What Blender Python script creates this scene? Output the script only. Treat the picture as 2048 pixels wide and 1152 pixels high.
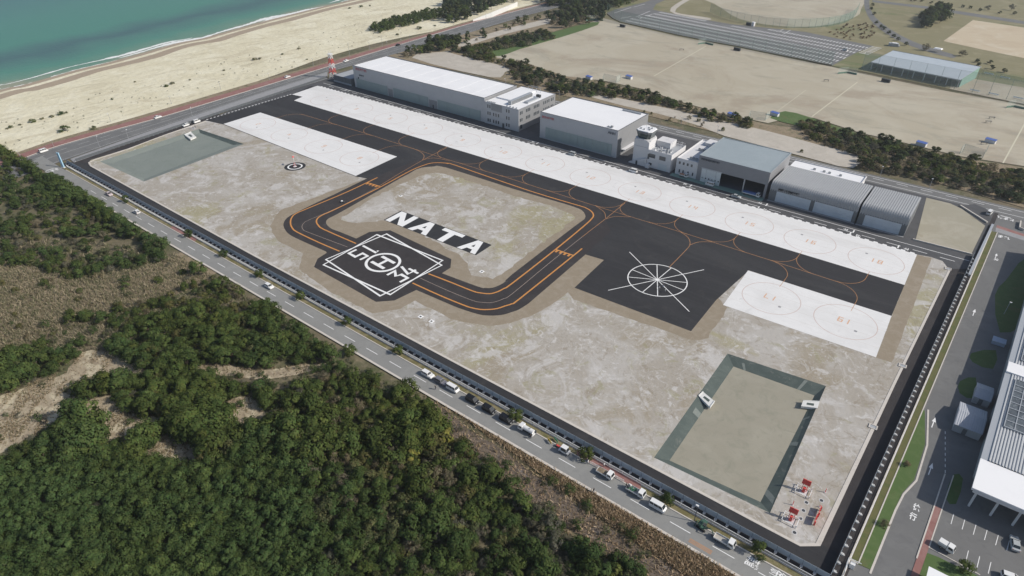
import bpy, bmesh, math, random
import numpy as np
from mathutils import Vector, Matrix
from mathutils.geometry import delaunay_2d_cdt

for o in list(bpy.data.objects):
    bpy.data.objects.remove(o)
random.seed(7)
RNG = np.random.default_rng(11)
R = math.radians
sc = bpy.context.scene
COL = sc.collection

# ------------------------------------------------------------------ camera (a drone 132 m above the site; x runs along the hangar row)
CAM_H = 132.0
F_PX, PITCH, YAW = 1282.965, 0.5948, -0.65413      # focal length in pixels of a 2048 px wide picture
cy_, sy_ = math.cos(YAW), math.sin(YAW)
c_right = Vector((cy_, -sy_, 0))
c_fwd = Vector((math.cos(PITCH) * sy_, math.cos(PITCH) * cy_, -math.sin(PITCH)))
c_up = c_right.cross(c_fwd)
cam_data = bpy.data.cameras.new('camera')
cam = bpy.data.objects.new('camera', cam_data)
COL.objects.link(cam)
cam_data.sensor_width = 36
cam_data.lens = 36 * F_PX / 2048
cam_data.clip_start = 1
cam_data.clip_end = 20000
cam.matrix_world = Matrix(((c_right.x, c_up.x, -c_fwd.x, 0), (c_right.y, c_up.y, -c_fwd.y, 0),
                           (c_right.z, c_up.z, -c_fwd.z, CAM_H), (0, 0, 0, 1)))
sc.camera = cam

# ------------------------------------------------------------------ daylight: mid-morning sun in the south-east
SUN_EL = R(36.6)
SUN_DIR = Vector((0.928 * math.cos(SUN_EL), 0.372 * math.cos(SUN_EL), math.sin(SUN_EL)))   # towards the sun
world = bpy.data.worlds.new('World')
sc.world = world
world.use_nodes = True
wn = world.node_tree
sky = wn.nodes.new('ShaderNodeTexSky')
sky.sky_type = 'NISHITA'
sky.sun_disc = False
sky.sun_elevation = SUN_EL
sky.sun_rotation = math.atan2(SUN_DIR.x, SUN_DIR.y)
sky.dust_density = 1.5
bg = wn.nodes['Background']
bg.inputs['Strength'].default_value = 0.11
wn.links.new(sky.outputs[0], bg.inputs['Color'])
sun_data = bpy.data.lights.new('sun', 'SUN')
sun_data.energy = 4.3
sun_data.angle = R(0.6)
sun_data.color = (1.0, 0.94, 0.85)
sun = bpy.data.objects.new('sun', sun_data)
sun.rotation_euler = SUN_DIR.to_track_quat('Z', 'Y').to_euler()
sun.location = (0, 0, 300)
COL.objects.link(sun)
sc.view_settings.view_transform = 'Standard'
sc.view_settings.look = 'None'
sc.view_settings.exposure = 0.0
sc.view_settings.gamma = 1.0
sc.view_settings.use_curve_mapping = False
sc.render.engine = 'CYCLES'
sc.cycles.max_bounces = 5
sc.cycles.diffuse_bounces = 3
sc.cycles.glossy_bounces = 2
sc.cycles.transmission_bounces = 2
sc.cycles.volume_bounces = 0
sc.cycles.transparent_max_bounces = 8


# ------------------------------------------------------------------ helpers
def G(px, py, z=0.0):
    """survey: the ground point (at height z) seen at a spot of the 2048 x 1152 aerial picture"""
    d = c_fwd * F_PX + c_right * (px - 1024) - c_up * (py - 576)
    t = (CAM_H - z) / -d.z
    return (d.x * t, d.y * t)


def P(x, y, z=0.0):
    d = Vector((x, y, z - CAM_H))
    f = d.dot(c_fwd)
    return (1024 + F_PX * d.dot(c_right) / f, 576 - F_PX * d.dot(c_up) / f)


def tag(o, label=None, cat=None, group=None, kind=None):
    if label: o['label'] = label
    if cat: o['category'] = cat
    if group: o['group'] = group
    if kind: o['kind'] = kind
    return o


def link(name, me, parent=None):
    o = bpy.data.objects.new(name, me)
    COL.objects.link(o)
    if parent is not None:
        o.parent = parent
    return o


def empty(name, loc=(0, 0, 0), rz=0.0, label=None, cat=None, group=None):
    o = bpy.data.objects.new(name, None)
    COL.objects.link(o)
    o.location = loc
    o.rotation_euler = (0, 0, rz)
    o.empty_display_size = 0.3
    return tag(o, label, cat, group)


def dup(root, loc, rz=0.0, label=None, group=None):
    r = root.copy(); COL.objects.link(r)
    r.location = loc; r.rotation_euler = (0, 0, rz)
    if label: r['label'] = label
    if group: r['group'] = group
    for ch in root.children:
        c = ch.copy(); COL.objects.link(c); c.parent = r
        for g in ch.children:
            d = g.copy(); COL.objects.link(d); d.parent = c
    return r


class MB:
    """collects shapes, then links them as one mesh object"""
    def __init__(self):
        self.v, self.f, self.m = [], [], []

    def add(self, vs, fs, m=0):
        b = len(self.v)
        self.v += [tuple(p) for p in vs]
        self.f += [tuple(b + i for i in f) for f in fs]
        self.m += [m] * len(fs)
        return self

    def hexa(self, bot, top, m=0):
        return self.add(list(bot) + list(top), [(3, 2, 1, 0), (4, 5, 6, 7), (0, 1, 5, 4), (1, 2, 6, 5), (2, 3, 7, 6), (3, 0, 4, 7)], m)

    def box(self, x0, x1, y0, y1, z0, z1, m=0):
        return self.hexa([(x0, y0, z0), (x1, y0, z0), (x1, y1, z0), (x0, y1, z0)], [(x0, y0, z1), (x1, y0, z1), (x1, y1, z1), (x0, y1, z1)], m)

    def quad(self, a, b, c, d, m=0):
        return self.add([a, b, c, d], [(0, 1, 2, 3)], m)

    def prism(self, pts, z0, z1, m=0):
        n = len(pts)
        return self.add([(x, y, z0) for x, y in pts] + [(x, y, z1) for x, y in pts],
                        [tuple(range(n - 1, -1, -1)), tuple(range(n, 2 * n))] + [(i, (i + 1) % n, n + (i + 1) % n, n + i) for i in range(n)], m)

    def yprism(self, pts, y0, y1, m=0):
        """a side profile of (x, z) points pulled out from y0 to y1"""
        n = len(pts)
        return self.add([(x, y0, z) for x, z in pts] + [(x, y1, z) for x, z in pts],
                        [tuple(range(n)), tuple(range(2 * n - 1, n - 1, -1))] + [(i, n + i, n + (i + 1) % n, (i + 1) % n) for i in range(n)], m)

    def xprism(self, pts, x0, x1, m=0):
        n = len(pts)
        return self.add([(x0, y, z) for y, z in pts] + [(x1, y, z) for y, z in pts],
                        [tuple(range(n - 1, -1, -1)), tuple(range(n, 2 * n))] + [(i, (i + 1) % n, n + (i + 1) % n, n + i) for i in range(n)], m)

    def tube(self, p0, p1, r0, r1=None, n=6, m=0):
        r1 = r0 if r1 is None else r1
        p0, p1 = Vector(p0), Vector(p1)
        d = (p1 - p0).normalized()
        a = d.orthogonal().normalized(); b = d.cross(a)
        vs = []
        for p, r in ((p0, r0), (p1, r1)):
            for i in range(n):
                t = 2 * math.pi * i / n
                vs.append(p + a * (r * math.cos(t)) + b * (r * math.sin(t)))
        return self.add(vs, [tuple(range(n - 1, -1, -1)), tuple(range(n, 2 * n))] + [(i, (i + 1) % n, n + (i + 1) % n, n + i) for i in range(n)], m)

    def mesh(self, name, mats):
        me = bpy.data.meshes.new(name)
        me.from_pydata(self.v, [], self.f)
        for k in (mats if isinstance(mats, (list, tuple)) else [mats]):
            me.materials.append(k)
        if any(self.m):
            me.polygons.foreach_set('material_index', self.m)
        me.update()
        return me

    def build(self, name, mats, parent=None):
        return link(name, self.mesh(name, mats), parent)


def inside(pt, poly):
    x, y = pt
    r = False
    j = len(poly) - 1
    for i in range(len(poly)):
        xi, yi = poly[i]; xj, yj = poly[j]
        if (yi > y) != (yj > y) and x < (xj - xi) * (y - yi) / (yj - yi) + xi:
            r = not r
        j = i
    return r


def smooth(pts, n=6, closed=False):
    """Catmull-Rom through the points"""
    out = []
    N = len(pts)
    for i in range(N if closed else N - 1):
        if closed:
            p = [pts[(i + k) % N] for k in (-1, 0, 1, 2)]
        else:
            p = [pts[max(0, min(N - 1, i + k))] for k in (-1, 0, 1, 2)]
        for k in range(n):
            t = k / n
            out.append(tuple(0.5 * ((2 * p[1][a]) + (-p[0][a] + p[2][a]) * t + (2 * p[0][a] - 5 * p[1][a] + 4 * p[2][a] - p[3][a]) * t * t
                                    + (-p[0][a] + 3 * p[1][a] - 3 * p[2][a] + p[3][a]) * t ** 3) for a in range(2)))
    if not closed:
        out.append(tuple(pts[-1]))
    return out


def sheet(name, pts, z, mat, parent=None, thick=0.0, holes=()):
    """a flat sheet with the outline pts (ground metres) and perhaps holes; with thickness it is a slab"""
    loops = [list(pts)] + [list(h) for h in holes]
    vs, es = [], []
    for L in loops:
        b = len(vs)
        vs += [Vector(p) for p in L]
        es += [(b + i, b + (i + 1) % len(L)) for i in range(len(L))]
    ov, oe, of, _, _, _ = delaunay_2d_cdt(vs, es, [], 0, 1e-5)
    mb = MB()
    fs = []
    for f in of:
        cx = sum(ov[i].x for i in f) / len(f); cy = sum(ov[i].y for i in f) / len(f)
        if inside((cx, cy), loops[0]) and not any(inside((cx, cy), h) for h in loops[1:]):
            a, b, c = (ov[i] for i in f[:3])
            fs.append(tuple(f) if (b - a).cross(c - a) > 0 else tuple(f)[::-1])
    mb.add([(v.x, v.y, z) for v in ov], fs)
    if thick:
        for L in loops:
            n = len(L)
            ar = sum(L[i][0] * L[(i + 1) % n][1] - L[(i + 1) % n][0] * L[i][1] for i in range(n))
            for i in range(n):
                p, q = (L[i], L[(i + 1) % n]) if ar > 0 else (L[(i + 1) % n], L[i])
                mb.quad((*p, z - thick), (*q, z - thick), (*q, z), (*p, z))
    return mb.build(name, mat, parent)


def gs(pts, z=0.0):
    return [G(x, y, z) for x, y in pts]


def ground(name, px, z, mat, parent=None, sm=0, thick=0.0, jitter=0.0):
    pts = gs(px)
    if sm: pts = smooth(pts, sm, True)
    if jitter:
        rr = random.Random(len(px))
        out = []
        for i, a in enumerate(pts):
            b = pts[(i + 1) % len(pts)]
            L = math.dist(a, b); k = max(1, int(L / 2.5))
            for q in range(k):
                t = q / k
                out.append((a[0] + (b[0] - a[0]) * t + rr.uniform(-jitter, jitter), a[1] + (b[1] - a[1]) * t + rr.uniform(-jitter, jitter)))
        pts = out
    o = sheet(name, pts, z, mat, parent, thick)
    if parent is None: tag(o, kind='structure')
    return o


def ribbon_mesh(name, pts, w, z, mat, closed=False, z1=None):
    """a strip of width w along the ground points"""
    n = len(pts)
    mb = MB()
    L, Rr = [], []
    for i in range(n):
        a = pts[(i - 1) % n] if (closed or i) else pts[i]
        b = pts[(i + 1) % n] if (closed or i < n - 1) else pts[i]
        d = Vector((b[0] - a[0], b[1] - a[1])).normalized()
        nx, ny = -d.y * w / 2, d.x * w / 2
        if 0 < i < n - 1 or closed:
            d0 = Vector((pts[i][0] - a[0], pts[i][1] - a[1])).normalized()
            c = max(0.5, abs(d.dot(d0)))
            nx /= c; ny /= c
        L.append((pts[i][0] + nx, pts[i][1] + ny)); Rr.append((pts[i][0] - nx, pts[i][1] - ny))
    for i in range(n if closed else n - 1):
        j = (i + 1) % n
        if z1 is None:
            mb.quad((*Rr[i], z), (*Rr[j], z), (*L[j], z), (*L[i], z))
        else:
            mb.hexa([(*Rr[i], z), (*Rr[j], z), (*L[j], z), (*L[i], z)], [(*Rr[i], z1), (*Rr[j], z1), (*L[j], z1), (*L[i], z1)])
    return mb.mesh(name, mat)


def ribbon(name, pts, w, z, mat, parent=None, closed=False, z1=None):
    o = link(name, ribbon_mesh(name, pts, w, z, mat, closed, z1), parent)
    if parent is None: tag(o, kind='structure')
    return o


def band(name, up, lo, z, mat, parent=None):
    """a strip between two edge lines of equally many points"""
    mb = MB()
    for i in range(len(up) - 1):
        mb.quad((*lo[i], z), (*lo[i + 1], z), (*up[i + 1], z), (*up[i], z))
    o = mb.build(name, mat, parent)
    if parent is None: tag(o, kind='structure')
    return o


def arc(c, r, a0, a1, n=24):
    return [(c[0] + r * math.cos(a0 + (a1 - a0) * i / n), c[1] + r * math.sin(a0 + (a1 - a0) * i / n)) for i in range(n + 1)]


def text_mesh(name, s, size, mat, bold=0.0, thick=0.0):
    cu = bpy.data.curves.new(name, 'FONT')
    cu.body = s
    cu.size = size
    cu.align_x = 'CENTER'; cu.align_y = 'CENTER'
    cu.offset = bold
    cu.extrude = thick
    ob = bpy.data.objects.new(name, cu)
    COL.objects.link(ob)
    dg = bpy.context.evaluated_depsgraph_get()
    me = bpy.data.meshes.new_from_object(ob.evaluated_get(dg))
    bpy.data.objects.remove(ob)
    me.name = name
    me.materials.clear(); me.materials.append(mat)
    return me


# ------------------------------------------------------------------ materials
MATS = {}


def mat(name, c, rough=0.85, spec=0.3, metal=0.0, layers=(), bump=None, wave=None):
    """layers: (colour, noise scale per metre, low, high, strength, stretch): patches of another colour over the first"""
    m = bpy.data.materials.new(name)
    m.use_nodes = True
    nt = m.node_tree
    b = nt.nodes['Principled BSDF']
    b.inputs['Roughness'].default_value = rough
    b.inputs['Specular IOR Level'].default_value = spec
    b.inputs['Metallic'].default_value = metal
    b.inputs['Base Color'].default_value = (*c, 1)
    MATS[name] = m
    if not layers and not bump and not wave:
        return m
    geo = nt.nodes.new('ShaderNodeNewGeometry')
    cur = None
    for i, L in enumerate(layers):
        col, scale, lo, hi, st = L[:5]
        src = geo.outputs['Position']
        if len(L) > 5:
            mp = nt.nodes.new('ShaderNodeMapping')
            mp.inputs['Scale'].default_value = L[5]
            if len(L) > 6: mp.inputs['Rotation'].default_value = (0, 0, L[6])
            nt.links.new(src, mp.inputs['Vector']); src = mp.outputs[0]
        n = nt.nodes.new('ShaderNodeTexNoise')
        n.inputs['Scale'].default_value = scale
        n.inputs['Detail'].default_value = 9
        n.inputs['Roughness'].default_value = 0.66
        n.inputs['Distortion'].default_value = 0.9
        off = nt.nodes.new('ShaderNodeVectorMath'); off.operation = 'ADD'
        off.inputs[1].default_value = (37.1 * i, 11.3 * i, 5 * i)
        nt.links.new(src, off.inputs[0]); nt.links.new(off.outputs[0], n.inputs['Vector'])
        mr = nt.nodes.new('ShaderNodeMapRange')
        mr.inputs['From Min'].default_value = lo; mr.inputs['From Max'].default_value = hi
        mr.inputs['To Max'].default_value = st
        nt.links.new(n.outputs['Fac'], mr.inputs['Value'])
        mx = nt.nodes.new('ShaderNodeMix'); mx.data_type = 'RGBA'
        nt.links.new(mr.outputs[0], mx.inputs['Factor'])
        if cur is None: mx.inputs['A'].default_value = (*c, 1)
        else: nt.links.new(cur, mx.inputs['A'])
        mx.inputs['B'].default_value = (*col, 1)
        cur = mx.outputs['Result']
    if cur is not None:
        nt.links.new(cur, b.inputs['Base Color'])
    if bump:
        n = nt.nodes.new('ShaderNodeTexNoise')
        n.inputs['Scale'].default_value = bump[0]; n.inputs['Detail'].default_value = 5
        nt.links.new(geo.outputs['Position'], n.inputs['Vector'])
        bp = nt.nodes.new('ShaderNodeBump')
        bp.inputs['Strength'].default_value = bump[1]; bp.inputs['Distance'].default_value = bump[2]
        nt.links.new(n.outputs['Fac'], bp.inputs['Height'])
        nt.links.new(bp.outputs[0], b.inputs['Normal'])
    return m


m_ground = mat('rough_grass_soil', (0.15, 0.125, 0.08), layers=[((0.08, 0.09, 0.04), .05, .42, .62, .8), ((0.26, 0.21, 0.14), .25, .5, .7, .7)], bump=(.8, .6, .4))
def veins(m, col, scale, width, st, dist=2.0, seed=0.0):
    """thin crusty lines of another colour, where a noise field crosses its middle"""
    nt = m.node_tree; b = nt.nodes['Principled BSDF']
    src = b.inputs['Base Color'].links[0].from_socket
    geo = nt.nodes.new('ShaderNodeNewGeometry')
    of = nt.nodes.new('ShaderNodeVectorMath'); of.operation = 'ADD'; of.inputs[1].default_value = (seed, seed * .7, 0)
    n = nt.nodes.new('ShaderNodeTexNoise'); n.inputs['Scale'].default_value = scale; n.inputs['Detail'].default_value = 9; n.inputs['Roughness'].default_value = .6; n.inputs['Distortion'].default_value = dist
    nt.links.new(geo.outputs['Position'], of.inputs[0]); nt.links.new(of.outputs[0], n.inputs['Vector'])
    s1 = nt.nodes.new('ShaderNodeMath'); s1.operation = 'SUBTRACT'; s1.inputs[1].default_value = .5
    s2 = nt.nodes.new('ShaderNodeMath'); s2.operation = 'ABSOLUTE'
    nt.links.new(n.outputs['Fac'], s1.inputs[0]); nt.links.new(s1.outputs[0], s2.inputs[0])
    mr = nt.nodes.new('ShaderNodeMapRange'); mr.inputs['From Min'].default_value = 0; mr.inputs['From Max'].default_value = width
    mr.inputs['To Min'].default_value = st; mr.inputs['To Max'].default_value = 0
    nt.links.new(s2.outputs[0], mr.inputs['Value'])
    mx = nt.nodes.new('ShaderNodeMix'); mx.data_type = 'RGBA'
    nt.links.new(mr.outputs[0], mx.inputs['Factor']); nt.links.new(src, mx.inputs['A']); mx.inputs['B'].default_value = (*col, 1)
    nt.links.new(mx.outputs['Result'], b.inputs['Base Color'])


m_site = mat('site_ground', (0.35, 0.318, 0.272), layers=[((0.43, 0.408, 0.376), .028, .46, .56, .85), ((0.295, 0.252, 0.185), .03, .53, .60, .75), ((0.32, 0.292, 0.17), .013, .55, .61, .75),
             ((0.50, 0.482, 0.46), .08, .54, .60, .8), ((0.26, 0.222, 0.172), .22, .55, .63, .6), ((0.56, 0.545, 0.525), .3, .57, .63, .7), ((0.28, 0.265, 0.15), .12, .58, .64, .5), ((0.44, 0.412, 0.372), 1.3, .54, .63, .45)], bump=(.7, .6, .2))
veins(m_site, (0.51, 0.49, 0.462), .035, .009, .55, 1.5)
veins(m_site, (0.24, 0.205, 0.15), .02, .005, .5, 1.0, 41.0)
m_brown = mat('shoulder_soil', (0.27, 0.225, 0.165), layers=[((0.33, 0.285, 0.225), .3, .45, .7, .8), ((0.22, 0.18, 0.125), .9, .5, .75, .6)], bump=(1.5, .4, .08))
m_asphalt = mat('new_asphalt', (0.029, 0.029, 0.032), rough=.9, layers=[((0.045, 0.045, 0.047), .06, .47, .64, .8, (.25, 1, 1)), ((0.054, 0.052, 0.051), .12, .58, .68, .5), ((0.022, 0.022, 0.025), .6, .5, .7, .5), ((0.05, 0.05, 0.052), 1.4, .55, .66, .5, (.1, 1.6, 1))])
m_asphalt2 = mat('taxiway_asphalt', (0.037, 0.033, 0.034), rough=.9, layers=[((0.053, 0.048, 0.048), .1, .46, .64, .8), ((0.036, 0.033, 0.035), .4, .52, .68, .6), ((0.075, 0.07, 0.068), .3, .6, .7, .5)])
m_road = mat('worn_asphalt', (0.235, 0.235, 0.225), layers=[((0.275, 0.275, 0.262), .1, .45, .65, .7), ((0.2, 0.2, 0.195), .4, .52, .72, .7)])
m_road2 = mat('grey_asphalt', (0.15, 0.15, 0.148), layers=[((0.19, 0.19, 0.185), .08, .45, .65, .7), ((0.118, 0.118, 0.12), .35, .52, .72, .7)])
m_road3 = mat('service_asphalt', (0.075, 0.076, 0.08), layers=[((0.1, 0.1, 0.105), .1, .45, .65, .7), ((0.058, 0.058, 0.062), .35, .52, .72, .7)])
m_conc = mat('apron_concrete', (0.695, 0.69, 0.68), layers=[((0.74, 0.735, 0.725), .08, .42, .6, .7), ((0.6, 0.595, 0.585), .5, .52, .72, .45), ((0.6, 0.59, 0.575), .035, .52, .66, .6, (.3, 1, 1)), ((0.5, 0.49, 0.48), .12, .62, .72, .6)])
m_kerb = mat('kerb_concrete', (0.56, 0.52, 0.47), layers=[((0.45, 0.41, 0.36), .8, .5, .7, .7)])
m_white = mat('white_paint', (0.78, 0.78, 0.77), layers=[((0.66, 0.66, 0.65), 1.2, .5, .75, .6)])
m_whitew = mat('worn_white_paint', (0.62, 0.62, 0.6), layers=[((0.42, 0.42, 0.41), 1.5, .48, .7, .8)])
m_orange = mat('orange_paint', (0.46, 0.235, 0.105), layers=[((0.3, 0.17, 0.095), .8, .5, .72, .7)])
m_orange2 = mat('edge_stripe_orange', (0.56, 0.25, 0.07), layers=[((0.42, 0.2, 0.08), .8, .5, .72, .6)])
m_ringc = mat('faded_ring_paint', (0.56, 0.45, 0.41), layers=[((0.6, 0.53, 0.5), 1.0, .5, .72, .8)])
m_cline = mat('faded_centre_line', (0.4, 0.32, 0.27))
m_orangec = mat('orange_paint_on_concrete', (0.64, 0.40, 0.27), layers=[((0.58, 0.34, 0.22), 1.0, .5, .72, .7)])
m_sand = mat('beach_sand', (0.63, 0.58, 0.42), layers=[((0.73, 0.69, 0.535), .03, .45, .62, .8), ((0.52, 0.465, 0.33), .1, .52, .62, .7, (1, .35, 1), -.5), ((0.42, 0.375, 0.26), .3, .56, .64, .6, (1, .3, 1), -.5), ((0.74, 0.7, 0.56), .25, .56, .64, .6, (1, .4, 1), -.5)], bump=(.25, .7, .8))
m_wets = mat('wet_sand', (0.37, 0.285, 0.195), rough=.45, layers=[((0.4, 0.315, 0.21), .1, .45, .65, .8)])
m_field = mat('playing_field_clay', (0.405, 0.362, 0.275), layers=[((0.45, 0.412, 0.325), .02, .44, .58, .8), ((0.325, 0.272, 0.205), .014, .52, .62, .75), ((0.31, 0.287, 0.225), .06, .52, .62, .6, (.4, 1, 1)), ((0.43, 0.405, 0.335), .2, .56, .66, .4)])
m_dirt = mat('pale_dirt', (0.43, 0.395, 0.34), layers=[((0.5, 0.46, 0.4), .08, .45, .62, .8), ((0.33, 0.29, 0.235), .25, .55, .72, .7)], bump=(.6, .5, .2))
m_gravel = mat('gravel_lot', (0.33, 0.305, 0.235), layers=[((0.4, 0.37, 0.3), .06, .45, .62, .8), ((0.24, 0.2, 0.13), .12, .6, .7, .8)], bump=(1, .4, .1))
m_grass = mat('lawn_grass', (0.075, 0.125, 0.036), layers=[((0.1, 0.145, 0.05), .3, .45, .65, .8), ((0.125, 0.12, 0.05), .12, .55, .7, .6)], bump=(4, .7, .1))
m_verge = mat('verge_grass', (0.15, 0.13, 0.055), layers=[((0.25, 0.215, 0.13), .25, .45, .6, .9), ((0.08, 0.11, 0.03), .5, .55, .7, .7)], bump=(3, .6, .1))
m_park = mat('park_dry_grass', (0.21, 0.19, 0.105), layers=[((0.125, 0.15, 0.06), .012, .5, .62, .9, (.3, 1, 1), .4), ((0.28, 0.25, 0.155), .05, .5, .66, .8)], bump=(1, .4, .15))
m_red = mat('red_pavement', (0.26, 0.13, 0.115), layers=[((0.32, 0.19, 0.17), .2, .45, .65, .8), ((0.2, 0.08, 0.07), .6, .55, .7, .5)])
m_pave = mat('grey_paving', (0.30, 0.30, 0.305), layers=[((0.24, 0.24, 0.245), .6, .45, .65, .8)])
m_scrub = mat('dry_scrub_soil', (0.24, 0.19, 0.125), layers=[((0.3, 0.24, 0.165), .12, .45, .65, .8), ((0.1, 0.11, 0.045), .2, .52, .66, .8)], bump=(1, .8, .5))
m_ditch = mat('ditch_mud', (0.145, 0.115, 0.09), layers=[((0.26, 0.24, 0.23), .12, .56, .66, .8, (1, 3, 1)), ((0.1, 0.085, 0.06), .4, .5, .7, .6)])
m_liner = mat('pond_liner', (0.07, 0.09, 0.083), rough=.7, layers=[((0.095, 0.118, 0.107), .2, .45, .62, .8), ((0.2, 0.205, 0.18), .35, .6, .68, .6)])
m_silt = mat('pond_silt', (0.295, 0.275, 0.218), layers=[((0.33, 0.31, 0.25), .07, .45, .65, .8), ((0.22, 0.22, 0.17), .3, .5, .7, .6)])
m_siltg = mat('pond_silt_green', (0.195, 0.22, 0.2), layers=[((0.22, 0.243, 0.22), .07, .45, .65, .8), ((0.165, 0.19, 0.165), .3, .5, .7, .6)])
m_foam = mat('surf_foam', (0.75, 0.76, 0.74))
m_black = mat('black_panel', (0.03, 0.031, 0.034), layers=[((0.045, 0.045, 0.048), .3, .5, .7, .7)])


# ================================================================== THE SETTING
POND_A = gs([(200, 323), (397, 258), (488, 288), (288, 363)])
POND_B = gs([(1455, 707), (1652, 772), (1540, 1026), (1308, 915)])


def grow(poly, d):
    cx = sum(p[0] for p in poly) / len(poly); cy = sum(p[1] for p in poly) / len(poly)
    out = []
    for x, y in poly:
        L = math.hypot(x - cx, y - cy)
        out.append((x + (x - cx) / L * d, y + (y - cy) / L * d))
    return out


# --- shoreline, sea, beach
SHORE = gs([(-420, 318), (-200, 241), (0, 181), (43, 172), (100, 156), (160, 139), (220, 125), (283, 108), (317, 98), (360, 86), (407, 77), (443, 67), (512, 48),
            (545, 39), (585, 29), (645, 14), (692, 3), (760, -14), (900, -50), (1100, -105)])
SHORE = smooth(SHORE, 4)
sa, sb = Vector(G(0, 181)), Vector(G(692, 3))
s_dir = (sb - sa).normalized(); s_nrm = Vector((-s_dir.y, s_dir.x))
if s_nrm.dot(Vector((0, 0)) - sa) > 0: s_nrm = -s_nrm      # points out to sea

land = [(p[0] + s_nrm.x * 6, p[1] + s_nrm.y * 6) for p in SHORE]
base = land + [(3000, 3000), (3000, -1500), (-1500, -1500)]
g0 = sheet('ground', base, -0.3, m_ground, holes=[grow(POND_A, 1.2), grow(POND_B, 1.2)]); tag(g0, kind='structure')

m_sea = mat('sea_water', (0.1, 0.25, 0.25), rough=.3, spec=.2)
nt = m_sea.node_tree; bs = nt.nodes['Principled BSDF']
geo = nt.nodes.new('ShaderNodeNewGeometry')
dot = nt.nodes.new('ShaderNodeVectorMath'); dot.operation = 'DOT_PRODUCT'
sub = nt.nodes.new('ShaderNodeVectorMath'); sub.operation = 'SUBTRACT'; sub.inputs[1].default_value = (sa.x, sa.y, 0)
nt.links.new(geo.outputs['Position'], sub.inputs[0]); nt.links.new(sub.outputs[0], dot.inputs[0])
dot.inputs[1].default_value = (s_nrm.x, s_nrm.y, 0)
nz = nt.nodes.new('ShaderNodeTexNoise'); nz.inputs['Scale'].default_value = .018; nz.inputs['Detail'].default_value = 6
nt.links.new(geo.outputs['Position'], nz.inputs['Vector'])
ma = nt.nodes.new('ShaderNodeMath'); ma.operation = 'MULTIPLY_ADD'; ma.inputs[1].default_value = 60; ma.inputs[2].default_value = -30
nt.links.new(nz.outputs['Fac'], ma.inputs[0])
ad = nt.nodes.new('ShaderNodeMath'); ad.operation = 'ADD'
nt.links.new(dot.outputs['Value'], ad.inputs[0]); nt.links.new(ma.outputs[0], ad.inputs[1])
dv = nt.nodes.new('ShaderNodeMath'); dv.operation = 'DIVIDE'; dv.inputs[1].default_value = 420
nt.links.new(ad.outputs[0], dv.inputs[0])
rp = nt.nodes.new('ShaderNodeValToRGB')
els = rp.color_ramp.elements
els[0].position = 0.0; els[0].color = (0.27, 0.27, 0.17, 1)
els[1].position = 1.0; els[1].color = (0.03, 0.11, 0.115, 1)
for p_, c_ in ((.03, (0.125, 0.23, 0.145)), (.09, (0.055, 0.2, 0.13)), (.15, (0.045, 0.145, 0.108)), (.185, (0.032, 0.095, 0.085)), (.23, (0.04, 0.14, 0.105)), (.29, (0.042, 0.19, 0.122)),
               (.5, (0.042, 0.182, 0.125)), (.72, (0.036, 0.148, 0.12))):
    e = els.new(p_); e.color = (*c_, 1)
nt.links.new(dv.outputs[0], rp.inputs[0]); nt.links.new(rp.outputs[0], bs.inputs['Base Color'])
w1 = nt.nodes.new('ShaderNodeTexNoise'); w1.inputs['Scale'].default_value = .35; w1.inputs['Detail'].default_value = 5
mpw = nt.nodes.new('ShaderNodeMapping'); mpw.inputs['Rotation'].default_value = (0, 0, math.atan2(s_dir.y, s_dir.x)); mpw.inputs['Scale'].default_value = (.5, 1.4, 1)
nt.links.new(geo.outputs['Position'], mpw.inputs['Vector']); nt.links.new(mpw.outputs[0], w1.inputs['Vector'])
bw = nt.nodes.new('ShaderNodeBump'); bw.inputs['Strength'].default_value = .35; bw.inputs['Distance'].default_value = .5
nt.links.new(w1.outputs['Fac'], bw.inputs['Height']); nt.links.new(bw.outputs[0], bs.inputs['Normal'])
off = 9000
sea = sheet('sea', [(p[0] - s_nrm.x * 1.5, p[1] - s_nrm.y * 1.5) for p in SHORE] + [(SHORE[-1][0] + s_nrm.x * off, SHORE[-1][1] + s_nrm.y * off), (SHORE[0][0] - s_dir.x * 6000 + s_nrm.x * off, SHORE[0][1] - s_dir.y * 6000 + s_nrm.y * off), (SHORE[0][0] - s_dir.x * 6000, SHORE[0][1] - s_dir.y * 6000)], -0.16, m_sea)
tag(sea, kind='structure')
BEACH_IN = smooth(gs([(-420, 450), (-200, 378), (0, 318), (83, 292), (213, 252), (333, 216), (512, 163), (655, 113), (779, 80), (925, 51), (1000, 34), (1100, 8), (1250, -30), (1400, -70)]), 4)
beach = sheet('beach', [(p[0] - s_nrm.x * 4, p[1] - s_nrm.y * 4) for p in SHORE] + BEACH_IN[::-1], -0.10, m_sand); tag(beach, kind='structure')
rr = random.Random(3)
wet_in = [(p[0] - s_nrm.x * (19 + 1.5 * math.sin(i * .5) + rr.uniform(-.3, .3)), p[1] - s_nrm.y * (19 + 1.5 * math.sin(i * .5))) for i, p in enumerate(SHORE)]
wet = MB()
for i in range(len(SHORE) - 1):
    a, b, c, d = SHORE[i], SHORE[i + 1], wet_in[i + 1], wet_in[i]
    wet.quad((a[0] + s_nrm.x * 2, a[1] + s_nrm.y * 2, -.12), (b[0] + s_nrm.x * 2, b[1] + s_nrm.y * 2, -.12), (*c, -.08), (*d, -.08))
tag(wet.build('wet_sand', m_wets), kind='structure')
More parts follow.
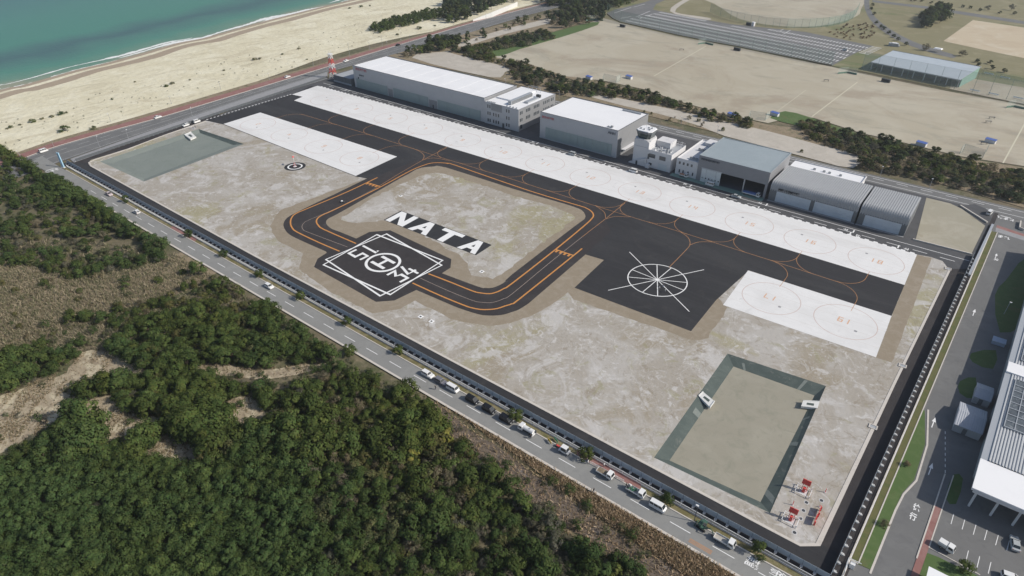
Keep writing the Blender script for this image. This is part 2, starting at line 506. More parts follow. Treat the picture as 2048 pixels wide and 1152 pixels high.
# surf: torn white lines along the water's edge
foam = MB()
for lane, (d0, wmax, dens, dz) in enumerate(((0.2, 2.6, 1.7, 0), (5.5, 3.8, .85, .004), (12.0, 3.2, .3, .008))):
    k = 0
    fine = []
    for i in range(len(SHORE) - 1):
        a, b = SHORE[i], SHORE[i + 1]
        n_ = max(1, int(math.dist(a, b) / 2.2))
        fine += [(a[0] + (b[0] - a[0]) * t / n_, a[1] + (b[1] - a[1]) * t / n_) for t in range(n_)]
    prev = None
    for i, p in enumerate(fine):
        s = math.sin(i * .045 + lane * 2.1) + .6 * math.sin(i * .13 + lane) + .4 * math.sin(i * .31)
        w = wmax * (.25 + .55 * max(0, s + dens - .4)) * rr.uniform(.6, 1.2)
        dd = d0 + 1.6 * math.sin(i * .09 + lane) + .8 * math.sin(i * .27) + rr.uniform(-.25, .25)
        on = s + dens > .35
        q = ((p[0] + s_nrm.x * (dd + w), p[1] + s_nrm.y * (dd + w), -.14 + dz), (p[0] + s_nrm.x * (dd - w * .5), p[1] + s_nrm.y * (dd - w * .5), -.13 + dz))
        if prev and on:
            foam.quad(prev[1], q[1], q[0], prev[0])
        prev = q if on else None
tag(foam.build('surf_foam', m_foam), 'white broken surf along the water edge', 'surf', kind='stuff')

# --- coast road with its red pavement
U_PX = [(-420, 458), (-200, 392), (0, 333), (100, 297), (213, 264), (333, 231), (512, 177), (640, 138), (760, 101), (850, 74), (916, 54), (986, 34), (1079, 10), (1180, -14), (1320, -45)]
L_PX = [(-420, 505), (-200, 432), (0, 368), (100, 331), (213, 291), (333, 250), (512, 190), (640, 149), (760, 116), (850, 91), (916, 72), (986, 51), (1079, 24), (1180, 0), (1320, -32)]
RED_PX = [(-420, 447), (-200, 381), (0, 322), (100, 288), (213, 256), (333, 222), (512, 169), (640, 130.5), (760, 95), (850, 70), (916, 51), (986, 32), (1079, 8.5), (1180, -15), (1320, -46)]
U_, L_, RED_ = smooth(gs(U_PX), 4), smooth(gs(L_PX), 4), smooth(gs(RED_PX), 4)
coast_road = band('coast_road', U_, L_, -.03, m_road2)
band('coast_pavement', RED_, U_, .08, m_red)
kerb1 = ribbon('kerb', U_, .3, -.04, m_kerb, z1=.12)
GV_ = smooth(gs([(x, y - (6 if x < 600 else 3)) for x, y in RED_PX]), 4)
band('coast_verge', GV_, RED_, -.05, m_scrub)


def mid(t):
    return [(a[0] + (b[0] - a[0]) * t, a[1] + (b[1] - a[1]) * t) for a, b in zip(U_, L_)]


def walk(pts, s0, s1, step, run):
    """pieces of length run every step metres along a line"""
    acc, out, cur = 0.0, [], None
    d = [0]
    for a, b in zip(pts, pts[1:]): d.append(d[-1] + math.dist(a, b))

    def at(s):
        for i in range(len(d) - 1):
            if d[i] <= s <= d[i + 1]:
                t = (s - d[i]) / max(1e-6, d[i + 1] - d[i])
                return (pts[i][0] + (pts[i + 1][0] - pts[i][0]) * t, pts[i][1] + (pts[i + 1][1] - pts[i][1]) * t)
        return pts[-1]
    s = s0
    while s + run < min(s1, d[-1]):
        out.append((at(s), at(s + run)))
        s += step
    return out


DASH = {}


def dashes(segs, w, z, m, parent):
    for a, b in segs:
        L = round(math.dist(a, b), 1)
        key = (L, w, m.name)
        if key not in DASH:
            DASH[key] = MB().quad((-L / 2, -w / 2, 0), (L / 2, -w / 2, 0), (L / 2, w / 2, 0), (-L / 2, w / 2, 0)).mesh('dash', m)
        o = link('dash', DASH[key], parent)
        o.location = ((a[0] + b[0]) / 2, (a[1] + b[1]) / 2, z)
        o.rotation_euler = (0, 0, math.atan2(b[1] - a[1], b[0] - a[0]))


ribbon('edge_line', mid(.93), .18, -.01, m_whitew, coast_road)
ribbon('edge_line', mid(.07), .18, -.01, m_whitew, coast_road)
ribbon('lane_line', mid(.55), .18, -.01, m_whitew, coast_road)
dashes(walk(mid(.3), 60, 560, 12, 6), .18, -.01, m_whitew, coast_road)

band('coast_footway', smooth(gs([(140, 318), (256, 277), (367, 239), (512, 190), (655, 144)]), 4), smooth(gs([(148, 325), (256, 288), (367, 249), (512, 202), (655, 157)]), 4), .03, m_pave)

# --- the lane between the wood and the heliport
lane = sheet('near_road', [(-386, 95.4), (60, 95.4), (60, 102.1), (-372, 102.1), (-392, 102.6)], .0, m_road); tag(lane, kind='structure')
dashes([((-327 + 10.67 * i, 98.8), (-327 + 10.67 * i + 5.2, 98.8)) for i in range(36) if abs(-327 + 10.67 * i + 100) > 0], .2, .012, m_white, lane)
ribbon('road_edge_strip', [(-330, 95.2), (60, 95.2)], .7, -.05, m_kerb, z1=.1)
ribbon('verge_kerb', [(-362, 102.25), (60, 102.25)], .3, -.05, m_kerb, z1=.13)
tag(sheet('road_verge', [(-366, 102.3), (60, 102.3), (60, 104.0), (-366, 104.0)], .05, m_verge), kind='structure')
tag(sheet('verge_walk', [(-366, 104.0), (60, 104.0), (60, 104.5), (-366, 104.5)], .07, m_pave), kind='structure')
for x0, x1 in ((-57, -38), (-262, -243)):
    tag(sheet('red_verge_paving', [(x0, 102.5), (x1, 102.5), (x1 - 1, 104.3), (x0 - 1, 104.3)], .085, m_red), kind='structure')
tag(sheet('fence_shadow_strip', [(-372, 104.5), (60, 104.5), (60, 106.4), (-372, 106.4)], -.02, m_asphalt), kind='structure')  # dark asphalt strip; its tone also paints in the screen fence's shadow
# 止まれ at the junction and a stop line
t_ = link('road_lettering', text_mesh('road_lettering', '止まれ', 2.0, m_white, .05), lane)
t_.location = (*G(104, 341), .014); t_.rotation_euler = (0, 0, R(-90)); t_.scale = (1.0, 1.8, 1)
ribbon('stop_line', [G(93, 341), G(107, 337)], .5, .013, m_white, lane)
t_ = link('road_lettering', text_mesh('road_lettering', '車道', 1.9, m_white, .03), lane)
t_.location = (-9.0, 100.3, .014); t_.rotation_euler = (0, 0, R(-90)); t_.scale = (.75, 1.7, 1)
t_ = link('road_lettering', text_mesh('road_lettering', '徐行', 1.9, m_white, .03), lane)
t_.location = (-3.5, 100.5, .014); t_.rotation_euler = (0, 0, R(-90)); t_.scale = (.75, 1.9, 1)
for k in range(3):
    ribbon('orange_line', [(-22.5, 96.6 + .42 * k), (-17.0, 96.6 + .42 * k)], .2, .013, m_orange, lane)

# --- the fenced site: strips of new asphalt round a wide stony ground
yard = sheet('service_yard', gs([(411, 241), (500, 205), (655, 157)]) + [(-386, 300), (-388, 333), (15.0, 333), (12.4, 272), (0, 262)], -.01, m_road3)
tag(yard, kind='structure')
tag(sheet('perimeter_road', [(-371.5, 106.4), (6.3, 106.4), (6.3, 114.5), (-366, 113.5), (-368, 112)], -.012, m_asphalt), kind='structure')
tag(band('perimeter_road_coast', smooth(gs([(147, 325), (256, 289), (367, 250), (440, 228)]), 4), smooth(gs([(186, 326), (256, 303), (340, 273), (430, 242)]), 4), -.008, m_asphalt2), kind='structure')
xr = lambda x0, y: x0 + .0372 * (y - 109)
tag(sheet('perimeter_road_side', [(xr(-4.6, 106.4), 106.4), (xr(9.0, 100), 100), (xr(8.3, 333), 333), (xr(4, 333), 333), (xr(.5, 290), 290), (xr(-6, 272), 272)], -.014, m_asphalt2), kind='structure')

site_out = gs([(176, 328), (181, 320), (256, 297), (330, 269), (411, 241), (600, 270), (1834, 509), (1862, 514), (1885, 522), (1899, 540)])
site_out += gs([(1788, 768), (1636, 1089.5), (1600, 1090), (1536, 1056.5), (1024, 785), (512, 513)])
site_o = sheet('site_ground', site_out, .0, m_site, holes=[POND_A, POND_B]); tag(site_o, kind='structure')
kerb_line = smooth(gs([(411, 243), (330, 270), (256, 298), (190, 319)]), 3) + gs([(178, 325), (182, 332), (512, 513), (1024, 785), (1536, 1056.5), (1600, 1090), (1636, 1089.5), (1788, 768), (1899, 540)])
kb = ribbon('site_kerb', kerb_line, .75, -.03, m_kerb, z1=.09)
ribbon('kerb_sand', [(p[0], p[1] + .9) for p in kerb_line[14:-4]], .9, .006, m_brown)

# --- ponds dug into the ground
m_linerp = mat('mended_liner', (0.17, 0.195, 0.18), rough=.7, layers=[((0.22, 0.235, 0.21), .8, .45, .62, .8)])
m_linerg = mat('pale_pond_liner', (0.165, 0.185, 0.172), rough=.7, layers=[((0.2, 0.215, 0.2), .2, .45, .62, .8)])
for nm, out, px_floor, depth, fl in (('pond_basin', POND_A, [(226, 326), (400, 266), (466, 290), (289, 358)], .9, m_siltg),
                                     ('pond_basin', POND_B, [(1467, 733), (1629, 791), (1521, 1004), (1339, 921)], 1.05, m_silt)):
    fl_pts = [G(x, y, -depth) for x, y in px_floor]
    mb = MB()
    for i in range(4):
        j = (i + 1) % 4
        mb.quad((*fl_pts[i], -depth), (*fl_pts[j], -depth), (*out[j], 0.0), (*out[i], 0.0), 0 if (fl is m_silt or i == 1) else 1)  # green pond's far right slope: shade painted in with the dark liner colour
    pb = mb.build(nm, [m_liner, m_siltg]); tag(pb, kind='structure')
    pr = random.Random(2 if fl is m_silt else 6)
    for k in range(9):                       # lighter mended pieces and silt smears on the liner
        i = pr.randrange(4); j = (i + 1) % 4
        u0 = pr.uniform(.05, .9); u1 = u0 + pr.uniform(.02, .05); v1 = pr.uniform(.55, .98)
        E_ = lambda u, v: tuple((Vector((*fl_pts[i], -depth)).lerp(Vector((*fl_pts[j], -depth)), u)).lerp(Vector((*out[i], 0)).lerp(Vector((*out[j], 0)), u), v) + Vector((0, 0, .012)))
        MB().quad(E_(u0, .0), E_(u1, .02), E_(u1 + .01, v1), E_(u0 + .008, v1 * .95)).build('liner_patch', m_linerp, pb)
    s2 = sheet('silt_floor', fl_pts, -depth + .004, fl, pb)

# --- soil shoulders, asphalt, concrete
ground('shoulder', [(645, 389), (735, 356), (760, 400), (700, 480), (760, 560), (870, 570), (1000, 560), (1180, 500), (1228, 526), (1185, 560), (1375, 635), (1425, 585), (1456, 616), (1415, 676), (1384, 681), (1147, 598),
                    (1137, 585), (1084, 622), (1024, 646), (979, 652), (912, 642), (829, 602), (799, 618), (745, 626), (660, 583), (598, 538), (605, 507), (555, 482), (540, 452), (559, 421)], .008, m_brown, jitter=.35)
ground('shoulder_side', [(1833, 509), (1863, 516), (1784, 725), (1751, 715)], .008, m_brown, jitter=.15)
ground('shoulder_north', [(1207, 520), (1171, 508), (1149, 578), (1160, 582)], .010, m_brown)
apron_px = [(411, 241), (500, 213), (584, 189), (622, 172), (807, 217.5), (919, 248), (1136, 309), (1515, 416), (1834, 508), (1809, 570), (1783, 632), (1498, 541), (1432.5, 600), (1382, 662.5), (1149, 575.5), (1208, 520), (1171, 509), (1057, 607)]
outer_r = smooth(gs([(1057, 607), (1038, 619), (1024, 624), (1008, 629), (992, 631), (975, 631), (959, 629), (935, 622), (912, 614)]), 3)
apron_pts = gs(apron_px[:-1]) + outer_r
octo = lambda q: (512 + q[0] / 3, 384 + q[1] / 3)
apron_pts += gs([octo(q) for q in ((962, 588), (830, 651), (720, 659), (348, 450), (370, 400), (425, 365))])
apron_pts += smooth(gs([(652, 503), (600, 480), (579, 469), (570, 459), (567, 448), (574, 436), (595, 424), (640, 402), (679, 384)]), 3)
apron_pts += gs([(734, 357), (711, 353), (447, 249)])
apron = sheet('apron_asphalt', apron_pts, .02, m_asphalt); tag(apron, kind='structure')
# the taxiway loop is of an older, browner mix
TAX_IN = [(845, 335), (868, 333), (892, 335), (1024, 377), (1130, 408), (1151, 415), (1163, 420), (1170, 429), (1169, 438), (1150, 452), (1024, 549), (1012, 562), (1000, 570), (985, 575.5), (970, 576), (955, 573), (885, 547)]
OCT_TOP = [octo(q) for q in ((1115, 488), (1167, 455), (1172, 403), (805, 230), (680, 240), (605, 278))]
TAX_IN2 = [(712, 477), (680, 464), (664, 458), (655, 451), (652, 444), (657, 437), (675, 428), (765, 377), (800, 357), (819, 347), (832, 339)]
tl = gs([(1057, 607), (1164, 497), (1200, 455), (1190, 420), (1160, 405), (900, 322), (850, 318), (740, 368), (679, 384), (595, 424), (574, 436), (567, 448), (570, 459), (579, 469), (652, 503)])
tax = sheet('taxiway', gs([(1100, 570), (1171, 509), (1222, 462), (1200, 420), (1165, 402), (905, 318), (855, 312), (755, 352), (734, 357)]) + smooth(gs([(679, 384), (640, 402), (595, 424), (574, 436), (567, 448), (570, 459), (579, 469), (600, 480), (652, 503)]), 3)[1:]
            + gs([octo(q) for q in ((425, 365), (370, 400), (348, 450), (720, 659), (830, 651), (962, 588))]) + outer_r[::-1], .026, m_asphalt2)
tag(tax, kind='structure')
isl_pts = gs(TAX_IN[:1]) + smooth(gs(TAX_IN), 2)[1:] + gs(OCT_TOP) + smooth(gs(TAX_IN2), 2)
isl = sheet('island_shoulder', isl_pts, .034, m_brown); tag(isl, kind='structure')
ground('island_ground', [(850, 350), (890, 348), (1010, 386), (1120, 418), (1145, 432), (1138, 446), (1040, 520), (1002, 549), (975, 556), (935, 544), (920, 512), (800, 447), (770, 440), (735, 446), (690, 444), (685, 435), (720, 412), (790, 374)], .04, m_site, sm=3, jitter=.8)
conc = ground('apron_concrete', [(635, 171.5), (807, 218), (919, 248.5), (1136, 309.5), (1515, 416.5), (1834, 509), (1809, 570), (588, 201), (605, 193.5), (584, 189)], .036, m_conc)
conc_l = ground('apron_concrete_west', [(520.5, 225), (794, 313.3), (711.3, 352), (447, 248)], .036, m_conc)
conc_r = ground('apron_concrete_east', [(1496, 541), (1783, 632), (1752, 714.7), (1446, 610)], .036, m_conc)
# saw-edged boundary paint between apron and service road
TE = gs([(640, 172.5), (807, 218), (919, 248.5), (1136, 309.5), (1515, 416.5), (1834, 508.7)])
teeth = MB()
for i in range(108):
    x_ = TE[0][0] + (TE[-1][0] - TE[0][0]) * (i + .5) / 108
    p = Vector((x_, float(np.interp(x_, [q[0] for q in TE], [q[1] for q in TE]))))
    teeth.quad((p.x - .95, p.y - .4, .045), (p.x + .95, p.y - .4, .045), (p.x + .75, p.y + .6, .045), (p.x - .75, p.y + .6, .045))
tc, td = Vector(G(411, 240)), Vector(G(584, 188))
for i in range(26):
    p = tc + (td - tc) * ((i + .5) / 26)
    d = (td - tc).normalized()
    for s in (0,):
        teeth.quad((p.x - d.x * .6 - .4, p.y - d.y * .6, .045), (p.x + .4 - d.x * .6, p.y - d.y * .6, .045), (p.x + d.x * .6 + .4, p.y + d.y * .6, .045), (p.x + d.x * .6 - .4, p.y + d.y * .6, .045))
tag(teeth.build('boundary_blocks', m_white, conc), kind='stuff')

# concrete joints: fine grooves between the cast lanes
for par, c, nj in ((conc, [(588, 201), (1809, 570), (1834, 509), (635, 171.5)], 5), (conc_l, [(447, 248), (711.3, 352), (794, 313.3), (520.5, 225)], 5), (conc_r, [(1446, 610), (1752, 714.7), (1783, 632), (1496, 541)], 5)):
    q = [Vector(p) for p in gs(c)]
    for k in range(1, nj):
        t = k / nj
        a, b = q[0].lerp(q[3], t), q[1].lerp(q[2], t)
        ribbon('slab_joint', [tuple(a), tuple(b)], .08, .0385, m_kerb, par)

# ------------------------------------------------------------------ painted markings
SEG = {'0': 'abcdef', '1': 'bc', '2': 'abged', '3': 'abgcd', '4': 'fgbc', '5': 'afgcd', '6': 'afgedc', '7': 'abc', '8': 'abcdefg', '9': 'abcdfg'}


def digit(mb, ch, x, y, w, h, t, f):
    """square-cut painted numeral; f maps local (x, y) to ground"""
    S = dict(a=(x, y + h - t, x + w, y + h), g=(x, y + h / 2 - t / 2, x + w, y + h / 2 + t / 2), d=(x, y, x + w, y + t),
             f=(x, y + h / 2, x + t, y + h), e=(x, y, x + t, y + h / 2), b=(x + w - t, y + h / 2, x + w, y + h), c=(x + w - t, y, x + w, y + h / 2))
    for i, k in enumerate(SEG[ch]):
        x0, y0, x1, y1 = S[k]
        z = .0005 * i
        mb.quad((*f(x0, y0), z), (*f(x1, y0), z), (*f(x1, y1), z), (*f(x0, y1), z))


RING = ribbon_mesh('spot_ring', arc((0, 0), 10.0, 0, 2 * math.pi, 60)[:-1], .24, 0, m_ringc, True)
spots = [(-346.5, 254.2, '1', 0), (-317.6, 254.5, '3', 0), (-287.8, 255.3, '5', 0), (-259.4, 255.6, '7', 0), (-230.2, 255.2, '9', 0), (-201.8, 255.3, '10', 0), (-174.8, 256.0, '11', 0), (-147.5, 255.8, '12', 0),
         (-120.3, 255.9, '13', 0), (-94.0, 256.4, '14', 0), (-67.8, 256.6, '15', 0), (-42.4, 256.7, '16', 0), (-17.2, 256.8, '18', 0),
         (-342.7, 200.6, '2', 1), (-313.6, 201.2, '4', 1), (-284.1, 201.7, '6', 1), (-255.9, 202.4, '8', 1), (-41.0, 206.3, '17', 1), (-16.2, 207.8, '19', 1)]
for x, y, s, flip in spots:
    par = conc if not flip else (conc_l if x < -200 else conc_r)
    o = link('spot_ring', RING, par); o.location = (x, y, .046)
    sg = -1 if flip else 1
    mb = MB()
    w, h, gap = 1.7, 3.0, 1.5
    tot = len(s) * w + (len(s) - 1) * gap
    for i, ch in enumerate(s):
        digit(mb, ch, -tot / 2 + i * (w + gap), -h / 2, w, h, .42, lambda a, b: (sg * a, sg * b))
    o = mb.build('spot_number', m_orangec, par); o.location = (x, y - sg * .3, .047)
    tie = MB().box(-.45, .45, -.45, .45, 0, .012).build('tie_down_plate', m_pave, par); tie.location = (x - sg * 4.2, y + sg * 3.6, .04)

# orange guide lines
Y_SP = 229.5
ribbon('guide_line', [G(602, 228), G(735, 268), G(882, 315), G(1024, 358.5), G(1204, 416), G(1361, 464), G(1536, 519), G(1676, 564)], .2, .0305, m_orange, apron)


def spine_y(x):
    pts = [G(602, 228), G(735, 268), G(882, 315), G(1024, 358.5), G(1204, 416), G(1361, 464), G(1536, 519), G(1676, 564)]
    for a, b in zip(pts, pts[1:]):
        if a[0] <= x <= b[0]: return a[1] + (b[1] - a[1]) * (x - a[0]) / (b[0] - a[0])
    return pts[-1][1] if x > pts[-1][0] else pts[0][1]


k = 0
for x, y, s, flip in spots:
    ys = spine_y(x)
    sides = (1,) if x < -210 else (1, -1)
    if s in ('18', '19', '17', '2'): sides = (-1,) if s != '2' else (1,)
    if s == '1': continue
    for sd in sides:
        r = 9.0
        yy = 246.5 if not flip else (211.5 if x < -200 else 215.5)
        up = 1 if not flip else -1
        r = min(r, abs(yy - ys) - .5)
        if sd > 0: a = [(x + r - r * math.sin(t), ys + up * (r - r * math.cos(t))) for t in [i / 12 * math.pi / 2 for i in range(13)]]
        else: a = [(x - r + r * math.sin(t), ys + up * (r - r * math.cos(t))) for t in [i / 12 * math.pi / 2 for i in range(13)]]
        a.append((x, yy))
        k += 1
        ribbon('guide_arc', a, .17, .0465 + .0003 * (k % 5), m_orange, apron)
# branch lines down to the loop and to the compass pad
ribbon('guide_line', [G(894, 295), G(845, 320.5), G(799, 347), G(752, 376)], .2, .0318, m_orange, apron)
ribbon('guide_line', [G(1250, 406), G(1212, 437), G(1164, 474)], .2, .0318, m_orange, apron)
ribbon('guide_line', smooth(gs([(1361, 464), (1376, 475), (1380, 488), (1372, 500), (1338, 535)]), 4), .2, .0318, m_orange, apron)
ribbon('guide_line', smooth(gs([(1424, 484), (1398, 484), (1380, 490)]), 4), .2, .032, m_orange, apron)
ribbon('guide_line', smooth(gs([(1257, 434), (1230, 433), (1212, 438)]), 4), .2, .0322, m_orange, apron)
ribbon('guide_line', smooth(gs([(1190, 411), (1208, 424), (1211, 436)]), 4), .2, .0323, m_orange, apron)
ribbon('guide_line', smooth(gs([(809, 292), (836, 301), (848, 311), (845, 320)]), 4), .2, .0322, m_orange, apron)
ribbon('guide_line', smooth(gs([(900, 322), (868, 316), (845, 320)]), 4), .2, .0323, m_orange, apron)
# loop: two edge stripes, a thin centre line, two holding bars
in_loop = smooth(gs([(857, 547.5), (900, 564), (945, 582), (962, 586), (979, 587.5), (994, 584), (1008, 577), (1024, 567), (1111, 499), (1168, 452), (1182, 439), (1187, 431), (1183, 423), (1172, 416), (1157, 411), (1057, 381), (912, 331), (897, 327), (880, 325.5), (864, 326), (849, 330), (820, 342), (759, 375), (672, 418), (645, 430), (635, 437), (633, 444), (637, 451), (648, 459), (712, 487)]), 3)
ribbon('edge_stripe', in_loop, .6, .0325, m_orange2, tax)
ribbon('edge_stripe', smooth(gs([(755, 355), (694, 384), (620, 415), (592, 427), (583, 436), (581, 446), (584, 455), (594, 464), (640, 486), (679, 502.5)]), 3), .6, .0328, m_orange2, tax)
ribbon('edge_stripe', smooth(gs([(825, 566), (880, 591), (929, 611), (945, 616), (962, 619), (979, 619), (995, 617), (1010, 612), (1024, 607.5), (1040, 597), (1146, 512), (1164, 497)]), 3), .6, .0328, m_orange2, tax)
ribbon('centre_line', smooth(gs([(752, 376), (679, 414), (620, 439), (608, 446), (604, 453), (607, 460), (620, 466), (695, 494)]), 3), .16, .0322, m_cline, tax)
ribbon('centre_line', smooth(gs([(840, 556), (895, 581), (945, 601), (962, 604.5), (979, 605.5), (993, 603), (1008, 597), (1024, 588), (1100, 525), (1164, 474)]), 3), .16, .0322, m_cline, tax)
for a, b in ((G(734, 365), G(760, 373)), (G(1111, 499), G(1147, 511))):
    hb = ribbon('holding_bar', [a, b], .7, .0332, m_orange2, tax)
    for i in range(4):
        t = (i + .6) / 4.4
        p = (a[0] + (b[0] - a[0]) * t, a[1] + (b[1] - a[1]) * t)
        ribbon('holding_tooth', [(p[0], p[1] - .3), (p[0], p[1] - 1.8)], .9, .0335, m_orange2, hb)

# helipad: two squares ten degrees apart, ring, H, 15 and 34
HC = Vector((-169.5, 138.35))
pad = sheet('helipad_asphalt', gs([octo(q) for q in ((962, 586), (830, 648), (722, 655), (354, 449), (373, 403), (440, 362), (605, 281), (682, 243), (804, 234), (1166, 405), (1162, 453), (1112, 486))]), .030, m_asphalt2)
tag(pad, kind='structure')
for i, crn in enumerate(([(725, 256), (1120, 411), (806, 616), (404, 437)], [(783, 252), (1115, 440), (745, 624), (419, 405)])):
    ribbon('square_outline', gs([octo(q) for q in crn]), .62, .0400 + .002 * i, m_white, pad, closed=True)
ribbon('touchdown_ring', arc(HC, 6.5, 0, 2 * math.pi, 60)[:-1], 1.1, .040, m_white, pad, closed=True)
ang = R(-4)
ca, sa_ = math.cos(ang), math.sin(ang)


def hp(a, b):        # a along the pad's long axis, b across
    return (HC.x + a * ca - b * sa_, HC.y + a * sa_ + b * ca)


mb = MB()
for (a0, b0, a1, b1, z) in ((-3.9, 1.9, 3.9, 3.3, .0405), (-3.9, -3.3, 3.9, -1.9, .0405), (-.65, -1.9, .65, 1.9, .041)):
    mb.quad((*hp(a0, b0), z), (*hp(a1, b0), z), (*hp(a1, b1), z), (*hp(a0, b1), z))
mb.build('letter_h', m_white, pad)
GLY = {'1': [[(.5, 0), (.5, 1), (.12, .9)]], '5': [[(.97, .93), (.07, .93), (.07, .56), (.93, .56), (.93, .07), (.03, .07)]],
       '3': [[(.03, .93), (.95, .93), (.42, .58), (.93, .5), (.93, .07), (.03, .07)]], '4': [[(.5, 1), (.05, .3), (1.0, .3)], [(.72, .62), (.72, 0)]]}
for s, a_c, sg in (('15', -12.0, 1), ('34', 12.0, -1)):
    for i, ch in enumerate(s):
        x0 = (-4.9 if i == 0 else .7); w_ = 4.2
        gm = None
        for k, ln in enumerate(GLY[ch]):
            pts = [hp(a_c + sg * (-4.3 + 8.6 * y), -sg * (x0 + w_ * x)) for x, y in ln]
            o = ribbon('heading_numeral' if k == 0 else 'numeral_stroke', pts, 1.05, .041 + .001 * k, m_white, pad if gm is None else gm)
            gm = gm or o
# NATA panel
PQ = [Vector(p) for p in gs([octo(q) for q in ((765, 168), (1320, 380), (1415, 318), (870, 112))])]
npan = sheet('name_panel', [tuple(p) for p in PQ], .046, m_black); tag(npan, kind='structure')


def bl(u, v):
    a = PQ[0].lerp(PQ[1], u); b = PQ[3].lerp(PQ[2], u)
    p = a.lerp(b, v)
    return (p.x, p.y)


LET = {'N': [[(0, 0), (.27, 0), (.27, 1), (0, 1)], [(.73, 0), (1, 0), (1, 1), (.73, 1)], [(.0, 1), (.3, 1), (1, 0), (.7, 0)]],
       'A': [[(0, 0), (.27, 0), (.62, 1), (.36, 1)], [(.73, 0), (1, 0), (.64, 1), (.38, 1)], [(.2, .24), (.8, .24), (.73, .44), (.27, .44)]],
       'T': [[(0, .77), (1, .77), (1, 1), (0, 1)], [(.36, 0), (.64, 0), (.64, .78), (.36, .78)]]}
for ch, u0, u1 in (('N', .015, .215), ('A', .27, .475), ('T', .515, .735), ('A', .80, .985)):
    mb = MB()
    for i, poly in enumerate(LET[ch]):
        mb.add([(*bl(u0 + (u1 - u0) * x, .03 + .94 * y), .0505 + .001 * i) for x, y in poly], [(0, 1, 2, 3)])
    mb.build('panel_letter', m_white, npan)
# compass rose for swinging compasses
CC = Vector((-78.9, 192.3))
ribbon('compass_ring', arc(CC, 10.9, 0, 2 * math.pi, 64)[:-1], .38, .0310, m_white, apron, closed=True)
for k in range(12):
    if k % 3 == 1:
        L = 21.5 if k in (4, 10) else 20.5
    else:
        L = 10.9
    a = R(27.5) + k * math.pi / 6
    ribbon('compass_ray', [(CC.x, CC.y), (CC.x + L * math.cos(a), CC.y + L * math.sin(a))], .3, .0312 + .0003 * k, m_white, apron)
for px in ((868, 24), (1355, 478), (988, 748), (1053, 776)):
    q = octo(px); c = G(*q)
    pl = MB().box(-.8, .8, -.8, .8, 0, .06).build('ground_marker', m_white); pl.location = (*c, .0)
    if q[1] < 560: pl.location.z = .04
    MB().box(-.3, .3, -.3, .3, .06, .1).build('lamp_cap', m_black, pl)
    tag(pl, 'white square ground light plate ' + {868: 'north-west of the white lettered panel', 1355: 'on pale ground right of the lettered panel', 988: 'larger one below the landing square', 1053: 'smaller one below the landing square'}[px[0]], 'ground light', 'ground light plates')

# ------------------------------------------------------------------ back road, lots, playing field, car park, park
back = sheet('back_road', [(-388, 333), (70, 331), (70, 343.5), (-388, 344.5)], -.02, m_road2); tag(back, kind='structure')
ribbon('edge_line', [(-240, 342.4), (70, 341.0)], .28, -.005, m_white, back)
ribbon('edge_line', [(-240, 336.2), (70, 334.6)], .28, -.005, m_white, back)
dashes([((-236 + 10.5 * i, 339.3 - .005 * i), (-231 + 10.5 * i, 339.3 - .005 * i)) for i in range(28)], .28, -.006, m_white, back)
# service road in front of the hangars
ribbon('edge_line', [(-378, 277.0), (-238, 277.2), (-163, 277.6), (-84, 278.0), (12, 278.9)], .3, .004, m_white, yard)
DX = [float(np.interp(i, [0, 2, 6, 10, 14, 19, 25, 29, 35], [-368.9, -345, -299.2, -254.1, -210.4, -157.2, -95.6, -55.5, 2.2])) for i in range(36)]
dashes([((x, 274.6 + .0012 * (x + 369)), (x + 5.2, 274.6 + .0012 * (x + 369))) for x in DX], .3, .004, m_white, yard)
for i, (px, py) in enumerate(((692, 180), (845, 227), (1066, 284), (1219, 331), (1370, 368), (1520, 406), (1530, 419), (1692, 459), (1716, 471), (1813, 498))):
    a = G(px, py)
    t_ = link('stop_lettering', text_mesh('stop_lettering', '止', 1.9, m_white, .07), yard)
    t_.location = (*a, .006); t_.rotation_euler = (0, 0, R(90 if i % 2 else -90))
    sx = 3.0 if i in (0, 2, 4, 5, 7) else -3.0
    ribbon('stop_line', [(a[0] + sx, a[1] - 1.2), (a[0] + sx, a[1] + 1.5)], .55, .005, m_white, yard)
tag(sheet('gravel_lot', [(-11.7, 331), (-8.0, 284.4), (11.8, 285.4), (13.3, 316), (3, 328), (-2, 331)], .05, m_gravel, thick=.2), kind='structure')
ribbon('lot_wall', [(-9, 283.9), (12, 284.9)], .5, -.05, m_kerb, z1=.5)
ribbon('lot_wall', [G(1920, 412), G(1974, 446)], .6, -.05, m_kerb, z1=.6)
tag(sheet('gate_forecourt', gs([(1921, 411), (1975, 446), (1990, 425), (1950, 408)]), .0, m_road3), kind='structure')
# scrub and pale dirt behind the road
tag(sheet('scrub_belt', gs([(740, 108), (900, 74), (1080, 30), (1180, 40), (985, 103), (1048, 126), (1211, 165), (1357, 205), (1536, 249), (1720, 270), (1919, 315), (2048, 335), (2300, 400), (2300, 520), (2048, 415), (1820, 350), (1560, 296), (1300, 232), (1100, 185), (960, 150)]), -.06, m_scrub), kind='structure')
ground('dirt_lot', [(824, 115), (890, 103), (909, 108), (1013, 134), (1010, 144), (979, 154)], -.03, m_dirt, sm=3)
ground('dirt_track', [(925, 84), (1003, 60), (1079, 41), (1110, 36), (1110, 43), (1079, 51), (1003, 70), (927, 93)], -.03, m_dirt, sm=3)
ground('dirt_track', [(1174, 185), (1257, 200), (1337, 217), (1440, 240), (1536, 262), (1640, 290), (1719, 311), (1706, 336), (1640, 322), (1560, 300), (1450, 272), (1400, 252), (1320, 228), (1250, 212), (1180, 193)], -.03, m_dirt, sm=2)
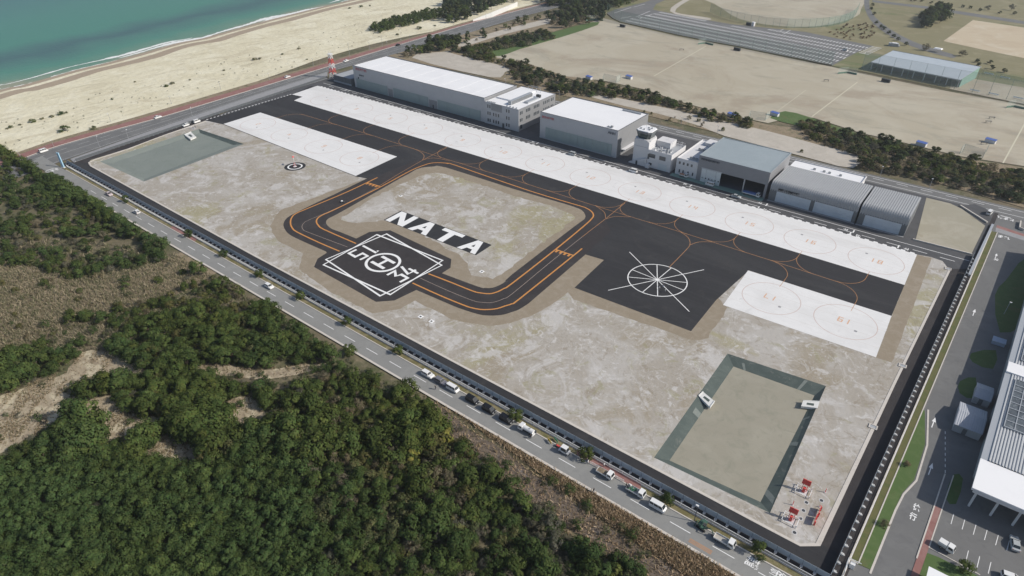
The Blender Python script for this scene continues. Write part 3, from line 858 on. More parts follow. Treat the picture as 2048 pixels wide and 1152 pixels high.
tag(sheet('park_ground', gs([(1180, 42), (1140, 20), (1240, -40), (1600, -140), (2400, -140), (2600, 320), (2300, 285), (2048, 208), (1720, 142), (1460, 93), (1300, 62)]), -.07, m_park), kind='structure')
ground('field_lawn', [(975, 104), (1100, 66), (1185, 44), (1195, 50), (1120, 75), (1040, 98), (1000, 112)], -.025, m_grass, sm=2)
ground('field_lawn', [(1540, 236), (1570, 222), (1625, 236), (1740, 275), (1860, 305), (1950, 325), (1900, 330), (1700, 282), (1600, 252)], -.02, m_grass, sm=2)
field = ground('playing_field', [(984, 105), (1000, 97), (1060, 80), (1120, 63), (1175, 47), (1205, 36), (1222, 40), (1241, 46), (1356, 73), (1480, 96), (1665, 134), (1720, 146), (1899, 183), (2008, 203), (2100, 222), (2400, 310), (2400, 420), (2048, 332), (1919, 312), (1783, 279), (1723, 266), (1629, 236), (1590, 232), (1536, 246), (1441, 226), (1357, 202), (1291, 179), (1211, 162), (1130, 152), (1048, 124), (993, 115)], -.03, m_field)
for a, b, w in (((1308, 152), (1412, 92), .7), ((1624, 233), (1715, 164), .7), ((2006, 326), (2060, 228), .7), ((1555, 222), (1612, 180), .35), ((1412, 92), (1660, 140), .3)):
    ribbon('foul_line', [G(*a), G(*b)], w, -.018, mat('field_chalk', (0.55, 0.52, 0.4)), field)
ground('court_ground', [(1905, 150), (2048, 175), (2120, 190), (2120, 222), (2008, 200), (1900, 178)], -.02, m_field)
ground('ball_ground', [(1345, -40), (1430, 8), (1480, 38), (1560, 52), (1640, 52), (1700, 38), (1722, 18), (1700, -30)], -.03, m_field, sm=3)
ground('sand_pitch', [(1887, 82), (1946, 40), (2048, 55), (2300, 90), (2300, 190), (2048, 116), (1960, 98)], -.03, mat('pitch_sand', (0.5, 0.42, 0.3), layers=[((0.45, 0.36, 0.25), .03, .5, .66, .8), ((0.55, 0.49, 0.38), .05, .5, .66, .8)]))
ground('path', [(1742, -20), (1738, 5), (1744, 25), (1762, 45), (1800, 70), (1850, 92), (1905, 108), (1905, 116), (1845, 100), (1790, 78), (1750, 50), (1734, 28), (1728, 5), (1732, -20)], -.02, m_road2, sm=2)
ground('path', [(1745, 0), (1850, 12), (1930, 24), (2048, 42), (2300, 90), (2300, 98), (2048, 48), (1930, 30), (1850, 17), (1745, 4)], -.022, m_road2)
ground('path', [(1340, 22), (1352, 8), (1385, -10), (1392, -8), (1362, 10), (1350, 24), (1380, 30), (1420, 36), (1415, 40), (1370, 34)], -.022, m_dirt, sm=2)
park = ground('car_park', [(1213, 26), (1225, 36), (1242, 43), (1356, 70), (1480, 93), (1665, 131), (1690, 117), (1716, 104), (1747, 92), (1612, 64), (1560, 58), (1460, 48), (1380, 34), (1310, 20), (1280, 12), (1236, 17)], -.015, m_road2)
ground('car_park_drive', [(1236, 18), (1290, 4), (1340, -14), (1356, -12), (1312, 8), (1305, 20)], -.016, m_road2)
ca_, cb_ = Vector(G(1242, 42)), Vector(G(1665, 131))
du = (cb_ - ca_).normalized(); dv_ = Vector((-du.y, du.x))
bays = MB()
PARKPX = [(1246, 42), (1356, 70), (1480, 92), (1662, 129), (1744, 92), (1612, 66), (1560, 60), (1460, 50), (1312, 21), (1290, 20)]
for row in range(7):
    v0 = 3.0 + row * 10.6 + (row // 2) * 1.4
    for i in range(110):
        u = i * 2.75
        for (va, vb) in ((v0, v0 + 4.6),):
            p0 = ca_ + du * u + dv_ * va; p1 = ca_ + du * u + dv_ * vb
            if inside(P(p0.x, p0.y), PARKPX) and inside(P(p1.x, p1.y), PARKPX):
                bays.quad((p0.x - .4, p0.y, 0), (p0.x + .4, p0.y, 0), (p1.x + .4, p1.y, 0), (p1.x - .4, p1.y, 0))
    # head line of the row
    us = [u for u in range(0, 320, 2) if inside(P(*(ca_ + du * u + dv_ * (v0 + (4.7 if row % 2 == 0 else -.1)))), PARKPX)]
    if len(us) > 2:
        a = ca_ + du * us[0] + dv_ * (v0 + (4.7 if row % 2 == 0 else -.1)); b = ca_ + du * us[-1] + dv_ * (v0 + (4.7 if row % 2 == 0 else -.1))
        ribbon('row_line', [tuple(a), tuple(b)], .14, -.006, m_whitew, park)
bo = bays.build('bay_lines', m_white, park); bo.location.z = -.008; tag(bo, kind='stuff')
for i in range(7):
    a = Vector(G(1718 + i * 4.2, 105 - i * 2.0))
    ribbon('hatch_bar', [tuple(a), tuple(a + du * 8)], 1.1, -.005, m_white, park)
for a, b in (((1240, 37), (1262, 33)), ((1272, 34), (1300, 22)), ((1278, 38), (1284, 35)), ((1296, 32), (1304, 28)), ((1228, 26), (1262, 15)), ((1268, 14), (1290, 8)), ((1560, 62), (1567, 58)), ((1567, 68), (1581, 60))):
    ribbon('lane_line', [G(*a), G(*b)], .5, -.005, m_white, park)

# ------------------------------------------------------------------ beyond the eastern fence
lot = sheet('east_yard', [(xr(8.3, 90), 90), (70, 90), (70, 331), (xr(8.3, 331), 331)], -.03, m_road2); tag(lot, kind='structure')
mb = MB()
tag(sheet('hedge_strip', [(xr(8.5, 114.5), 114.5), (xr(9.8, 114.5), 114.5), (xr(10.4, 312), 312), (xr(8.5, 312), 312)], .12, mat('low_turf', (0.12, 0.115, 0.045), layers=[((0.075, 0.1, 0.03), .25, .45, .65, .8)], bump=(4, .6, .1)), thick=.16), kind='structure')
ribbon('rail_kerb', [(xr(8.2, 100), 100), (xr(8.2, 312), 312)], .45, -.03, m_kerb, z1=.25)
ribbon('turf_kerb', [(xr(10.0, 114.5), 114.5), (xr(10.5, 312), 312)], .28, -.03, m_kerb, z1=.2)
ribbon('turf_kerb', [(xr(8.4, 114.4), 114.4), (xr(10.0, 114.3), 114.3)], .25, -.03, m_kerb, z1=.2)
lawn = sheet('lawn', [(9.9, 114.3), (12.8, 114.6), (13.6, 135), (14.0, 141.5), (15.6, 148), (15.6, 163), (13.2, 177), (12.6, 177)], .05, m_grass, thick=.1); tag(lawn, kind='structure')
ribbon('lawn_edging', [(12.9, 113.5), (13.8, 135), (14.4, 141.5), (16.1, 148), (16.1, 163), (13.9, 178)], .45, -.03, m_kerb, z1=.07)
for px in ([(1990, 590), (2012, 560), (2060, 510), (2080, 620), (2046, 650), (2000, 665)], [(1943, 706), (1992, 700), (1986, 738), (1945, 724)], [(1920, 762), (1952, 755), (1948, 797), (1919, 786)],
           [(1907, 949), (1926, 957), (1912, 1008), (1891, 996)], [(1856, 1106), (1905, 1128), (1960, 1154), (1990, 1200), (1840, 1200), (1849, 1122)]):
    ground('lawn', px, -.005, m_grass, sm=2)
band('red_walk', gs([(1884, 1018), (1858, 1095), (1835, 1160), (1815, 1230)]), gs([(1869, 1011), (1833, 1117), (1818, 1160), (1790, 1230)]), .06, m_red)
ribbon('walk_kerb', gs([(1890, 948), (1869, 1011), (1833, 1117)]), .3, -.03, m_kerb, z1=.12)
ribbon('walk_kerb', gs([(1907, 951), (1884, 1018), (1858, 1095), (1960, 1150)]), .25, -.03, m_kerb, z1=.1)
for i in range(6):
    a, b = G(1907.5 + i * 22.3, 1028 + i * 10.6), G(1902 + i * 22.3, 1048 + i * 10.6)
    ribbon('bay_line', [a, b], .14, -.015, m_white, lot)
for i in range(3):
    a, b = G(1937 + i * 22.5, 1101 + i * 11.5), G(1931.5 + i * 22.5, 1124 + i * 11.5)
    ribbon('bay_line', [a, b], .14, -.015, m_white, lot)
a, b = G(1890.5, 946), G(1890.5, 858)
dashes(walk([a, b], 0, 80, 2.2, 1.1), .16, -.015, m_white, lot)
for (px, py, s) in ((1867, 845, 1), (1861, 938, 1), (1948, 625, 1), (1992, 512, 1)):
    a = G(px, py)
    mb = MB().add([(-.12, -2.4, 0), (.12, -2.4, 0), (.12, .4, 0), (.5, .4, 0), (0, 2.6, 0), (-.5, .4, 0), (-.12, .4, 0)], [(0, 1, 2, 3, 4, 5, 6)])
    o = mb.build('road_arrow', m_white, lot); o.location = (*a, -.014); o.rotation_euler = (0, 0, R(-2))
for s, px, py in (('徐', 1833, 1016), ('行', 1826, 1034), ('30', 1992, 519)):
    t_ = link('road_lettering', text_mesh('road_lettering', s, 1.7, m_white, .04), lot)
    t_.location = (*G(px, py), -.014); t_.scale = (.9, 1.5, 1)
for s, px, py in (('とまれ', 2012, 437), ('とまれ', 2001, 473)):
    t_ = link('road_lettering', text_mesh('road_lettering', s, 2.2, m_white, .06), lot)
    t_.location = (*G(px, py), .01 if py < 450 else -.014); t_.rotation_euler = (0, 0, R(0 if py > 450 else 180)); t_.scale = (1, 1.4, 1)
ribbon('stop_line', gs([(2001, 431), (2021, 436)]), .5, .01, m_white, lot)
ground('crossing_red', [(1994, 450), (2048, 468), (2120, 490), (2120, 500), (2048, 474), (1992, 456)], .0, m_red)
ground('crossing_grey', [(1992, 455), (2048, 473), (2120, 498), (2120, 508), (2048, 481), (1991, 463)], .004, m_pave)
ribbon('lot_wall', gs([(2040, 445), (2038, 458), (2048, 462)]), .5, -.05, m_kerb, z1=1.0)

# ------------------------------------------------------------------ open ground in and beside the wood
for px in ([(-80, 800), (0, 790), (60, 770), (130, 745), (160, 705), (200, 700), (240, 715), (285, 735), (290, 745), (240, 747), (190, 750), (150, 765), (120, 790), (135, 830), (110, 850), (60, 870), (0, 905), (-80, 930)],
           [(110, 775), (170, 800), (240, 785), (232, 810), (300, 830), (330, 837), (300, 850), (250, 870), (215, 882), (200, 860), (215, 840), (190, 830), (160, 815), (110, 800)],
           [(330, 868), (400, 880), (395, 905), (382, 922), (300, 905), (290, 890)],
           [(365, 735), (430, 725), (500, 740), (560, 735), (640, 725), (665, 730), (600, 747), (540, 757), (480, 754), (440, 748)],
           [(455, 800), (500, 795), (530, 825), (500, 845), (460, 840)], [(40, 1140), (75, 1130), (90, 1150), (40, 1170)]):
    NCL = globals().get('NCL', 0) + 1
    ground('sand_clearing', px, -.2 + .006 * NCL, mat('wood_sand', (0.345, 0.285, 0.2), layers=[((0.52, 0.46, 0.33), .1, .49, .58, .85), ((0.25, 0.2, 0.14), .3, .5, .64, .8), ((0.52, 0.46, 0.34), .5, .56, .66, .7), ((0.17, 0.15, 0.085), .8, .57, .66, .7)], bump=(.8, .6, .4)) if 'wood_sand' not in MATS else MATS['wood_sand'], sm=2, jitter=.4)
ground('reed_ground', [(-60, 545), (60, 530), (150, 570), (250, 545), (330, 520), (420, 480), (470, 520), (330, 600), (230, 615), (130, 645), (60, 695), (-60, 725)], -.21, m_scrub, sm=2, jitter=.5)
ground('ditch', [(860, 800), (900, 825), (960, 872), (1040, 925), (1120, 985), (1200, 1040), (1290, 1100), (1400, 1170), (1380, 1200), (1260, 1130), (1170, 1075), (1090, 1020), (1010, 950), (940, 900), (880, 850), (850, 820)], -.2, m_ditch, sm=2, jitter=.5)

# ================================================================== BUILDINGS
def ribbed(name, c, per=.6, depth=.3, rough=.5, metal=.0, c2=None):
    """sheet metal with fine upright ribs (relief only)"""
    m = mat(name, c, rough=rough, metal=metal, layers=[(c2 or tuple(v * .88 for v in c), .12, .45, .7, .6), (tuple(v * 1.06 for v in c), .6, .5, .7, .4)])
    nt = m.node_tree; b = nt.nodes['Principled BSDF']
    geo = nt.nodes.new('ShaderNodeNewGeometry')
    w = nt.nodes.new('ShaderNodeTexWave'); w.inputs['Scale'].default_value = .314 / per; w.wave_profile = 'SIN'
    nt.links.new(geo.outputs['Position'], w.inputs['Vector'])
    bp = nt.nodes.new('ShaderNodeBump'); bp.inputs['Strength'].default_value = depth; bp.inputs['Distance'].default_value = .03
    nt.links.new(w.outputs['Fac'], bp.inputs['Height']); nt.links.new(bp.outputs[0], b.inputs['Normal'])
    return m


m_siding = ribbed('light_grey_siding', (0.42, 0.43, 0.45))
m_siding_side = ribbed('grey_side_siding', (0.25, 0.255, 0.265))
m_roofw = mat('white_roof', (0.80, 0.80, 0.805), rough=.6, layers=[((0.75, 0.75, 0.76), .05, .45, .66, .8), ((0.72, 0.72, 0.73), .4, .55, .72, .4)])
m_roofb = mat('blue_grey_roof', (0.295, 0.34, 0.36), rough=.5, layers=[((0.325, 0.37, 0.39), .06, .45, .66, .8), ((0.26, 0.305, 0.325), .4, .5, .7, .5)])
m_roofg = mat('grey_flat_roof', (0.36, 0.38, 0.4), layers=[((0.3, 0.31, 0.33), .2, .45, .7, .7)])
m_trim = mat('dark_trim', (0.10, 0.105, 0.115))
m_dark = mat('dark_grey_metal', (0.06, 0.065, 0.072), rough=.5)
m_door = ribbed('pale_door_sheet', (0.265, 0.325, 0.33), per=.5)
m_doorw = mat('white_door', (0.56, 0.60, 0.61), rough=.5, layers=[((0.5, 0.54, 0.55), .3, .45, .7, .6)])
m_doorb = mat('pale_blue_door', (0.52, 0.57, 0.62), rough=.45, layers=[((0.41, 0.46, 0.51), .3, .45, .7, .6)])
m_wallw = mat('white_wall', (0.62, 0.615, 0.62), layers=[((0.55, 0.545, 0.55), .15, .5, .7, .7)])
m_glass = mat('window_glass', (0.045, 0.055, 0.065), rough=.08, spec=.7)
m_glassg = mat('tower_glass', (0.03, 0.05, 0.05), rough=.06, spec=.8)
m_steel = mat('galvanised_steel', (0.42, 0.44, 0.46), rough=.45, metal=.3)
m_corr = mat('silver_roof_sheet', (0.34, 0.35, 0.36), rough=.55, metal=.0, layers=[((0.3, 0.31, 0.32), .2, .45, .7, .6)])
m_greydk = ribbed('mid_grey_siding', (0.225, 0.23, 0.245))
m_charc = mat('charcoal_panel', (0.13, 0.14, 0.15), rough=.5, layers=[((0.16, 0.17, 0.18), .3, .45, .7, .6)])
m_sred = mat('sign_red', (0.45, 0.16, 0.17))
m_sdark = mat('sign_dark', (0.075, 0.085, 0.1))
m_green = mat('green_paving', (0.17, 0.27, 0.235), layers=[((0.21, 0.31, 0.27), .3, .45, .66, .8)])
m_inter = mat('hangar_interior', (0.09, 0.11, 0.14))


def sign(s, size, mt, parent, x, y, z, sx=1.0):
    o = link('sign_lettering', text_mesh('sign_lettering', s, size, mt, .05, .03), parent)
    o.location = (x, y, z); o.rotation_euler = (R(90), 0, 0); o.scale = (sx, 1, 1)
    return o


WIN = {}


def window(parent, x, y, z, w, h, side=False, m=None):
    """a framed pane set on a wall; side: the wall looks along +x"""
    key = (w, h, side)
    if key not in WIN:
        f, g = MB(), MB()
        if not side:
            f.box(-w / 2 - .08, w / 2 + .08, -.06, .02, -h / 2 - .08, h / 2 + .08); g.box(-w / 2, w / 2, -.09, -.03, -h / 2, h / 2)
        else:
            f.box(-.02, .06, -w / 2 - .08, w / 2 + .08, -h / 2 - .08, h / 2 + .08); g.box(.03, .09, -w / 2, w / 2, -h / 2, h / 2)
        WIN[key] = (f.mesh('window', m_steel), g.mesh('pane', m_glass))
    o = link('window', WIN[key][0], parent); o.location = (x, y, z)
    p = link('pane', WIN[key][1], o)
    return o


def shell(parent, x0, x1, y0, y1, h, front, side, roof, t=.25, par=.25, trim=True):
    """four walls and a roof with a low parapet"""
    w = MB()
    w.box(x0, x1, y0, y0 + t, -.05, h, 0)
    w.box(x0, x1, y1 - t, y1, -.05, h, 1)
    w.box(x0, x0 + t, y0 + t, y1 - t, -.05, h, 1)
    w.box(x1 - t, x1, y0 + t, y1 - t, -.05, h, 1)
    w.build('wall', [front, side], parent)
    r = MB().box(x0 + t, x1 - t, y0 + t, y1 - t, h - par - .3, h - par).build('roof', roof, parent)
    if trim:
        e = MB()
        e.box(x0 - .06, x1 + .06, y0 - .06, y0 + t + .1, h, h + .12); e.box(x0 - .06, x1 + .06, y1 - t - .1, y1 + .06, h, h + .12)
        e.box(x0 - .06, x0 + t + .1, y0 + t + .1, y1 - t - .1, h, h + .12); e.box(x1 - t - .1, x1 + .06, y0 + t + .1, y1 - t - .1, h, h + .12)
        e.build('roof_edge', m_trim, parent)
    return r


def door_row(parent, x0, x1, y, h, n, m):
    w = (x1 - x0) / n
    fr = MB().box(x0 - .3, x1 + .3, y - .12, y + .02, h, h + .5).build('door_rail', m_steel, parent)
    me = MB().box(0.04, w - .04, -.16, .0, .05, h).mesh('door', m)
    for i in range(n):
        o = link('door', me, parent); o.location = (x0 + i * w, y - (.02 if i % 2 else .12), 0)


def roof_unit(parent, x, y, z, w, d, h, name='rooftop_unit', m=None):
    o = MB().box(-w / 2, w / 2, -d / 2, d / 2, 0, h).build(name, m or m_steel, parent)
    o.location = (x, y, z)
    MB().box(-w / 2 + .15, w / 2 - .15, -d / 2 + .15, d / 2 - .15, h, h + .06).build('fan_grille', m_dark, o)
    return o


# --- long western hangar
b = empty('hangar', label='longest white-roofed hangar with three wide rows of pale doors', cat='hangar', group='hangars along the service road')
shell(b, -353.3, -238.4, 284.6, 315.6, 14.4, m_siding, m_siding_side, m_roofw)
for x0, x1 in ((-351.2, -321.0), (-315.3, -284.3), (-276.2, -241.6)):
    door_row(b, x0, x1, 284.58, 6.3, 4, m_door)
MB().box(-320.2, -316.2, 284.4, 284.62, 0, 5).build('door_pillar', m_siding_side, b)
MB().box(-283.5, -277, 284.4, 284.62, 0, 5).build('door_pillar', m_siding_side, b)
MB().box(-280.6, -279.7, 284.3, 284.42, 0, 2.1).build('door', m_dark, b)
MB().box(-348.9, -348.3, 284.2, 284.55, 6.4, 7.4).build('vent_box', m_dark, b)
sign('西日本空輸', 1.9, m_sred, b, -345.2, 284.5, 12.6, 1.15)
sign('福岡 航空隊', .9, m_sdark, b, -345.3, 284.5, 8.9, 1.0)
for i in range(8):
    MB().box(-.09, .09, 284.9, 315.3, 14.155, 14.2).build('roof_seam', m_roofw, b).location.x = -341 + i * 13
# --- low shed against its end wall
b = empty('lean_to', label='low grey flat-roofed annex at the seaward end of the longest hangar', cat='annex')
shell(b, -375.2, -356.6, 284.2, 304.4, 4.5, m_charc, m_charc, m_roofg)
MB().box(-375.1, -356.7, 284.05, 284.22, 0, 1.1).build('plinth', m_roofg, b)
for i in range(5):
    MB().box(-.05, .05, 284.1, 284.22, 1.2, 4.2).build('wall_batten', m_trim, b).location.x = -373 + i * 3.6
# --- three-storey office block
b = empty('office_building', label='three-storey grey office block with rows of small windows between two hangars', cat='office building')
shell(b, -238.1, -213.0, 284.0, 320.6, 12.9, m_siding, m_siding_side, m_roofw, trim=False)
for x in (-235.4, -233.9, -231.2, -229.4, -227.6, -221.6, -219.9):
    for z in (2.3, 6.4, 10.5):
        window(b, x, 284.0, z, .85, 1.9)
for y in (285.6, 287.1, 291.5, 293.0, 294.5, 299.0, 300.5, 302.0, 303.5, 308.5, 310.2, 312.0, 313.8, 316.5, 318.2):
    for z in (6.4, 10.5):
        window(b, -213.0, y, z, .85, 1.9, True)
window(b, -213.0, 286.4, 2.4, 2.0, 2.4, True)
MB().box(-224.8, -223.4, 283.88, 284.02, .05, 2.6).build('door', m_dark, b)
MB().box(-233, -225, 283.9, 284.02, 8.6, 12.8).build('wall_panel', m_siding_side, b)
for k, (x0, x1, y0, y1, h) in enumerate(((-236.5, -225, 293.5, 317, .8), (-223.6, -221.4, 288, 309, 2.2), (-218, -215.4, 296, 307, 1.0))):
    o = MB().box(x0, x1, y0, y1, 12.62, 12.6 + h).build('roof_housing', m_roofw if k == 0 else m_steel, b)
for i in range(4):
    MB().box(-221.38, -221.3, 288.5, 308.5, 12.9 + .5 * i, 13.15 + .5 * i).build('louver_slat', m_trim, b)
roof_unit(b, -217.5, 309.5, 12.62, 2.6, 1.6, 1.6, m=m_dark)
for i in range(5):
    roof_unit(b, -236.2 + i * 1.3, 285.2, 12.62, .8, .8, .5)
for i in range(4):
    roof_unit(b, -222.2 + i * 2.2, 285.4, 12.62, .9, .7, .5)
fr = MB()
for i in range(4):
    fr.box(-231 + i * 3, -230.85 + i * 3, 317.6, 317.75, 12.6, 15); 
fr.box(-231, -221.9, 317.6, 317.75, 14.9, 15.05); fr.box(-231, -221.9, 319.4, 319.55, 14.9, 15.05)
fr.build('roof_frame', m_steel, b)
# --- second hangar
b = empty('hangar', label='square white-roofed hangar with dark logo on its front and ribbed pale doors', cat='hangar', group='hangars along the service road')
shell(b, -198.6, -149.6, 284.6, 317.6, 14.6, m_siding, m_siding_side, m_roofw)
door_row(b, -194.6, -152.4, 284.58, 6.8, 18, m_door)
MB().box(-198.5, -149.7, 284.2, 284.58, -.05, .55).build('plinth', m_roofg, b)
sign('西日本空輸', 1.35, m_sred, b, -193.3, 284.5, 12.1, 1.2)
sign('ANH', 1.9, m_sdark, b, -153.3, 284.5, 12.6, 1.1)
MB().box(-149.7, -149.5, 285.6, 288.5, .1, 9.4).build('side_door', m_charc, b)
for y in (291, 293.2, 295.6):
    window(b, -149.6, y, 1.9, 1.2, 1.7, True)
MB().box(-149.55, -147.6, 289.5, 303, 3.0, 3.2).build('canopy', m_wallw, b)
MB().box(-149.55, -147.8, 312.5, 317.5, 7.6, 8.6).build('canopy', m_wallw, b)
roof_unit(b, -155.0, 287.4, 14.36, 1.4, 1.2, .9)
roof_unit(b, -156.8, 287.0, 14.36, 1.0, 1.0, .6)
MB().box(-164, -152.5, 314.4, 314.6, 14.36, 15.2).build('roof_rail', m_steel, b)
MB().box(-160, -153, 314.9, 316, 14.36, 14.9).build('rooftop_unit', m_steel, b)
# --- control tower and its building
b = empty('control_tower', label='white control tower with dark glazed octagonal cab and white roof', cat='control tower')
MB().box(-140.2, -131.9, 285.0, 293.2, -.05, 12.5).build('shaft', m_wallw, b)
MB().box(-140.25, -131.85, 284.94, 285.02, 9.3, 9.6).build('band', m_steel, b)


def octa(cx, cy, r, z, rx=1.0):
    c_ = r * .3
    return [(cx + x, cy + y, z) for x, y in ((r, -r + c_), (r, r - c_), (r - c_, r), (-r + c_, r), (-r, r - c_), (-r, -r + c_), (-r + c_, -r), (r - c_, -r))]


def loft(name, rings, mats, parent):
    mb = MB()
    n = len(rings[0])
    vs = [p for r_ in rings for p in r_]
    fs = [tuple(range(n - 1, -1, -1))] + [(k * n + i, k * n + (i + 1) % n, (k + 1) * n + (i + 1) % n, (k + 1) * n + i) for k in range(len(rings) - 1) for i in range(n)] + [tuple((len(rings) - 1) * n + i for i in range(n))]
    return mb.add(vs, fs).build(name, mats, parent)


loft('balcony', [octa(-136, 289.2, 4.4, 12.5), octa(-136, 289.2, 4.4, 13.3)], m_wallw, b)
loft('glazing', [octa(-136, 289.2, 3.2, 13.3), octa(-136, 289.2, 4.0, 16.2)], m_glassg, b)
loft('cab_rim', [octa(-136, 289.2, 4.2, 16.2), octa(-136, 289.2, 4.4, 17.2)], m_charc, b)
loft('cab_roof', [octa(-136, 289.2, 4.2, 17.2), octa(-136, 289.2, 4.1, 17.5)], m_roofw, b)
mul = MB()
for a_, c_ in zip(octa(-136, 289.2, 3.24, 13.3), octa(-136, 289.2, 4.04, 16.2)): mul.tube(a_, c_, .09, n=4)
tag(mul.build('mullions', m_charc, b), kind='stuff')
for dx, dy, w in ((-2.6, -1.5, 1.0), (-.6, -2, .8), (1.8, -1.0, 1.2), (.4, 1.2, .9), (2.0, 1.6, .8)):
    roof_unit(b, -136 + dx, 289.2 + dy, 17.5, w, .7, .5)
MB().tube((-137, 290, 17.5), (-137, 290, 20.5), .06).build('antenna', m_steel, b)
MB().hexa([(-141.6, 283.6, -.05), (-132, 283.6, -.05), (-132, 285, -.05), (-141.6, 285, -.05)], [(-141.6, 283.6, .3), (-132, 283.6, 4.4), (-132, 285, 4.4), (-141.6, 285, .3)]).build('stair_flight', m_wallw, b)
MB().box(-137.6, -136.6, 283.5, 283.62, .05, 2.1).build('door', m_dark, b)
b = empty('tower_building', label='white two-storey block with cluttered roof attached to the control tower', cat='building')
shell(b, -131.85, -118.9, 284.4, 300.6, 9.2, m_wallw, m_wallw, m_roofg, trim=False, par=.9)
MB().box(-131.8, -124, 293, 300, 8.31, 11.4).build('plant_room', m_wallw, b)
for x, z in ((-129.3, 6.3), (-123.6, 6.3)):
    window(b, x, 284.4, z, 3.4, 2.0)
window(b, -129.8, 284.4, 1.9, 1.6, 1.2)
window(b, -131.2, 284.4, 5.6, .9, 2.6)
MB().box(-125.4, -120.6, 284.28, 284.42, .05, 3.3).build('shutter_door', m_doorw, b)
MB().box(-131.7, -129.8, 282.6, 284.4, .0, 1.9).build('porch', m_wallw, b)
rr = random.Random(5)
for i in range(14):
    roof_unit(b, rr.uniform(-130.8, -120), rr.uniform(285.4, 292), 8.3, rr.uniform(.5, 1.3), rr.uniform(.5, 1.2), rr.uniform(.4, 1.2), m=rr.choice([m_steel, m_roofw]))
for x, y, h in ((-127, 297, 4.2), (-122.0, 290, 5.0), (-120.2, 298, 3.4)):
    mst = MB().tube((x, y, 8.3), (x, y, 8.3 + h), .09).build('antenna_mast', m_white, b)
    MB().tube((x - .7, y, 8.3 + h * .9), (x + .7, y, 8.3 + h * .9), .05).build('antenna_arm', m_white, mst)
rl = MB()
for x in np.arange(-124, -119, 1.2): rl.box(x, x + .06, 299.6, 299.66, 8.3, 10.6)
rl.box(-124, -119, 299.6, 299.66, 10.5, 10.6); rl.box(-124, -119, 299.6, 299.66, 9.5, 9.57)
tag(rl.build('railing', m_white, b), kind='stuff')
# --- white annex
b = empty('annex_building', label='white flat-roofed annex with four square windows left of the open hangar', cat='annex')
shell(b, -116.4, -105.25, 285.2, 316.0, 8.5, m_wallw, m_wallw, m_wallw, trim=False, par=.5)
for x in (-114.6, -112.5, -110.4, -108.3):
    window(b, x, 285.2, 6.2, .9, 1.3)
for x in (-114.2, -112.2, -109.6, -107.2):
    window(b, x, 285.2, 2.0, .6, 1.6)
for i in range(3):
    roof_unit(b, -110.6 + i * 1.5, 288.6, 8.0, 1.2, 1.0, 1.0)
    roof_unit(b, -111.8 + i * 1.5, 301.5, 8.0, 1.2, 1.0, 1.1)
MB().box(-112.5, -105.6, 309.2, 315.6, 8.01, 9.6).build('stair_head', m_wallw, b)
# --- hangar with an open door
b = empty('hangar', label='blue-grey roofed hangar with its front doors half open and dark inside', cat='hangar', group='hangars along the service road')
w = MB()
w.box(-105.0, -102.8, 284.5, 285.0, -.05, 12.8); w.box(-72.1, -71.0, 284.5, 285.0, -.05, 12.8); w.box(-102.8, -72.1, 284.5, 285.0, 6.7, 12.8)
w.box(-105, -71, 313.3, 313.7, -.05, 12.8); w.box(-105, -104.6, 285, 313.3, -.05, 12.8); w.box(-71.4, -71, 285, 313.3, -.05, 12.8)
w.build('wall', m_greydk, b)
MB().box(-104.6, -71.4, 285, 313.3, 12.3, 12.7).build('roof', m_roofb, b)
e = MB(); e.box(-105.1, -70.9, 284.4, 284.9, 12.8, 12.92); e.box(-105.1, -70.9, 313.4, 313.8, 12.8, 12.92); e.box(-105.1, -104.6, 284.9, 313.4, 12.8, 12.92); e.box(-71.4, -70.9, 284.9, 313.4, 12.8, 12.92)
e.build('roof_edge', m_roofb, b)
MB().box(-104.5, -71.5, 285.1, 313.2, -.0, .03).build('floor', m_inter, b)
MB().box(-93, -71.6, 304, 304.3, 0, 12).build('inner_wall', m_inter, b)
door_row(b, -102.7, -93.0, 284.5, 6.6, 4, m_doorw)
MB().box(-81.9, -81.4, 284.3, 284.9, 0, 6.7).build('door_post', m_steel, b)
for i in range(6):
    MB().box(-102.0 + i * 1.6, -101.4 + i * 1.6, 284.22, 284.3, 1.9, 2.5).build('door_window', m_glass, b)
sign('福岡県警察航空隊', 1.0, m_sdark, b, -99.4, 284.4, 11.2, 1.15)
tag(sheet('green_paving', [(-117.5, 281.6), (-71, 280.6), (-71, 285.1), (-117.5, 285.2)], .03, m_green, thick=.08), kind='structure')


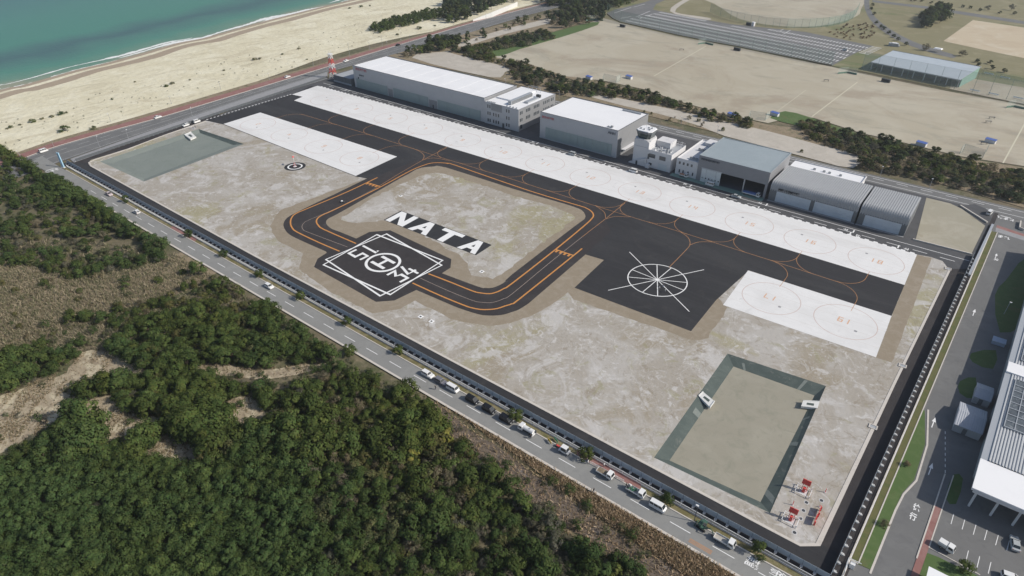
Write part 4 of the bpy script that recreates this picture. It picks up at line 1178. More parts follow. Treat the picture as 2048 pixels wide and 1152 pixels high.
# --- barrel-fronted hangars with corrugated roofs
def barrel(label, x0, x1, doors, sgn=None):
    b = empty('hangar', label=label, cat='hangar', group='hangars along the service road')
    yf, yb, h, rad = 284.3, 307.6, 9.2, 2.3
    prof = [(yf + .15, 5.0)] + [(yf + .15 + rad * (1 - math.cos(t)), 6.9 + rad * math.sin(t)) for t in [i / 8 * math.pi / 2 for i in range(1, 9)]] + [(yb, h - .35)]
    per = .95
    n = int(round((x1 - x0) / per)); per = (x1 - x0) / n
    mb = MB()
    xs = []
    for i in range(n):
        for f_, d_ in ((0, 0), (.1, .16), (.5, .16), (.6, 0)):
            xs.append((x0 + (i + f_) * per, d_))
    xs.append((x1, 0))
    vs = []
    for x, d_ in xs:
        for k, (y, z) in enumerate(prof):
            t = min(1, k / 8) * math.pi / 2
            vs.append((x, y - d_ * math.cos(t), z + d_ * math.sin(t)))
    m_ = len(prof)
    fs = [(i * m_ + k, (i + 1) * m_ + k, (i + 1) * m_ + k + 1, i * m_ + k + 1) for i in range(len(xs) - 1) for k in range(m_ - 1)]
    mb.add(vs, fs).build('roof', m_corr, b)
    # end walls follow the curve; a low plinth and piers between the doors
    for nm, xa, xb in (('end_wall', x0, x0 + .3), ('end_wall', x1 - .3, x1)):
        MB().xprism([(yf + .3, -.05), (yb, -.05), (yb, h - .45)] + [(y + .12, z - .12) for y, z in prof[::-1][1:]], xa, xb).build(nm, m_charc, b)
    MB().box(x0, x1, yb, yb + .25, -.05, h - .4).build('wall', m_charc, b)
    fw = MB()
    edges = [x0 + .02] + [v for d in doors for v in d] + [x1 - .02]
    for a_, c_ in zip(edges[::2], edges[1::2]): fw.box(a_, c_, yf, yf + .4, -.05, 5.1)
    fw.box(x0 + .02, x1 - .02, yf + .05, yf + .45, 5.1, 5.45)
    fw.build('front_wall', m_charc, b)
    for a_, c_ in doors:
        for k in range(5):
            o = MB().box(a_ + .05, c_ - .05, yf + .12 - (.05 if k % 2 else 0), yf + .3, .12 + k * 1.0, .12 + k * 1.0 + .97).build('door_section', m_doorb, b)
    MB().box(x0 - .1, x1 + .1, yf - 1.1, yf, -.05, .12).build('apron_step', m_pave, b)
    if sgn: sign(sgn, 1.05, m_black, b, x0 + 8.2, yf - .25, 6.2, 1.1)
    return b


b4 = barrel('longer silver corrugated hangar with curved front edge and two pale blue doors', -69.5, -31.9, [(-66.4, -51.2), (-49.6, -33.4)], '福岡市消防航空隊')
MB().box(-71.0, -38.0, 308.0, 325.8, -.05, 5.0).build('rear_annex', m_roofw, b4)
for x in (-60, -55.5, -53, -48):
    roof_unit(b4, x, 319.5, 5.0, 1.2, .7, .8)
e = MB(); e.box(-38.1, -37.6, 308, 326, 5.0, 5.5); e.box(-71.1, -37.6, 325.6, 326, 5.0, 5.5); e.build('annex_parapet', m_wallw, b4)
b5 = barrel('shorter silver corrugated hangar with curved front and one pale blue door', -31.2, -12.6, [(-28.8, -14.6)])

# --- big hall in the east corner
b = empty('sports_hall', label='large hall with white canopy and ribbed metal roof at the right edge', cat='hall')
hx = lambda y: 26.6 + .0372 * (y - 147)
mb = MB()
mb.prism([(hx(145.8) - .4, 145.8), (75, 145.8), (75, 157.5), (hx(157.5) - .4, 157.5)], 6.5, 7.2)
mb.build('canopy_roof', m_roofw, b)
MB().box(26.6, 75, 145.75, 146.0, 5.9, 6.9).build('canopy_fascia', m_wallw, b)
for i in range(6):
    o = MB().box(-.22, .22, -.22, .22, 0, 6.5).build('column', m_wallw, b); o.location = (27.7 + 4.5 * i, 147.4, -.03)
mb = MB().prism([(hx(157.6) + .3, 157.6), (74, 157.6), (74, 300), (hx(300) + .3, 300)], -.05, 6.9)
mb.build('wall', mat('hall_wall', (0.3, 0.33, 0.34), layers=[((0.25, 0.28, 0.29), .3, .45, .7, .6)]), b)
MB().prism([(hx(157.5) - .4, 157.5), (hx(157.5) + 1.2, 157.5), (hx(300) + 1.2, 300), (hx(300) - .4, 300)], 6.9, 7.25).build('gutter', m_steel, b)
# ribbed roof sheets, a white cross band, two glazed roof lights in metal frames
xs, vs = [], []
n = 66
y0_, y1_ = 157.5, 300
mb = MB()
for i in range(n):
    for f_, z_ in ((0, 7.3), (.15, 7.5), (.5, 7.5), (.65, 7.3)):
        xx = 1.2 + (i + f_) * .68
        vs += [(hx(y0_) + xx, y0_, z_), (hx(y1_) + xx, y1_, z_)]
fs = [(2 * i, 2 * i + 2, 2 * i + 3, 2 * i + 1) for i in range(len(vs) // 2 - 1)]
mb.add(vs, fs).build('roof', mat('hall_roof_sheet', (0.46, 0.475, 0.49), rough=.55, layers=[((0.41, 0.425, 0.44), .2, .45, .7, .6)]), b)
MB().prism([(hx(199) - .3, 199), (74, 199), (74, 204.5), (hx(204.5) - .3, 204.5)], 7.0, 7.75).build('roof_band', m_roofw, b)
m_skyl = mat('roof_light_glass', (0.1, 0.115, 0.125), rough=.25, spec=.6, layers=[((0.32, 0.34, 0.35), .6, .55, .66, .8), ((0.05, 0.055, 0.06), .35, .5, .66, .8)])
for ya, yb in ((173, 196.5), (207.5, 250)):
    ny = max(2, int((yb - ya) / 2.9))
    for i in range(ny):
        for j in range(7):
            yy0, yy1 = ya + (yb - ya) * i / ny, ya + (yb - ya) * (i + 1) / ny
            x_ = hx((yy0 + yy1) / 2) + 2.4 + j * 2.3
            MB().box(x_ + .1, x_ + 2.2, yy0 + .1, yy1 - .1, 7.5, 7.68).build('roof_pane', m_skyl, b)
    fr = MB()
    for i in range(ny + 1):
        y_ = ya + (yb - ya) * i / ny
        fr.box(hx(y_) + 2.3, hx(y_) + 18.6, y_ - .12, y_ + .12, 7.5, 7.85)
    for j in range(8):
        fr.hexa([(hx(ya) + 2.3 + j * 2.3, ya, 7.5), (hx(ya) + 2.5 + j * 2.3, ya, 7.5), (hx(yb) + 2.5 + j * 2.3, yb, 7.5), (hx(yb) + 2.3 + j * 2.3, yb, 7.5)],
                [(hx(ya) + 2.3 + j * 2.3, ya, 7.83), (hx(ya) + 2.5 + j * 2.3, ya, 7.83), (hx(yb) + 2.5 + j * 2.3, yb, 7.83), (hx(yb) + 2.3 + j * 2.3, yb, 7.83)])
    tag(fr.build('roof_light_frame', m_steel, b), kind='stuff')


def shed(label, x0, x1, y0, y1, h, rise, m, ridge=True, cat='shed', name='garden_shed', group=None):
    b = empty(name, (x0, y0, 0), label=label, cat=cat, group=group)
    W, D = x1 - x0, y1 - y0
    MB().box(.15, W - .15, .15, D - .15, -.05, h).build('wall', m_roofg, b)
    # roof of ribbed sheets, ridge along x
    for k, (ya, yb, za, zb) in enumerate(((0, D / 2, h, h + rise), (D / 2, D, h + rise, h))):
        mb = MB()
        n = max(3, int(W / .5))
        vs = []
        for i in range(n + 1):
            for f_, dz in ((0, 0), (.5, .07)):
                x = min(W, (i + f_) * W / n)
                vs += [(x, ya, za + dz), (x, yb, zb + dz)]
        mb.add(vs, [(2 * i, 2 * i + 2, 2 * i + 3, 2 * i + 1) for i in range(len(vs) // 2 - 1)])
        mb.build('roof', m, b)
    MB().box(W * .35, W * .35 + 1.0, .05, .16, 0, min(2, h)).build('door', m_charc, b)
    return b


m_shed = mat('shed_sheet', (0.4, 0.42, 0.46), rough=.5, layers=[((0.34, 0.36, 0.4), .5, .45, .7, .6)])
shed('larger grey ridged shed standing in the hall shadow beside the road', 20.3, 27.0, 173, 184, 2.4, 1.2, m_shed, group='grey sheds beside the hall')
shed('smaller grey ridged shed behind the larger one by the hall', 23.1, 27.4, 189, 196.4, 2.3, 1.0, m_shed, group='grey sheds beside the hall')
b = empty('storage_box', (24.7, 224.2, 0), label='small blue-grey storage box in the shade near the hall wall', cat='storage box')
MB().box(0, 3.5, 0, 2.9, 0, 1.2).build('body', mat('blue_grey_paint', (0.3, 0.36, 0.46)), b); MB().box(-.1, 3.6, -.1, 3.0, 1.2, 1.35).build('lid', mat('pale_blue_paint', (0.4, 0.46, 0.56)), b)
a = G(1862, 1143, 2.4)
b = empty('bicycle_shelter', (a[0], a[1] - 8, 0), label='shelter with white flat roof at the lower right lawn', cat='shelter')
MB().box(-.6, 6.5, 0, 9, 2.35, 2.55).build('roof', m_roofw, b)
for x, y in ((0, .6), (5.8, .6), (0, 8.2), (5.8, 8.2)):
    MB().tube((x, y, 0), (x, y, 2.35), .08).build('post', m_steel, b)

# --- sports pavilion by the field
b = empty('pavilion', label='long open-sided pavilion with pale metal lean-to roof beside the playing field', cat='pavilion')
pa, pb_ = Vector((-84.5, 545)), Vector((-27.5, 533.5))
d = (pb_ - pa).normalized(); nrm = Vector((-d.y, d.x))
Lp = (pb_ - pa).length + 2


def pv(u, v): q = pa + d * u + nrm * v; return (q.x, q.y)


mb = MB()
n = 60
vs = []
for i in range(n + 1):
    for f_, dz in ((0, 0), (.5, .12)):
        u = min(Lp, (i + f_) * Lp / n)
        vs += [(*pv(u, -1.5), 5.6 + dz), (*pv(u, 34), 8.0 + dz)]
mb.add(vs, [(2 * i, 2 * i + 2, 2 * i + 3, 2 * i + 1) for i in range(len(vs) // 2 - 1)])
mb.build('roof', mat('pale_roof_sheet', (0.43, 0.48, 0.52), rough=.5, layers=[((0.38, 0.43, 0.47), .1, .45, .7, .7)]), b)
MB().hexa([(*pv(0, 34), 7.6), (*pv(Lp, 34), 7.6), (*pv(Lp, 36), 7.2), (*pv(0, 36), 7.2)], [(*pv(0, 34), 8.3), (*pv(Lp, 34), 8.3), (*pv(Lp, 36), 7.6), (*pv(0, 36), 7.6)]).build('ridge_cap', m_roofg, b)
MB().hexa([(*pv(0, -1.6), 5.0), (*pv(Lp, -1.6), 5.0), (*pv(Lp, -1.2), 5.0), (*pv(0, -1.2), 5.0)], [(*pv(0, -1.6), 5.6), (*pv(Lp, -1.6), 5.6), (*pv(Lp, -1.2), 5.6), (*pv(0, -1.2), 5.6)]).build('fascia', m_roofg, b)
for i in range(9):
    q = pv(.8 + i * (Lp - 1.6) / 8, .2)
    MB().box(q[0] - .3, q[0] + .3, q[1] - .3, q[1] + .3, 0, 5.4).build('column', m_steel, b)
for i in range(2):
    q = [pv((.2, Lp - .6)[i], v) for v in (2, 34)]
    MB().hexa([(q[0][0], q[0][1], 0), (q[0][0] + .4, q[0][1], 0), (q[1][0] + .4, q[1][1], 0), (q[1][0], q[1][1], 0)], [(q[0][0], q[0][1], 5.5), (q[0][0] + .4, q[0][1], 5.5), (q[1][0] + .4, q[1][1], 7.7), (q[1][0], q[1][1], 7.7)]).build('end_screen', mat('green_mesh_screen', (0.2, 0.32, 0.28)) if i == 0 else MATS['green_mesh_screen'], b)
MB().hexa([(*pv(1, 10), 0), (*pv(Lp - 12, 10), 0), (*pv(Lp - 12, 10.4), 0), (*pv(1, 10.4), 0)], [(*pv(1, 10), 5.6), (*pv(Lp - 12, 10), 5.6), (*pv(Lp - 12, 10.4), 5.6), (*pv(1, 10.4), 5.6)]).build('back_wall', m_charc, b)
# toilet block and white shelter in the park
a = G(1786, 92); b = empty('park_toilet', (*a, 0), .15, 'small grey park hut with flat white roof piece by the path', 'hut')
b.scale = (.6, .6, .7)
MB().box(-6, 6, -3, 4, 0, 3.2).build('wall', m_roofg, b); MB().box(-2, 4, -3.2, 2, 3.2, 3.8).build('roof', m_roofw, b); MB().box(4, 8, -3, 0, 0, 2).build('side_wall', m_wallw, b)
a = G(1874, 104); b = empty('park_shelter', (*a, 0), -.2, 'white-roofed picnic shelter on the dry park grass', 'shelter')
b.scale = (.55, .55, .8)
MB().hexa([(-5.5, -4, 3.0), (5.5, -4, 3.0), (5.5, 4, 3.0), (-5.5, 4, 3.0)], [(-4.5, -2.5, 3.9), (4.5, -2.5, 3.9), (4.5, 2.5, 3.9), (-4.5, 2.5, 3.9)]).build('roof', m_roofw, b)
for x in (-4.5, 4.5):
    for y in (-3, 3): MB().tube((x, y, 0), (x, y, 3), .15).build('post', m_steel, b)

# ================================================================== FENCES, POLES, EQUIPMENT
ORD = ['first', 'second', 'third', 'fourth', 'fifth', 'sixth', 'seventh', 'eighth', 'ninth', 'tenth', 'eleventh', 'twelfth', 'thirteenth', 'fourteenth', 'fifteenth', 'sixteenth', 'seventeenth', 'eighteenth']
m_fpan = mat('blue_grey_screen', (0.40, 0.455, 0.50), rough=.55, layers=[((0.45, 0.5, 0.545), .4, .45, .7, .7)])
m_fpost = mat('screen_post', (0.14, 0.17, 0.2), rough=.5)
m_foot = mat('footing_concrete', (0.55, 0.55, 0.55), layers=[((0.46, 0.46, 0.45), 1.5, .45, .7, .7)])
m_wsteel = mat('white_steel', (0.74, 0.74, 0.73), rough=.4)


m_fdark = mat('dark_screen', (0.1, 0.11, 0.12), rough=.6)


def screen_fence(label, a, b, step, h=1.9, foot_side=-1, mp_=None):
    a, b = Vector(a), Vector(b)
    L = (b - a).length; n = int(L / step); st = L / n
    rz = math.atan2(b.y - a.y, b.x - a.x)
    root = empty('screen_fence', (a.x, a.y, 0), rz, label, 'fence')
    pan = MB()
    pan.box(.03, st - .03, -.02, .02, .12, h)
    for k in range(1, 4): pan.box(.03, st - .03, -.035, .035, .12 + (h - .12) * k / 4 - .02, .12 + (h - .12) * k / 4 + .02)
    mp = pan.mesh('panel', mp_ or m_fpan)
    mpo = MB().box(-.04, .04, -.05, .05, 0, h + .03).tube((0, foot_side * .55, .3), (0, 0, h * .7), .03, n=4).mesh('post', m_fpost)
    ft = MB().hexa([(-.33, foot_side * .75 - .0, -.03), (.33, foot_side * .75, -.03), (.33, foot_side * .12, -.03), (-.33, foot_side * .12, -.03)][::1 if foot_side < 0 else -1],
                   [(-.28, foot_side * .70, .36), (.28, foot_side * .70, .36), (.28, foot_side * .12, .36), (-.28, foot_side * .12, .36)][::1 if foot_side < 0 else -1])
    ft.box(-.12, .12, min(foot_side * .95, foot_side * .75), max(foot_side * .95, foot_side * .75), -.03, .22)
    mf = ft.mesh('footing', m_foot)
    for i in range(n):
        link('panel', mp, root).location = (i * st, 0, 0)
        link('post', mpo, root).location = (i * st, 0, 0)
        link('footing', mf, root).location = (i * st, 0, 0)
    return root


screen_fence('long blue-grey screen fence with white footings between the lane and the heliport', (-370.5, 106.5), (6.0, 106.4), 2.87)
screen_fence('dark screen fence along the coast road side of the heliport', G(152, 323), G(655, 156), 2.9, 1.5, 1, m_fdark)
screen_fence('screen fence with white footings along the eastern perimeter road', (xr(6.1, 106.4), 106.4), (xr(6.1, 267), 267), 2.75, foot_side=-1)
screen_fence('short screen fence continuing beside the sliding gate', (xr(6.1, 268), 268), (xr(6.1, 284), 284), 2.7)


def picket_fence(label, a, b, step=4.0, h=1.15, name='mesh_fence', dens=.17, bar=.06):
    a, b = Vector(a), Vector(b)
    L = (b - a).length; n = max(1, int(L / step)); st = L / n
    root = empty(name, (a.x, a.y, 0), math.atan2(b.y - a.y, b.x - a.x), label, 'fence')
    p = MB()
    p.box(.0, st, -.05, .05, h - .1, h); p.box(0, st, -.04, .04, .12, .22)
    x = .1
    while x < st:
        p.box(x, x + bar, -.015, .015, .19, h - .08); x += dens
    mp = p.mesh('fence_panel', m_wsteel)
    mpo = MB().box(-.05, .05, -.05, .05, 0, h + .08).mesh('post', m_wsteel)
    for i in range(n):
        tag(link('fence_panel', mp, root), kind='stuff').location = (i * st, 0, 0)
        link('post', mpo, root).location = (i * st, 0, 0)
    return root


picket_fence('white mesh fence on the verge of the lane below the screen fence', (-366, 104.35), (12, 104.35))
picket_fence('low white rail fence on the kerb beside the eastern turf strip', (xr(8.25, 106), 106), (xr(8.25, 312), 312), 3.4, .75, 'rail_fence', .6, .03)
# sliding gate rail in the east
a, b_ = Vector((xr(7.4, 266), 266)), Vector((xr(7.9, 318), 318))
rt = empty('sliding_gate', (a.x, a.y, 0), math.atan2(b_.y - a.y, b_.x - a.x), 'long pale sliding gate beam beside the gravel lot', 'gate')
Lg = (b_ - a).length
MB().box(0, Lg, -.45, .45, .25, .8).build('beam', m_steel, rt)
for i in range(10): MB().box(-.1, .1, -.3, .3, 0, .25).build('support', m_foot, rt).location.x = .3 + i * (Lg - .6) / 9
rt = empty('entrance_gate', (*G(1693, 1126), 0), R(92), 'white steel gate frame at the lower right corner of the lane', 'gate')
for x in (-4, 0): MB().box(x - .08, x + .08, -.08, .08, 0, 2.0).build('post', m_wsteel, rt)
for z in (.4, 1.9): MB().box(-4, 0, -.05, .05, z, z + .12).build('rail', m_wsteel, rt)
for i in range(9): MB().box(-3.7 + i * .42, -3.66 + i * .42, -.02, .02, .5, 1.9).build('bar', m_wsteel, rt)
MB().box(0, .1, -2.6, 0, 1.85, 2.0).build('side_rail', m_wsteel, rt)
MB().box(-.9, .0, -1.6, -.6, 0, 1.4).build('control_box', m_wsteel, rt)

m_pole = mat('pole_grey', (0.3, 0.31, 0.32), rough=.5)
m_lampw = mat('lamp_white', (0.7, 0.7, 0.7), rough=.4)


def lamp(px, py, h, label, group, dx=0, dy=0, head=1.4, m=None):
    a = G(px, py)
    r = empty('street_lamp', (*a, 0), 0, label, 'street lamp', group)
    MB().tube((0, 0, -.05), (0, 0, h), .11, .07).build('pole', m or m_pole, r)
    MB().tube((0, 0, h - .05), (dx * head, dy * head, h + .25), .05).build('arm', m or m_pole, r)
    MB().box(dx * head - .35, dx * head + .35, dy * head - .2, dy * head + .2, h + .2, h + .38).build('lamp_head', m_lampw, r)
    return r


for i, (px, py, h) in enumerate(((203, 303, 8), (257, 277, 4.5), (388, 243, 8), (700, 117, 11), (804, 103, 9))):
    lamp(px, py, h, f'{ORD[i]} grey lamp post from the left along the heliport side of the coast road', 'lamps on the heliport side of the coast road', -.6, .5)
for i, (px, py, h) in enumerate(((44, 321, 5.5), (108, 294, 4), (222, 244, 5), (343, 208, 5), (442, 180, 5), (539, 160, 4.5), (627, 133, 6), (740, 103, 7), (765, 94, 9), (776, 110, 10), (820, 88, 7), (908, 52, 6), (972, 45, 8))):
    lamp(px, py, h, f'{ORD[i]} slim lamp post from the left along the beach side of the coast road', 'lamps on the beach side of the coast road', .6, -.5)
for i, (px, py, h) in enumerate(((1011, 172, 5), (1118, 197, 5), (1362, 250, 5), (1434, 268, 5), (1760, 352, 5), (1858, 377, 5))):
    lamp(px, py, h, f'{ORD[i]} short lamp from the left on the far verge of the back road', 'lamps on the back road', 0, -1, .8)
lamp(1388, 1043, 5.5, 'dark lamp post on the lane verge beside the excavator', 'single lamps', -.3, .1, .5, m_dark)
lamp(281, 436, 4, 'thin lamp post on the lane near the white car', 'single lamps', .3, 0, .5)
lamp(2008, 628, 4.6, 'pale lamp post on the shaded eastern lawn', 'single lamps', .3, .3, .8, m_steel)
# pale blue gate pillar at the junction
a = G(127, 335)
r = empty('sign_pillar', (*a, 0), R(15), 'tall pale blue pillar at the road junction', 'pillar')
m_sky = mat('pale_blue_enamel', (0.33, 0.52, 0.66), rough=.4)
MB().hexa([(-.75, -.3, -.05), (.75, -.3, -.05), (.75, .3, -.05), (-.75, .3, -.05)], [(-.6, -.22, 7.6), (.6, -.22, 7.6), (.6, .22, 7.6), (-.6, .22, 7.6)]).build('shaft', m_sky, r)
MB().box(-.8, .8, -.34, .34, 7.6, 7.9).build('cap', m_sky, r)
MB().box(-1.1, 1.1, -.6, .6, -.05, .3).build('base', m_foot, r)
for i, (px, py) in enumerate(((44, 318), (57, 338))):
    a = G(px, py); r = empty('road_sign', (*a, 0), 0, ('white', 'second white')[i] + ' traffic sign plate on a post left of the junction', 'road sign', 'signs left of the junction')
    MB().tube((0, 0, 0), (0, 0, 2.6), .05).build('post', m_pole, r); MB().box(-.35, .35, -.07, -.03, 1.9, 2.6).build('plate', m_wsteel, r)

# red and white lattice mast
m_mred = mat('mast_red', (0.62, 0.085, 0.075), rough=.5)
a = G(667, 156)
r = empty('lattice_mast', (*a, 0), .2, 'red and white banded lattice mast beside the longest hangar', 'mast')
hh = 16.5
for k in range(5):
    z0, z1 = hh * k / 5, hh * (k + 1) / 5
    w0, w1 = 1.9 - 1.0 * k / 5, 1.9 - 1.0 * (k + 1) / 5
    mb = MB()
    c0 = [(-w0, -w0, z0), (w0, -w0, z0), (w0, w0, z0), (-w0, w0, z0)]; c1 = [(-w1, -w1, z1), (w1, -w1, z1), (w1, w1, z1), (-w1, w1, z1)]
    for i in range(4):
        j = (i + 1) % 4
        mb.tube(c0[i], c1[i], .16, n=4); mb.tube(c0[i], c1[j], .12, n=4); mb.tube(c0[j], c1[i], .12, n=4); mb.tube(c1[i], c1[j], .14, n=4)
    tag(mb.build('lattice_section', m_wsteel if k % 2 == 0 else m_mred, r), kind='stuff')
MB().box(-1.5, 1.5, -1.5, 1.5, hh, hh + .15).build('platform', m_wsteel, r)
for x, y, h in ((-.9, 0, 2.2), (.9, .3, 3.2), (0, -.8, 1.6)): MB().tube((x, y, hh), (x, y, hh + h), .07).build('antenna', m_wsteel, r)

# wind cone in its circle
a = G(590, 333)
r = empty('wind_cone', (*a, 0), 0, 'red wind cone on a pole in the black and white target circle', 'wind cone')
MB().tube((0, 0, 0), (0, 0, 5.4), .09).build('pole', m_wsteel, r)
MB().tube((0, 0, 5.2), (-2.2, .9, 4.7), .5, .22, 10).build('cone', m_mred, r)
MB().tube((-.15, .06, 5.2), (-.35, .13, 5.15), .54, .52, 10).build('hoop', m_wsteel, r)
for i, (x, y) in enumerate(((.9, 0), (-.5, .8), (-.5, -.8))): MB().tube((x, y, 0), (0, 0, 2.4), .06).build('stay', m_mred, r)
MB().box(-.6, .6, -.6, .6, 0, .15).build('base', m_wsteel, r)
disc = sheet('target_circle', arc(a, 5.3, 0, 2 * math.pi, 40)[:-1], .012, m_black); tag(disc, kind='structure')
ribbon('white_ring', arc(a, 3.4, 0, 2 * math.pi, 40)[:-1], .75, .018, m_white, disc, closed=True)
sheet('white_centre', arc(a, .9, 0, 2 * math.pi, 20)[:-1], .019, m_white, disc)

for i, (px, py, lab) in enumerate(((1746, 854, 'pale drain basin in the eastern kerb beside the silty pond'), (1805, 732, 'pale drain basin in the eastern kerb beside the brown strip'), (1896, 538, 'pale drain basin at the upper end of the eastern kerb'))):
    r = empty('drain_basin', (*G(px, py), 0), R(2), lab, 'drain', 'drain basins in the kerb')
    for b_ in ((-1.1, 1.1, -.9, -.6), (-1.1, 1.1, .6, .9), (-1.1, -.8, -.6, .6), (.8, 1.1, -.6, .6)): MB().box(*b_, -.05, .22).build('rim', m_kerb, r)
    MB().box(-.8, .8, -.6, .6, -.05, .1).build('grate', m_roofg, r)

# red antenna frames in the south-east corner
for i, (px, py) in enumerate(((1606, 984), (1580, 1041))):
    a = G(px, py)
    r = empty('antenna_frame', (*a, 0), R(2), ('farther', 'nearer')[i] + ' red and white frame with a red panel in the corner near the pond', 'antenna', 'red antenna frames near the pond')
    for s in (-1, 1):
        MB().box(-1.7, 1.7, s * 1.4 - .07, s * 1.4 + .07, .5, .62).build('rail', m_wsteel, r); MB().box(s * 1.7 - .07, s * 1.7 + .07, -1.4, 1.4, .5, .62).build('rail', m_wsteel, r)
        for t in (-1, 1): MB().box(s * 1.7 - .08, s * 1.7 + .08, t * 1.4 - .08, t * 1.4 + .08, 0, .9).build('post', m_wsteel, r)
    MB().box(-.35, .35, -.3, .5, 0, 1.6).build('cabinet', m_mred, r)
    MB().box(-.9, .9, -.9, .9, 0, .12).build('slab', m_foot, r)
    MB().tube((-.6, .4, 0), (-.5, .6, 3.6), .08).build('mast', m_mred, r); MB().tube((.6, .4, 0), (.5, .6, 3.6), .08).build('mast', m_mred, r)
    for k in range(5): MB().box(-1.0, 1.0, .55, .75, 2.1 + k * .36, 2.38 + k * .36).build('panel_slat', m_mred, r)
    MB().tube((0, .6, 3.6), (0, .6, 4.6), .05).build('spike', m_wsteel, r)
for i, (px, py) in enumerate(((1650, 985), (1585, 1010), (1639, 1014))):
    a = G(px, py)
    r = empty('marker_post', (*a, 0), 0, ('right-hand', 'left-hand', 'short purple-red')[i] + ' red marker post on the stony corner by the antenna frames', 'post', 'red marker posts')
    hgt = (1.5, 1.5, .7)[i]
    MB().tube((0, 0, 0), (0, 0, hgt), .1, .08).build('shaft', m_mred, r); MB().box(-.25, .25, -.25, .25, 0, .08).build('base', m_foot, r)
for i, (px, py) in enumerate(((1637, 1027), (1629, 1044))):
    a = G(px, py)
    r = empty('red_board', (*a, 0), R(2), ('upper', 'lower')[i] + ' of the two red boards standing in line near the kerb', 'board', 'red boards near the kerb')
    for k in range(4): MB().box(-.08, .08, -1.35, 1.35, .35 + k * .31, .62 + k * .31).build('board_slat', m_mred, r)
    for y in (-1.0, 1.0): MB().box(-.1, .3, y - .06, y + .06, 0, 1.5).build('leg', m_mred, r)
for i, (px, py) in enumerate(((1613, 1005), (1607, 1021), (1601, 1037), (1589, 1065), (1643, 1001))):
    a = G(px, py)
    r = empty('drain_cover', (*a, 0), 0, f'{ORD[i]} dark round ground cover in the row between the red frames', 'drain cover', 'ground covers by the red frames')
    mb = MB().prism(arc((0, 0), .42, 0, 2 * math.pi, 14)[:-1], 0, .03).build('lid', m_dark, r); MB().prism(arc((0, 0), .62, 0, 2 * math.pi, 14)[:-1], 0, .015).build('rim', m_foot, r)

# pond inlets: white concrete aprons
m_cw = mat('white_concrete', (0.66, 0.66, 0.64), layers=[((0.56, 0.56, 0.53), .8, .45, .7, .7)])
for lab, px in (('white concrete chute on the left bank of the silty pond', [(1397, 792), (1406, 784), (1429, 803), (1420, 815)]), ('white concrete chute on the right bank of the silty pond', [(1606, 802), (1639, 804), (1635, 817), (1602, 813)]),
                ('white concrete chute at the corner of the green pond', [(369, 270), (382, 264), (392, 274), (381, 279)])):
    q = gs(px, .0)
    cx, cy2 = sum(p[0] for p in q) / 4, sum(p[1] for p in q) / 4
    r = empty('pond_chute', (cx, cy2, 0), 0, lab, 'chute', 'pond chutes')
    loc = [(p[0] - cx, p[1] - cy2) for p in q]
    MB().prism(loc if True else loc, -.6, .12).build('slab', m_cw, r)
    ins = [(x * .45, y * .35) for x, y in loc]
    MB().prism(ins, .12, .15).build('slot', m_liner, r)
    for i in range(0, 4, 2):
        p0, p1 = Vector(loc[i]), Vector(loc[i + 1])
        MB().tube((*p0, .2), (*p1, .2), .16, n=4).build('side_wall', m_cw, r)

# ------------------------------------------------------------------ nets, benches and dugouts of the sports ground
m_net = bpy.data.materials.new('green_net'); m_net.use_nodes = True
nt = m_net.node_tree; nb = nt.nodes['Principled BSDF']; nb.inputs['Base Color'].default_value = (0.1, 0.26, 0.2, 1); nb.inputs['Roughness'].default_value = .8; nb.inputs['Alpha'].default_value = .28
m_nets = bpy.data.materials.new('pale_net'); m_nets.use_nodes = True
nb = m_nets.node_tree.nodes['Principled BSDF']; nb.inputs['Base Color'].default_value = (0.42, 0.5, 0.48, 1); nb.inputs['Roughness'].default_value = .8; nb.inputs['Alpha'].default_value = .25
m_npole = mat('net_pole', (0.16, 0.22, 0.21), rough=.6)


def net(label, pts, h, mt, sm=0, pole=.12, name='ball_net', skirt=True):
    pts = [Vector(p) for p in pts]
    r = empty(name, (*pts[0], 0), 0, label, 'net')
    o0 = pts[0]
    for i, p in enumerate(pts):
        q = p - o0
        MB().tube((q.x, q.y, 0), (q.x, q.y, h), pole, pole * .7).build('post', m_npole, r)
        if i < len(pts) - 1:
            s = pts[i + 1] - o0
            MB().quad((q.x, q.y, .1), (s.x, s.y, .1), (s.x, s.y, h), (q.x, q.y, h)).build('net_panel', mt, r)
            MB().tube((q.x, q.y, h), (s.x, s.y, h), .04, n=4).build('top_cable', m_npole, r)
    if skirt:
        for a_, b2 in zip(pts, pts[1:]):
            q, s = a_ - o0, b2 - o0
            MB().hexa([(q.x, q.y, 0), (s.x, s.y, 0), (s.x, s.y + .4, 0), (q.x, q.y + .4, 0)], [(q.x, q.y, .5), (s.x, s.y, .5), (s.x, s.y + .4, .5), (q.x, q.y + .4, .5)]).build('skirt', m_scrub, r)
    return r


